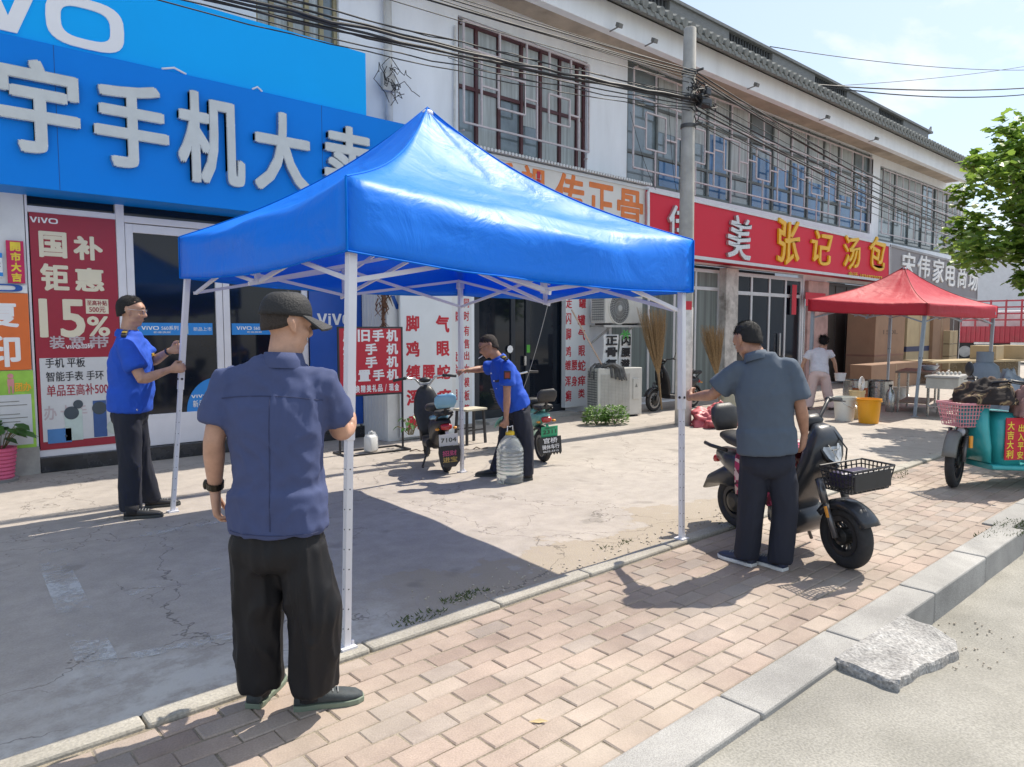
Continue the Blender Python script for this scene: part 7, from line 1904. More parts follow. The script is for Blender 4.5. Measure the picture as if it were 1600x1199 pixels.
# hand lettered banners hung below it
def banner(label, p0, p1, y0, y1, Y, chars, tilt=0.):
    zt_, zb_ = PY((p0 + p1) / 2, y0, Y).z, PY((p0 + p1) / 2, y1, Y).z
    x0, x1 = FX(p0, Y), FX(p1, Y)
    r_ = thing('paper_banner', label, 'banner', ((x0 + x1) / 2, Y, zb_))
    g = MB(); nn = 7
    vs_ = []
    for j in range(nn + 1):
        for i in range(4): vs_.append((x0 + (x1 - x0) * i / 3 + tilt * j / nn, Y + .012 * math.sin(i * 1.7 + j * .9), zb_ + (zt_ - zb_) * j / nn))
    g.add(vs_, [(j * 4 + i, j * 4 + i + 1, (j + 1) * 4 + i + 1, (j + 1) * 4 + i) for j in range(nn) for i in range(3)])
    o = part(g, 'sheet', M('white_banner', (.74, .75, .74), .7, var=.05), r_)
    n_ = len(chars); ch = (zt_ - zb_) / n_; g = MB()
    for k, c_ in enumerate(chars): wall_text(g, c_, x0 + .12 * (x1 - x0) + tilt * (n_ - k - .5) / n_, x1 - .10 * (x1 - x0) + tilt * (n_ - k - .5) / n_, zt_ - ch * (k + 1) + ch * .08, zt_ - ch * k - ch * .10, Y - .018, .004, .04)
    part(g, 'lettering', M('black_ink', (.02, .02, .025), .6), r_)
banner('white banner with three black characters above the ground air conditioner', 943, 966, 523, 577, 8.80, '正骨复')
banner('narrower white banner with black characters, the one tied with a green ribbon', 967, 985, 524, 577, 8.84, '闪腰潜', .03)
g = MB(); q = PY(976, 523, 8.8)
for k in range(6): a = k * 1.05; g.tube([q, q + Vector((math.cos(a) * .10, -.03, math.sin(a) * .06 + .02)), q + Vector((math.cos(a) * .16, -.02, math.sin(a) * .10 - .02))], [.012, .018, .004], n=5)
tag(g.build('ribbon', M('green_ribbon', (.10, .42, .10), .6)), 'green ribbon knotted at the top of the narrow white banner', 'ribbon')
# mop over the air conditioner
r_ = thing('mop', 'long handled mop with grey rag head draped over the ground air conditioner', 'mop', (0, 0, 0))
ptop, pbot = D(893, 484, 12.9), D(942, 573, 12.95)
g = MB(); g.tube([ptop, pbot], .014, n=8); g.build('handle', M('pale_wood_handle', (.55, .40, .30), .6), r_)
g = MB(); rr = random.Random(3)
for k in range(46):
    a = pbot + Vector((rr.uniform(-.05, .05), rr.uniform(-.05, .05), 0)); dx, dy = rr.uniform(-.22, .42), rr.uniform(-.10, .10)
    pts = [a, a + HF * dy + RT * dx * .5 + Vector((0, 0, .05)), a + HF * dy + RT * dx * .9 + Vector((0, 0, -.02)), a + HF * dy * 1.2 + RT * dx * 1.05 + Vector((0, 0, -.16 - .1 * rr.random()))]
    g.tube(pts, .016, n=5)
g.build('mop_head', M('grey_rags', (.12, .12, .12), .95, var=.4, scale=12), r_)
# bushes
def leaf(g, p, d, n, L, W):
    s_ = d.cross(n).normalized()
    g.add([p, p + d * L * .45 + s_ * W, p + d * L + n * -.1 * L, p + d * L * .45 - s_ * W], [(0, 1, 2), (0, 2, 3)])
def leafmat(name, c1, c2, tr=.3):
    m, n, l, b = nt(name); out = n['Material Output']; gi = n.new('ShaderNodeNewGeometry'); r_ = n.new('ShaderNodeValToRGB')
    e = r_.color_ramp.elements; e[0].color = (*c1, 1); e[1].color = (*c2, 1); l.new(gi.outputs['Random Per Island'], r_.inputs[0])
    l.new(r_.outputs[0], b.inputs['Base Color']); b.inputs['Roughness'].default_value = .45
    tl = n.new('ShaderNodeBsdfTranslucent'); l.new(r_.outputs[0], tl.inputs['Color']); mx = n.new('ShaderNodeMixShader'); mx.inputs[0].default_value = tr
    l.new(b.outputs[0], mx.inputs[1]); l.new(tl.outputs[0], mx.inputs[2]); l.new(mx.outputs[0], out.inputs['Surface'])
    return m
LEAFA = leafmat('bush_leaf', (.06, .15, .03), (.22, .36, .10)); LEAFT = leafmat('tree_leaf', (.08, .17, .025), (.32, .46, .08), .45); LEAFP = leafmat('pot_leaf', (.03, .11, .02), (.09, .24, .05))
def bush(label, c, w, h, seed, n=620):
    r_ = thing('bush', label, 'bush', c); rr = random.Random(seed); g = MB()
    for _ in range(n):
        a = rr.uniform(0, 6.283); z = rr.random(); q = math.sqrt(1 - (z * 1.0 - .35) ** 2 * 1.2) * (rr.random() ** .35)
        p = Vector((math.cos(a) * q * w, math.sin(a) * q * w * .8, .03 + z * h * (1.05 - .25 * q * q)))
        d = Vector((math.cos(a) + rr.uniform(-.8, .8), math.sin(a) + rr.uniform(-.8, .8), rr.uniform(-.2, .9))).normalized(); nn = Vector((rr.uniform(-.6, .6), rr.uniform(-.6, .6), 1)).normalized()
        leaf(g, p, d, nn, rr.uniform(.04, .075), rr.uniform(.014, .024))
    g.build('foliage', LEAFA, r_, fix=False)
    g = MB()
    for k in range(7): a = k * .9; g.tube([(0, 0, 0), (math.cos(a) * w * .4, math.sin(a) * w * .3, h * .5)], .006, n=5)
    g.build('stem', M('bush_stem', (.16, .13, .06), .8), r_)
b1, b2 = G(932, 664), G(961, 663)
bush('small bright green bush at the foot of the air conditioner, nearer the clinic door', b1, .25, .27, 4)
bush('small bright green bush at the foot of the air conditioner, nearer the concrete pole', b2, .25, .28, 14)
# brooms
def broom(label, base, top, spread, n, seed):
    r_ = thing('broom', label, 'broom', base); rr = random.Random(seed); b0 = Vector((0, 0, 0)); t_ = Vector(top) - Vector(base)
    g = MB(); g.tube([b0 - t_ * .75 if False else b0, t_ * .45], [.014, .03], n=8); g.build('handle', M('broom_tie', (.22, .15, .08), .8), r_)
    g = MB()
    for _ in range(n):
        a = rr.uniform(0, 6.283); q = math.sqrt(rr.random()); o_ = Vector((math.cos(a), math.sin(a) * .5, 0)) * q
        g.tube([t_ * .36 + o_ * .03, t_ * .6 + o_ * spread * .5, t_ * rr.uniform(.86, 1.05) + o_ * spread + Vector((rr.uniform(-.03, .03), 0, 0))], [.0045, .004, .002], n=4)
    g.build('bristles', M('straw', (.30, .20, .10), .85, var=.35, scale=30), r_)
broom('tall straw broom standing bristles up behind the black scooter', D(1034, 640, 13.75), D(1019, 487, 13.85), .40, 300, 1)
broom('straw broom standing bristles up against the peeling white post', D(1124, 628, 15.0), D(1112, 513, 15.1), .38, 280, 2)
# tarp and sack
heap('tarpaulin', 'crumpled faded red tarpaulin lying on the ground beside the concrete pole', 'tarp', G(1122, 664), (.50, .33, .30), M('faded_red_tarp', (.45, .085, .10), .5, var=.2, scale=5, spec=.6), 3, n=70, m=26, amp=.42)
heap('sack', 'pale rounded sack behind the crumpled red tarpaulin', 'sack', G(1140, 645), (.24, .22, .46), M('pale_sack', (.40, .38, .28), .9, var=.2), 6, amp=.12)

# red sign on a black stand, jerry can
ds = D(582, 706, 9.30)
r_ = thing('sign_stand', 'red notice with white rows of characters on a black metal floor stand', 'sign', (ds.x, ds.y, 0), R(-4))
x0, x1 = D(543, 600, 9.3), D(621, 600, 9.3); w_ = (x1 - x0).length / math.cos(R(44)) * .5
zt_, zb_ = D(600, 512, 9.3).z, D(600, 617, 9.3).z
g = MB()
for s_ in (-1, 1): g.bar((s_ * w_, 0, .02), (s_ * w_, 0, zt_ + .01), .022)
for z in (zt_, zb_): g.bar((-w_ + .011, 0, z), (w_ - .011, 0, z), .022)
for s_ in (-1, 1): g.bar((s_ * w_, -.20, .012), (s_ * w_, .20, .012), .024)
g.bar((-w_ + .012, -.19, .012), (w_ - .012, -.19, .012), .02); g.bar((-w_ + .012, .19, .012), (w_ - .012, .19, .012), .02)
g.build('stand', DKMETAL, r_)
g = MB(); g.box(-w_ + .012, w_ - .012, -.006, .004, zb_ + .012, zt_ - .012); bd = g.build('board', M('notice_red', (.52, .02, .04), .45, var=.06), r_)
g = MB(); Hs = zt_ - zb_
rows = (('废旧手机', .03, .21), ('烂手机', .235, .405), ('坏手机', .43, .60), ('闲置手机', .625, .795), ('可兑换精美礼品/现金', .85, .96))
for s_, a, b_ in rows:
    n_ = len(s_); W2 = 2 * w_ * .90
    if n_ == 3:
        slots = [(0, s_[0]), (1.5, s_[1]), (3, s_[2])]; cw = W2 / 4
    else: slots = [(k, c_) for k, c_ in enumerate(s_)]; cw = W2 / n_
    for k, c_ in slots:
        if c_ == '/': wall_text(g, c_, -w_ * .9 + cw * (k + .35), -w_ * .9 + cw * (k + .65), zt_ - Hs * b_, zt_ - Hs * a, -.006, .003); continue
        wall_text(g, c_, -w_ * .9 + cw * (k + .08), -w_ * .9 + cw * (k + .92), zt_ - Hs * b_, zt_ - Hs * a, -.006, .003, .035)
g.build('lettering', LWHITE, r_)
jc = G(580, 706)
r_ = thing('jerry_can', 'white plastic jerry can on the ground by the red notice stand', 'jerry can', jc, R(20))
m_ = M('milky_plastic', (.66, .67, .66), .4, var=.06)
g = MB(); slabloft(g, [(0, .01, .06, .085, math.pi), (0, .03, .065, .095, math.pi), (0, .19, .065, .095, math.pi), (0, .225, .045, .08, math.pi)], n=20, p=4); g.build('can', m_, r_, smooth=True)
g = MB(); g.tube([(-.05, 0, .215), (-.04, 0, .26), (.02, 0, .265), (.04, 0, .215)], .012, n=8); g.build('handle', m_, r_, smooth=True)
g = MB(); g.lathe([(.02, 0), (.02, .03)], (.06, 0, .222), n=14); g.build('cap', m_, r_)
# stool by the clinic boards
st0 = D(735, 690, 10.0); st0.z = 0
r_ = thing('stool', 'small dark legged stool with a pale wooden top in front of the clinic door', 'stool', st0, R(5))
g = MB(); g.box(-.20, .20, -.14, .14, .47, .50); g.build('seat', M('pale_stool_top', (.50, .46, .36), .6, var=.1), r_, bevel=.006)
for sx in (-1, 1):
    for sy in (-1, 1):
        g = MB(); g.bar((sx * .18, sy * .12, 0), (sx * .16, sy * .10, .47), .03); g.build('leg', DKMETAL, r_)
g = MB(); 
for sy in (-1, 1): g.bar((-.155, sy * .112, .2), (.155, sy * .112, .2), .02)
g.build('stretcher', DKMETAL, r_)
# potted plants
def pot_plant(label, c, potm, r0, h, nl, L, seed, spread, kind='pot'):
    r_ = thing('potted_plant', label, 'plant', c); rr = random.Random(seed)
    if potm:
        g = MB(); prof = [(r0 * .75, 0)]
        for k in range(9): z = h * (k + .5) / 9; q = r0 * (.75 + .3 * z / h); prof += [(q + .008, z - h / 30), (q, z + h / 30)]
        prof += [(r0 * 1.08, h), (r0 * .9, h), (r0 * .85, h * .9)]
        g.lathe(prof, n=26); g.build('pot', potm, r_, smooth=False)
        g = MB(); g.lathe([(r0 * 1.0, .0), (r0 * 1.1, .03), (r0 * 1.12, .03)], n=24); g.build('saucer', M('grey_saucer', (.3, .3, .3), .6), r_)
    g = MB(); s2 = MB()
    for k in range(nl):
        a = rr.uniform(0, 6.283); q = rr.random() ** .5 * spread; tip = Vector((math.cos(a) * q, math.sin(a) * q, h + .08 + rr.random() * spread * .9)); base_ = Vector((math.cos(a) * .03, math.sin(a) * .03, h * .9))
        s2.tube([base_, base_.lerp(tip, .6) + Vector((0, 0, .03)), tip], .004, n=5)
        d = Vector((math.cos(a), math.sin(a), -.25)).normalized(); n_ = Vector((-math.cos(a) * .2, -math.sin(a) * .2, 1)).normalized(); l_ = L * rr.uniform(.7, 1.15); sd2 = d.cross(n_)
        pts = [tip, tip + d * l_ * .15 + sd2 * l_ * .42, tip + d * l_ * .5 + sd2 * l_ * .48 - n_ * .01, tip + d * l_ * .95 - n_ * .04, tip + d * l_ * .5 - sd2 * l_ * .48 - n_ * .01, tip + d * l_ * .15 - sd2 * l_ * .42]
        g.add(pts + [tip + d * l_ * .5 + n_ * -.02], [(0, 1, 6), (1, 2, 6), (2, 3, 6), (3, 4, 6), (4, 5, 6), (5, 0, 6)])
    g.build('foliage', LEAFP, r_, smooth=True, fix=False); s2.build('stem', M('bush_stem', (.16, .13, .06)), r_)
pot_plant('large leaved plant in a ribbed pink pot at the foot of the green poster', G(2, 752), M('pink_woven_pot', (.62, .10, .20), .5, var=.1), .145, .36, 26, .17, 3, .22)
pot_plant('thin young plant growing in front of the clinic board', D(642, 692, 9.55) * 1.0, None, .1, .12, 16, .07, 7, .20)
g = MB(); rr = random.Random(6); p_ = PY(598, 470, 8.7)
for k in range(60):
    a = p_ + Vector((rr.uniform(-.08, .08), rr.uniform(-.05, .02), rr.uniform(-.55, .55))); g.tube([a, a + Vector((rr.uniform(-.06, .06), rr.uniform(-.06, .02), -.08)), a + Vector((rr.uniform(-.10, .10), rr.uniform(-.05, .02), -.18))], [.012, .009, .003], n=4)
g.tube([p_ + Vector((0, 0, -.7)), p_ + Vector((.02, 0, .9))], .02, n=6)
tag(g.build('dried_vine', M('dead_leaf', (.15, .075, .045), .9, var=.4, scale=20)), 'bundle of dried brown vine hanging beside the ribbed kiosk wall', 'plant')
cable('fine pale string hanging from the canopy edge to behind the bending man', D(858, 468, 8.2), D(800, 650, 8.6), .12, .0035, mat=M('pale_string', (.40, .38, .33), .8), group='loose wires on the front')
cable('thin cord lying on the concrete near the clinic board', G(640, 705, .008), G(762, 700, .008), 0, .008, mat=M('brown_cord', (.12, .08, .06), .7), group='loose wires on the front', jit=.02)

# ------------------------------------------------ food shop clutter
STEELP = M('kitchen_steel', (.45, .45, .44), .25, metal=.9, var=.15, scale=6)
def bucket(label, px, py, hd, r0, h, mat, handle=True, rim=True, name='bucket'):
    c = D(px, py, hd); c.z = 0; r_ = thing(name, label, 'bucket', c)
    g = MB(); g.lathe([(r0 * .8, 0), (r0 * .82, .01), (r0 * .98, h - .05), (r0 * 1.07, h - .05), (r0 * 1.07, h - .03), (r0, h - .03), (r0 * 1.06, h), (r0 * .96, h), (r0 * .94, h - .02), (r0 * .8, .03), (.01, .03)], n=32); g.build('pail', mat, r_, smooth=False)
    if handle:
        g = MB(); g.tube([(-r0 * 1.03 * math.cos(t_ * math.pi / 10 - 0), -r0 * 1.05 * abs(math.sin(t_ * math.pi / 10)), h - .06 - .14 * math.sin(t_ * math.pi / 10)) for t_ in range(11)], .004, n=5); g.build('handle', CHROME, r_)
    return r_
hb_ = lambda y: 1.6 * 1118 / (y - 515)
bucket('white plastic bucket with a lid rim and wire handle beside the yellow bucket', 1319, 656, hb_(657) * .995, .185, .42, M('white_bucket_plastic', (.66, .66, .60), .4, var=.05, dirt=.15))
bucket('bright yellow orange bucket on the sunny ground in front of the steel pots', 1357, 661, hb_(661) * .995, .19, .42, M('orange_yellow_plastic', (.80, .36, .01), .35, var=.05), handle=False)
r_ = bucket('tall cream bucket with a colander on top, between the white and yellow buckets', 1338, 654, hb_(654), .13, .50, M('cream_bucket', (.62, .50, .28), .5, var=.1), handle=False)
g = MB()
for k in range(5): g.tube([(.05 + .13 * (1 - k * .18) * math.cos(t_ * .314), -.05, .62 + .13 * (1 - k * .18) * math.sin(t_ * .314)) for t_ in range(20)], .006, n=4, closed=True)
c_ = D(1338, 654, hb_(654)); o = g.build('colander', LWHITE); o.location = (c_.x, c_.y, 0); tag(o, 'white plastic colander standing in the tall cream bucket', 'colander')
def pot(label, px, py, hd, r0, h, lab=False):
    c = D(px, py, hd); c.z = 0; r_ = thing('stock_pot', label, 'pot', c)
    g = MB(); g.lathe([(r0 * .97, 0), (r0, .02), (r0, h), (r0 * 1.04, h + .012), (r0 * .97, h + .014), (r0 * .96, .05), (.01, .05)], n=36); g.build('pot', STEELP, r_, smooth=False)
    g = MB()
    for s_ in (-1, 1): g.tube([(s_ * r0, -.08, h * .75), (s_ * (r0 + .05), -.06, h * .77), (s_ * (r0 + .05), .06, h * .77), (s_ * r0, .08, h * .75)], .01, n=6)
    g.build('handle', STEELP, r_)
    if lab:
        g = MB(); a0 = math.atan2(-HF.y, -HF.x); n_ = 12
        p0 = [((r0 + .004) * math.cos(a0 - .7 + 1.4 * k / n_), (r0 + .004) * math.sin(a0 - .7 + 1.4 * k / n_), .12) for k in range(n_ + 1)]; p1 = [(p[0], p[1], h * .72) for p in p0]
        g.add(p0 + p1, [(k, k + 1, n_ + 2 + k, n_ + 1 + k) for k in range(n_)]); lb = g.build('label', M('pot_label', (.45, .12, .03), .5, var=.5, scale=14), r_)
pot('wide steel stock pot with a red and yellow label behind the white bucket', 1336, 640, 15.2, .25, .52, True)
pot('plain steel stock pot behind the yellow bucket', 1372, 641, 15.3, .27, .50)
c = D(1390, 646, 13.9); c.z = 0; r_ = thing('gas_bottle', 'narrow steel bottle standing beside the plain stock pot', 'gas bottle', c)
g = MB(); g.lathe([(.075, 0), (.08, .02), (.08, .36), (.05, .42), (.025, .45), (.025, .50)], n=20); g.build('body', STEELP, r_, smooth=True)
g = MB(); g.lathe([(.035, .50), (.035, .53)], n=12); g.build('valve', DKMETAL, r_)
bucket('small white tub under the steel table', 1405, 632, 15.6, .17, .34, M('white_bucket_plastic', (.66, .66, .60)))
def table(label, pc, hd, w, d, h, rz, legm, topm):
    c = D(*pc, hd); c.z = 0; r_ = thing('work_table', label, 'table', c, rz)
    g = MB(); g.box(-w / 2, w / 2, -d / 2, d / 2, h - .04, h); g.build('tabletop', topm, r_, bevel=.006)
    for sx in (-1, 1):
        for sy in (-1, 1):
            g = MB(); g.tube([(sx * (w / 2 - .06), sy * (d / 2 - .06), 0), (sx * (w / 2 - .06), sy * (d / 2 - .06), h - .04)], .022, n=8); g.build('leg', legm, r_)
    g = MB(); g.box(-w / 2 + .05, w / 2 - .05, -d / 2 + .05, d / 2 - .05, .18, .20); g.build('shelf', topm, r_)
    return r_
T1 = table('steel legged work table with a worn brown top under the red canopy', (1432, 640), 14.2, 1.35, .62, .80, R(12), STEELP, M('worn_table_top', (.22, .15, .11), .6, var=.3))
T2 = table('pale low cabinet table beside the tricycle under the red canopy', (1478, 640), 13.3, .95, .55, .76, R(6), STEELP, M('steel_top', (.40, .41, .40), .35, metal=.5))
g = MB(); g.box(-.44, .44, -.26, .26, .52, .715); g.build('drawer_box', M('pale_cabinet', (.50, .50, .46), .5, dirt=.2), T2, bevel=.006)
rr = random.Random(4)
for k in range(6):
    p = D(1466 + 6.5 * k, 600, 13.25); o = MB(); o.ell((0, 0, .03), .035, .03, .03, n=10, m=6); q = o.build('dough_ball', M('white_dough', (.66, .64, .60), .7), smooth=True); q.location = (p.x, p.y, .762)
    tag(q, 'small white dough ball in the row on the steel table under the red canopy', 'food', 'dough balls on the steel table')
g = MB(); g.lathe([(.10, 0), (.17, .09), (.175, .09), (.16, .08), (.09, .012)], n=26); q = g.build('basin', M('pale_blue_enamel', (.50, .56, .62), .3)); p = D(1452, 590, 14.1); q.location = (p.x, p.y, .802); tag(q, 'pale blue basin on the worn brown work table', 'basin')
# cardboard
def carton(label, p0, p1, y0, y1, Y, dpt, mat, lean=0., tape=None, zfloor=None, marks=None, group=None, name='carton'):
    x0, x1 = FX(p0, Y), FX(p1, Y); zt_ = PY((p0 + p1) / 2, y0, Y).z; zb_ = zfloor if zfloor is not None else max(0, PY((p0 + p1) / 2, y1, Y).z)
    r_ = thing(name, label, 'box', ((x0 + x1) / 2, Y + dpt / 2, zb_), 0, group)
    w, h = (x1 - x0), zt_ - zb_
    g = MB(); g.box(-w / 2, w / 2, -dpt / 2, dpt / 2, 0, h); 
    for i, p in enumerate(g.v): g.v[i] = Vector((p.x + lean * p.z, p.y, p.z))
    g.build('box', mat, r_, bevel=.008)
    if tape:
        g = MB(); z_, hh, m_ = tape; g.box(-w / 2 - .004, w / 2 + .004, -dpt / 2 - .004, dpt / 2 + .004, h * z_, h * z_ + hh)
        for i, p in enumerate(g.v): g.v[i] = Vector((p.x + lean * p.z, p.y, p.z))
        g.build('tape', m_, r_)
    if marks:
        g = MB(); put_text(g, marks, (-w * .25 + lean * h * .62, -dpt / 2 - .002, h * .6), WX, WZ, w * .5, h * .05, .002); g.build('lettering', M('carton_ink', (.10, .06, .04), .7), r_)
    g = MB(); g.box(-.03 + lean * h * .5, .03 + lean * h * .5, -dpt / 2 - .003, -dpt / 2 - .0005, .02, h - .02) if not lean else g.bar((0, -dpt / 2 - .002, .02), (lean * h, -dpt / 2 - .002, h - .02), .05, .003, up=(0, 1, 0)); g.build('seam', M('parcel_tape', (.33, .22, .12), .4), r_)
    return r_
carton('very tall brown carton standing beside the leaning planks', 1367, 1413, 470, 590, 8.3, .8, CARD, .03, (.34, .05, M('brown_band', (.20, .10, .07), .6)), 0, marks='150L')
carton('tall pale carton with a dark blue band behind the canopy leg', 1417, 1455, 468, 590, 8.3, .7, CARDL, .02, (.36, .16, M('navy_band', (.03, .04, .10), .5)), 0, marks='FRAGILE' if False else None)
carton('low wide brown carton in front of the tall ones', 1364, 1438, 568, 612, 7.6, .55, CARD, 0, None, 0)
carton('brown carton near the corner of the shop row behind the canopy', 1458, 1484, 490, 590, 8.2, .8, CARD, 0, None, 0)
for k, (a, b_) in enumerate(((517, 537), (538, 556), (557, 577))):
    Y = 8.0; z1 = PY(1492, a, Y).z; z0 = PY(1492, b_, Y).z
    carton(('topmost', 'middle', 'lowest')[k] + ' pale carton of the sunlit stack of three by the far corner', 1485, 1497, a, b_, Y, .6, CARDL, 0, None, z0)
c = D(1520, 575, 22); r_ = thing('pallet_bench', 'long low pale bench stacked with cartons in front of the red truck', 'bench', (c.x, c.y, 0), R(-20))
g = MB(); g.box(-2.4, 3.4, -.5, .5, .62, .68); g.build('top', CARDL, r_)
for x in (-2.2, -.4, 1.4, 3.2):
    g = MB(); g.box(x, x + .1, -.45, .45, 0, .62); g.build('leg', STEELP, r_)
for k, x in enumerate((.6, 1.9)):
    q = MB(); q.box(-.4, .4, -.35, .35, 0, .42); o = q.build('carton', CARDL, bevel=.01); v = Matrix.Rotation(R(-20), 4, 'Z') @ Vector((x, 0, .1)); o.location = (c.x + v.x, c.y + v.y, 0.684); tag(o, ('pale carton on the long bench, nearer the canopy leg', 'pale carton on the long bench, farther from the canopy leg')[k], 'box')
# planks leaning on the shutters
for k, (p0, p1, y0, mt) in enumerate(((1340, 1336, 494, 0), (1347, 1345, 490, 1), (1353, 1352, 491, 0), (1358, 1357, 490, 1), (1329, 1334, 567, 1), (1334, 1341, 562, 0))):
    a = PY(p1, 592, 8.9); a.z = .0; b_ = PY(p0 + 3, y0, 9.35)
    g = MB(); g.bar(a, b_, .13 if k < 4 else .16, .025, up=(0, 1, 0)); tag(g.build('plank', M('pink_brown_plank', (.36, .24, .20), .7, var=.15) if mt else M('pale_plank', (.58, .53, .47), .7, var=.1)), (('long pinkish brown' if mt else 'long pale') + ' plank leaning on the dark shutters beside the cartons') if k < 4 else (('short pinkish brown' if mt else 'short pale') + ' board leaning among the long planks by the cartons'), 'plank', 'planks leaning on the shutters' if k < 4 else 'short boards by the planks')
# grey gas cylinder on the tricycle bed
p = D(1537, 600, 10.6); r_ = thing('gas_cylinder', 'tall blue grey gas cylinder with collar standing behind the tricycle', 'gas cylinder', (p.x, p.y, 0))
GC = M('blue_grey_paint', (.17, .20, .24), .5, var=.12, dirt=.2)
g = MB(); g.lathe([(.18, 0), (.20, .02), (.20, .95), (.18, 1.06), (.09, 1.13), (.03, 1.15)], n=28); g.build('body', GC, r_, smooth=True)
g = MB(); g.lathe([(.11, 1.12), (.11, 1.27), (.105, 1.27), (.105, 1.12)], n=24); g.lathe([(.02, 1.14), (.02, 1.22)], n=10); g.build('collar', GC, r_, smooth=False)
heap('dust_sheet', 'blue grey plastic sheet slumped against the tall gas cylinder', 'sheet', Vector((p.x + .40, p.y - .22, 0)), (.36, .30, 1.0), M('grey_plastic_sheet', (.30, .33, .38), .4, var=.15), 11, amp=.2)

g = MB(); q = G(825, 1128, -.006); g.add([q, q + RT * .05 + HF * .012 + Vector((0, 0, .008)), q + RT * .085 + Vector((0, 0, .003)), q + RT * .045 - HF * .012 + Vector((0, 0, .002))], [(0, 1, 2), (0, 2, 3)]); tag(g.build('fallen_leaf', M('dry_leaf', (.50, .38, .20), .7)), 'single dry tan leaf lying on the brick pavement', 'leaf')
# ------------------------------------------------ red truck, far wall
TRD = M('truck_red', (.36, .025, .045), .45, var=.12, dirt=.25)
r_ = thing('stake_truck', 'red stake sided truck parked across the end of the shop row', 'truck', (40, 10, 0))
g = MB(); nn = 0
g.box(-.0, 2.4, -6.5, 4.2, .95, 1.06); g.build('bed_floor', TRD, r_)
g = MB(); g.box(-.05, -.001, -6.5, 4.2, 1.0, 1.75)
y = -6.45
while y < 4.2: g.box(-.085, -.052, y, y + .07, 1.0, 1.75); y += .20
g.build('side_panel', TRD, r_)
g = MB()
for z in (2.05, 2.35, 2.65, 2.95): g.box(-.04, -.005, -6.5, 4.2, z - .035, z + .035)
y = -6.5
while y < 4.2: g.box(-.08, -.042, y, y + .08, 1.75, 3.0); y += .62
g.build('stake_rail', TRD, r_)
g = MB(); g.box(-.09, -.03, -3.0, -2.1, 1.75, 2.35); g.build('side_board', TRD, r_)
g = MB(); g.box(.2, 2.2, -6.3, 4, .62, .93); g.build('chassis', DKMETAL, r_)
for y in (-5.2, -4.1, 1.4, 2.6):
    g = MB(); g.lathe([(.50, -.14), (.52, -.10), (.52, .10), (.50, .14)], (.22, y, .52), n=26, axis=(1, 0, 0)); w_ = g.build('wheel', RUBBER, r_, smooth=False)
    g = MB(); g.lathe([(.28, 0), (.26, .03), (.1, .05)], (.07, y, .52), n=20, axis=(-1, 0, 0)); g.build('rim', M('rim_grey', (.3, .3, .3), .5), w_)
g = MB()
for y in (-3.4, -1.2, .3): g.box(-.06, -.002, y, y + .7, .88, .99)
g.build('reflective_plate', M('white_plate', (.62, .6, .58), .4), r_)
g = MB(); g.box(.0, 2.3, 4.5, 6.4, .7, 3.0); g.build('cab', TRD, r_, bevel=.12)
g = MB(); g.box(.6, 1.8, -6, 3.9, 1.07, 2.5); g.build('load', M('white_sacks', (.60, .60, .60), .8, var=.3, scale=1.4), r_, bevel=.1)
r_ = thing('far_building', 'plain pale grey building closing the view behind the red truck', 'building', (52, 6, 0))
g = MB(); g.box(-2, 8, -40, 26, 0, 6.2); g.build('wall', M('pale_grey_wall', (.62, .64, .66), .85, var=.05, dirt=.1), r_)
g = MB(); g.box(-2.3, 8.3, -40.3, 26.3, 6.2, 6.5); g.build('parapet', M('pale_grey_coping', (.5, .52, .54), .8), r_)

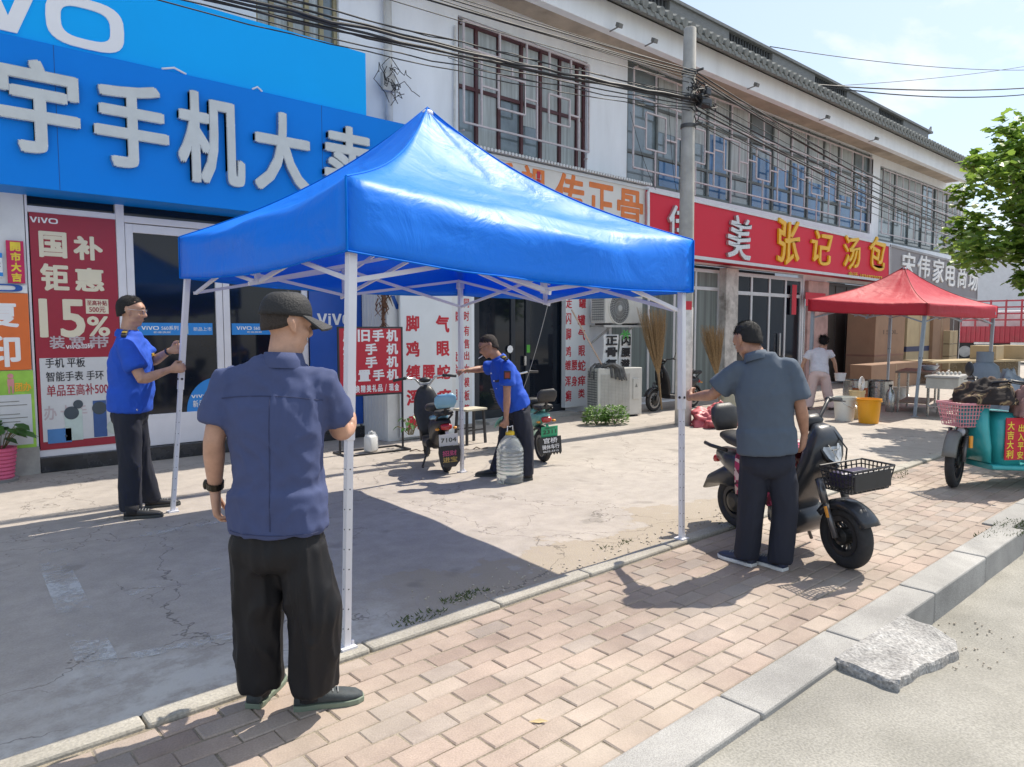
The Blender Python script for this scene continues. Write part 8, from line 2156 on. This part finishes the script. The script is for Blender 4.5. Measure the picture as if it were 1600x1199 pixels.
# ------------------------------------------------ street tree
def tree(label, base, h0_, crown_c, cr, seed, n):
    r_ = thing('street_tree', label, 'tree', base); rr = random.Random(seed)
    g = MB(); BARK = M('tree_bark', (.16, .13, .10), .9, var=.3, scale=9, bump=.5, bscale=30)
    top = Vector(crown_c) - Vector(base)
    def chain(a, b_, r0, r1, k=6, j=.08):
        pts = [a.lerp(b_, i / k) + Vector((rr.uniform(-j, j), rr.uniform(-j, j), 0)) * (0 if i in (0, k) else 1) for i in range(k + 1)]
        g.tube(pts, [r0 + (r1 - r0) * i / k for i in range(k + 1)], n=8); return pts
    f_ = Vector((0, 0, h0_)); chain(Vector((0, 0, 0)), f_, .15, .11)
    clumps = []
    limbs = []
    for k in range(11):
        a = k * 2.4 + rr.uniform(-.3, .3); zz = rr.uniform(-.55, .95)
        q = math.sqrt(max(.05, 1 - zz * zz))
        e = top + Vector((math.cos(a) * cr[0] * q * .8, math.sin(a) * cr[1] * q * .8, zz * cr[2] * .8)); pts = chain(f_ + Vector((0, 0, rr.uniform(-.5, .3))), e, .06, .015, 6, .12); limbs.append(pts)
    o = g.build('trunk', BARK, r_, smooth=True)
    g = MB()
    for c_ in range(95):
        z = rr.uniform(-1, 1); a = rr.uniform(0, 6.283); q = rr.random() ** .42
        s_ = math.sqrt(1 - z * z)
        c0 = Vector((math.cos(a) * s_ * cr[0] * q, math.sin(a) * s_ * cr[1] * q, z * cr[2] * q)) + top
        c0 *= 1.0; rad = rr.uniform(.22, .48)
        for _ in range(int(n / 95)):
            d0 = Vector((rr.gauss(0, 1), rr.gauss(0, 1), rr.gauss(0, .8))); d0 = d0.normalized() * rad * rr.random() ** .5
            p = c0 + d0; nn_ = Vector((rr.uniform(-.7, .7), rr.uniform(-.7, .7), 1)).normalized(); a2 = rr.uniform(0, 6.283); d = Vector((math.cos(a2), math.sin(a2), -.5)); d = (d - nn_ * d.dot(nn_)).normalized(); s2 = d.cross(nn_)
            L = rr.uniform(.08, .17)
            # five pointed leaf
            o_ = [p, p + d * L * .15 + s2 * L * .50, p + d * L * .38 + s2 * L * .30, p + d * L * .62 + s2 * L * .42, p + d * L - nn_ * L * .15, p + d * L * .62 - s2 * L * .42, p + d * L * .38 - s2 * L * .30, p + d * L * .15 - s2 * L * .50]
            g.add(o_, [(0, 1, 2), (0, 2, 3, 4), (0, 4, 5, 6), (0, 6, 7)])
    g.build('crown', LEAFT, r_, fix=False)
tb_ = Vector((13.75, 2.35, 0))
tree('broad leaved street tree whose crown hangs over the tricycle and grey sign', tb_, 2.3, (13.85, 2.3, 3.35), (1.8, 1.95, 1.7), 5, 12400)
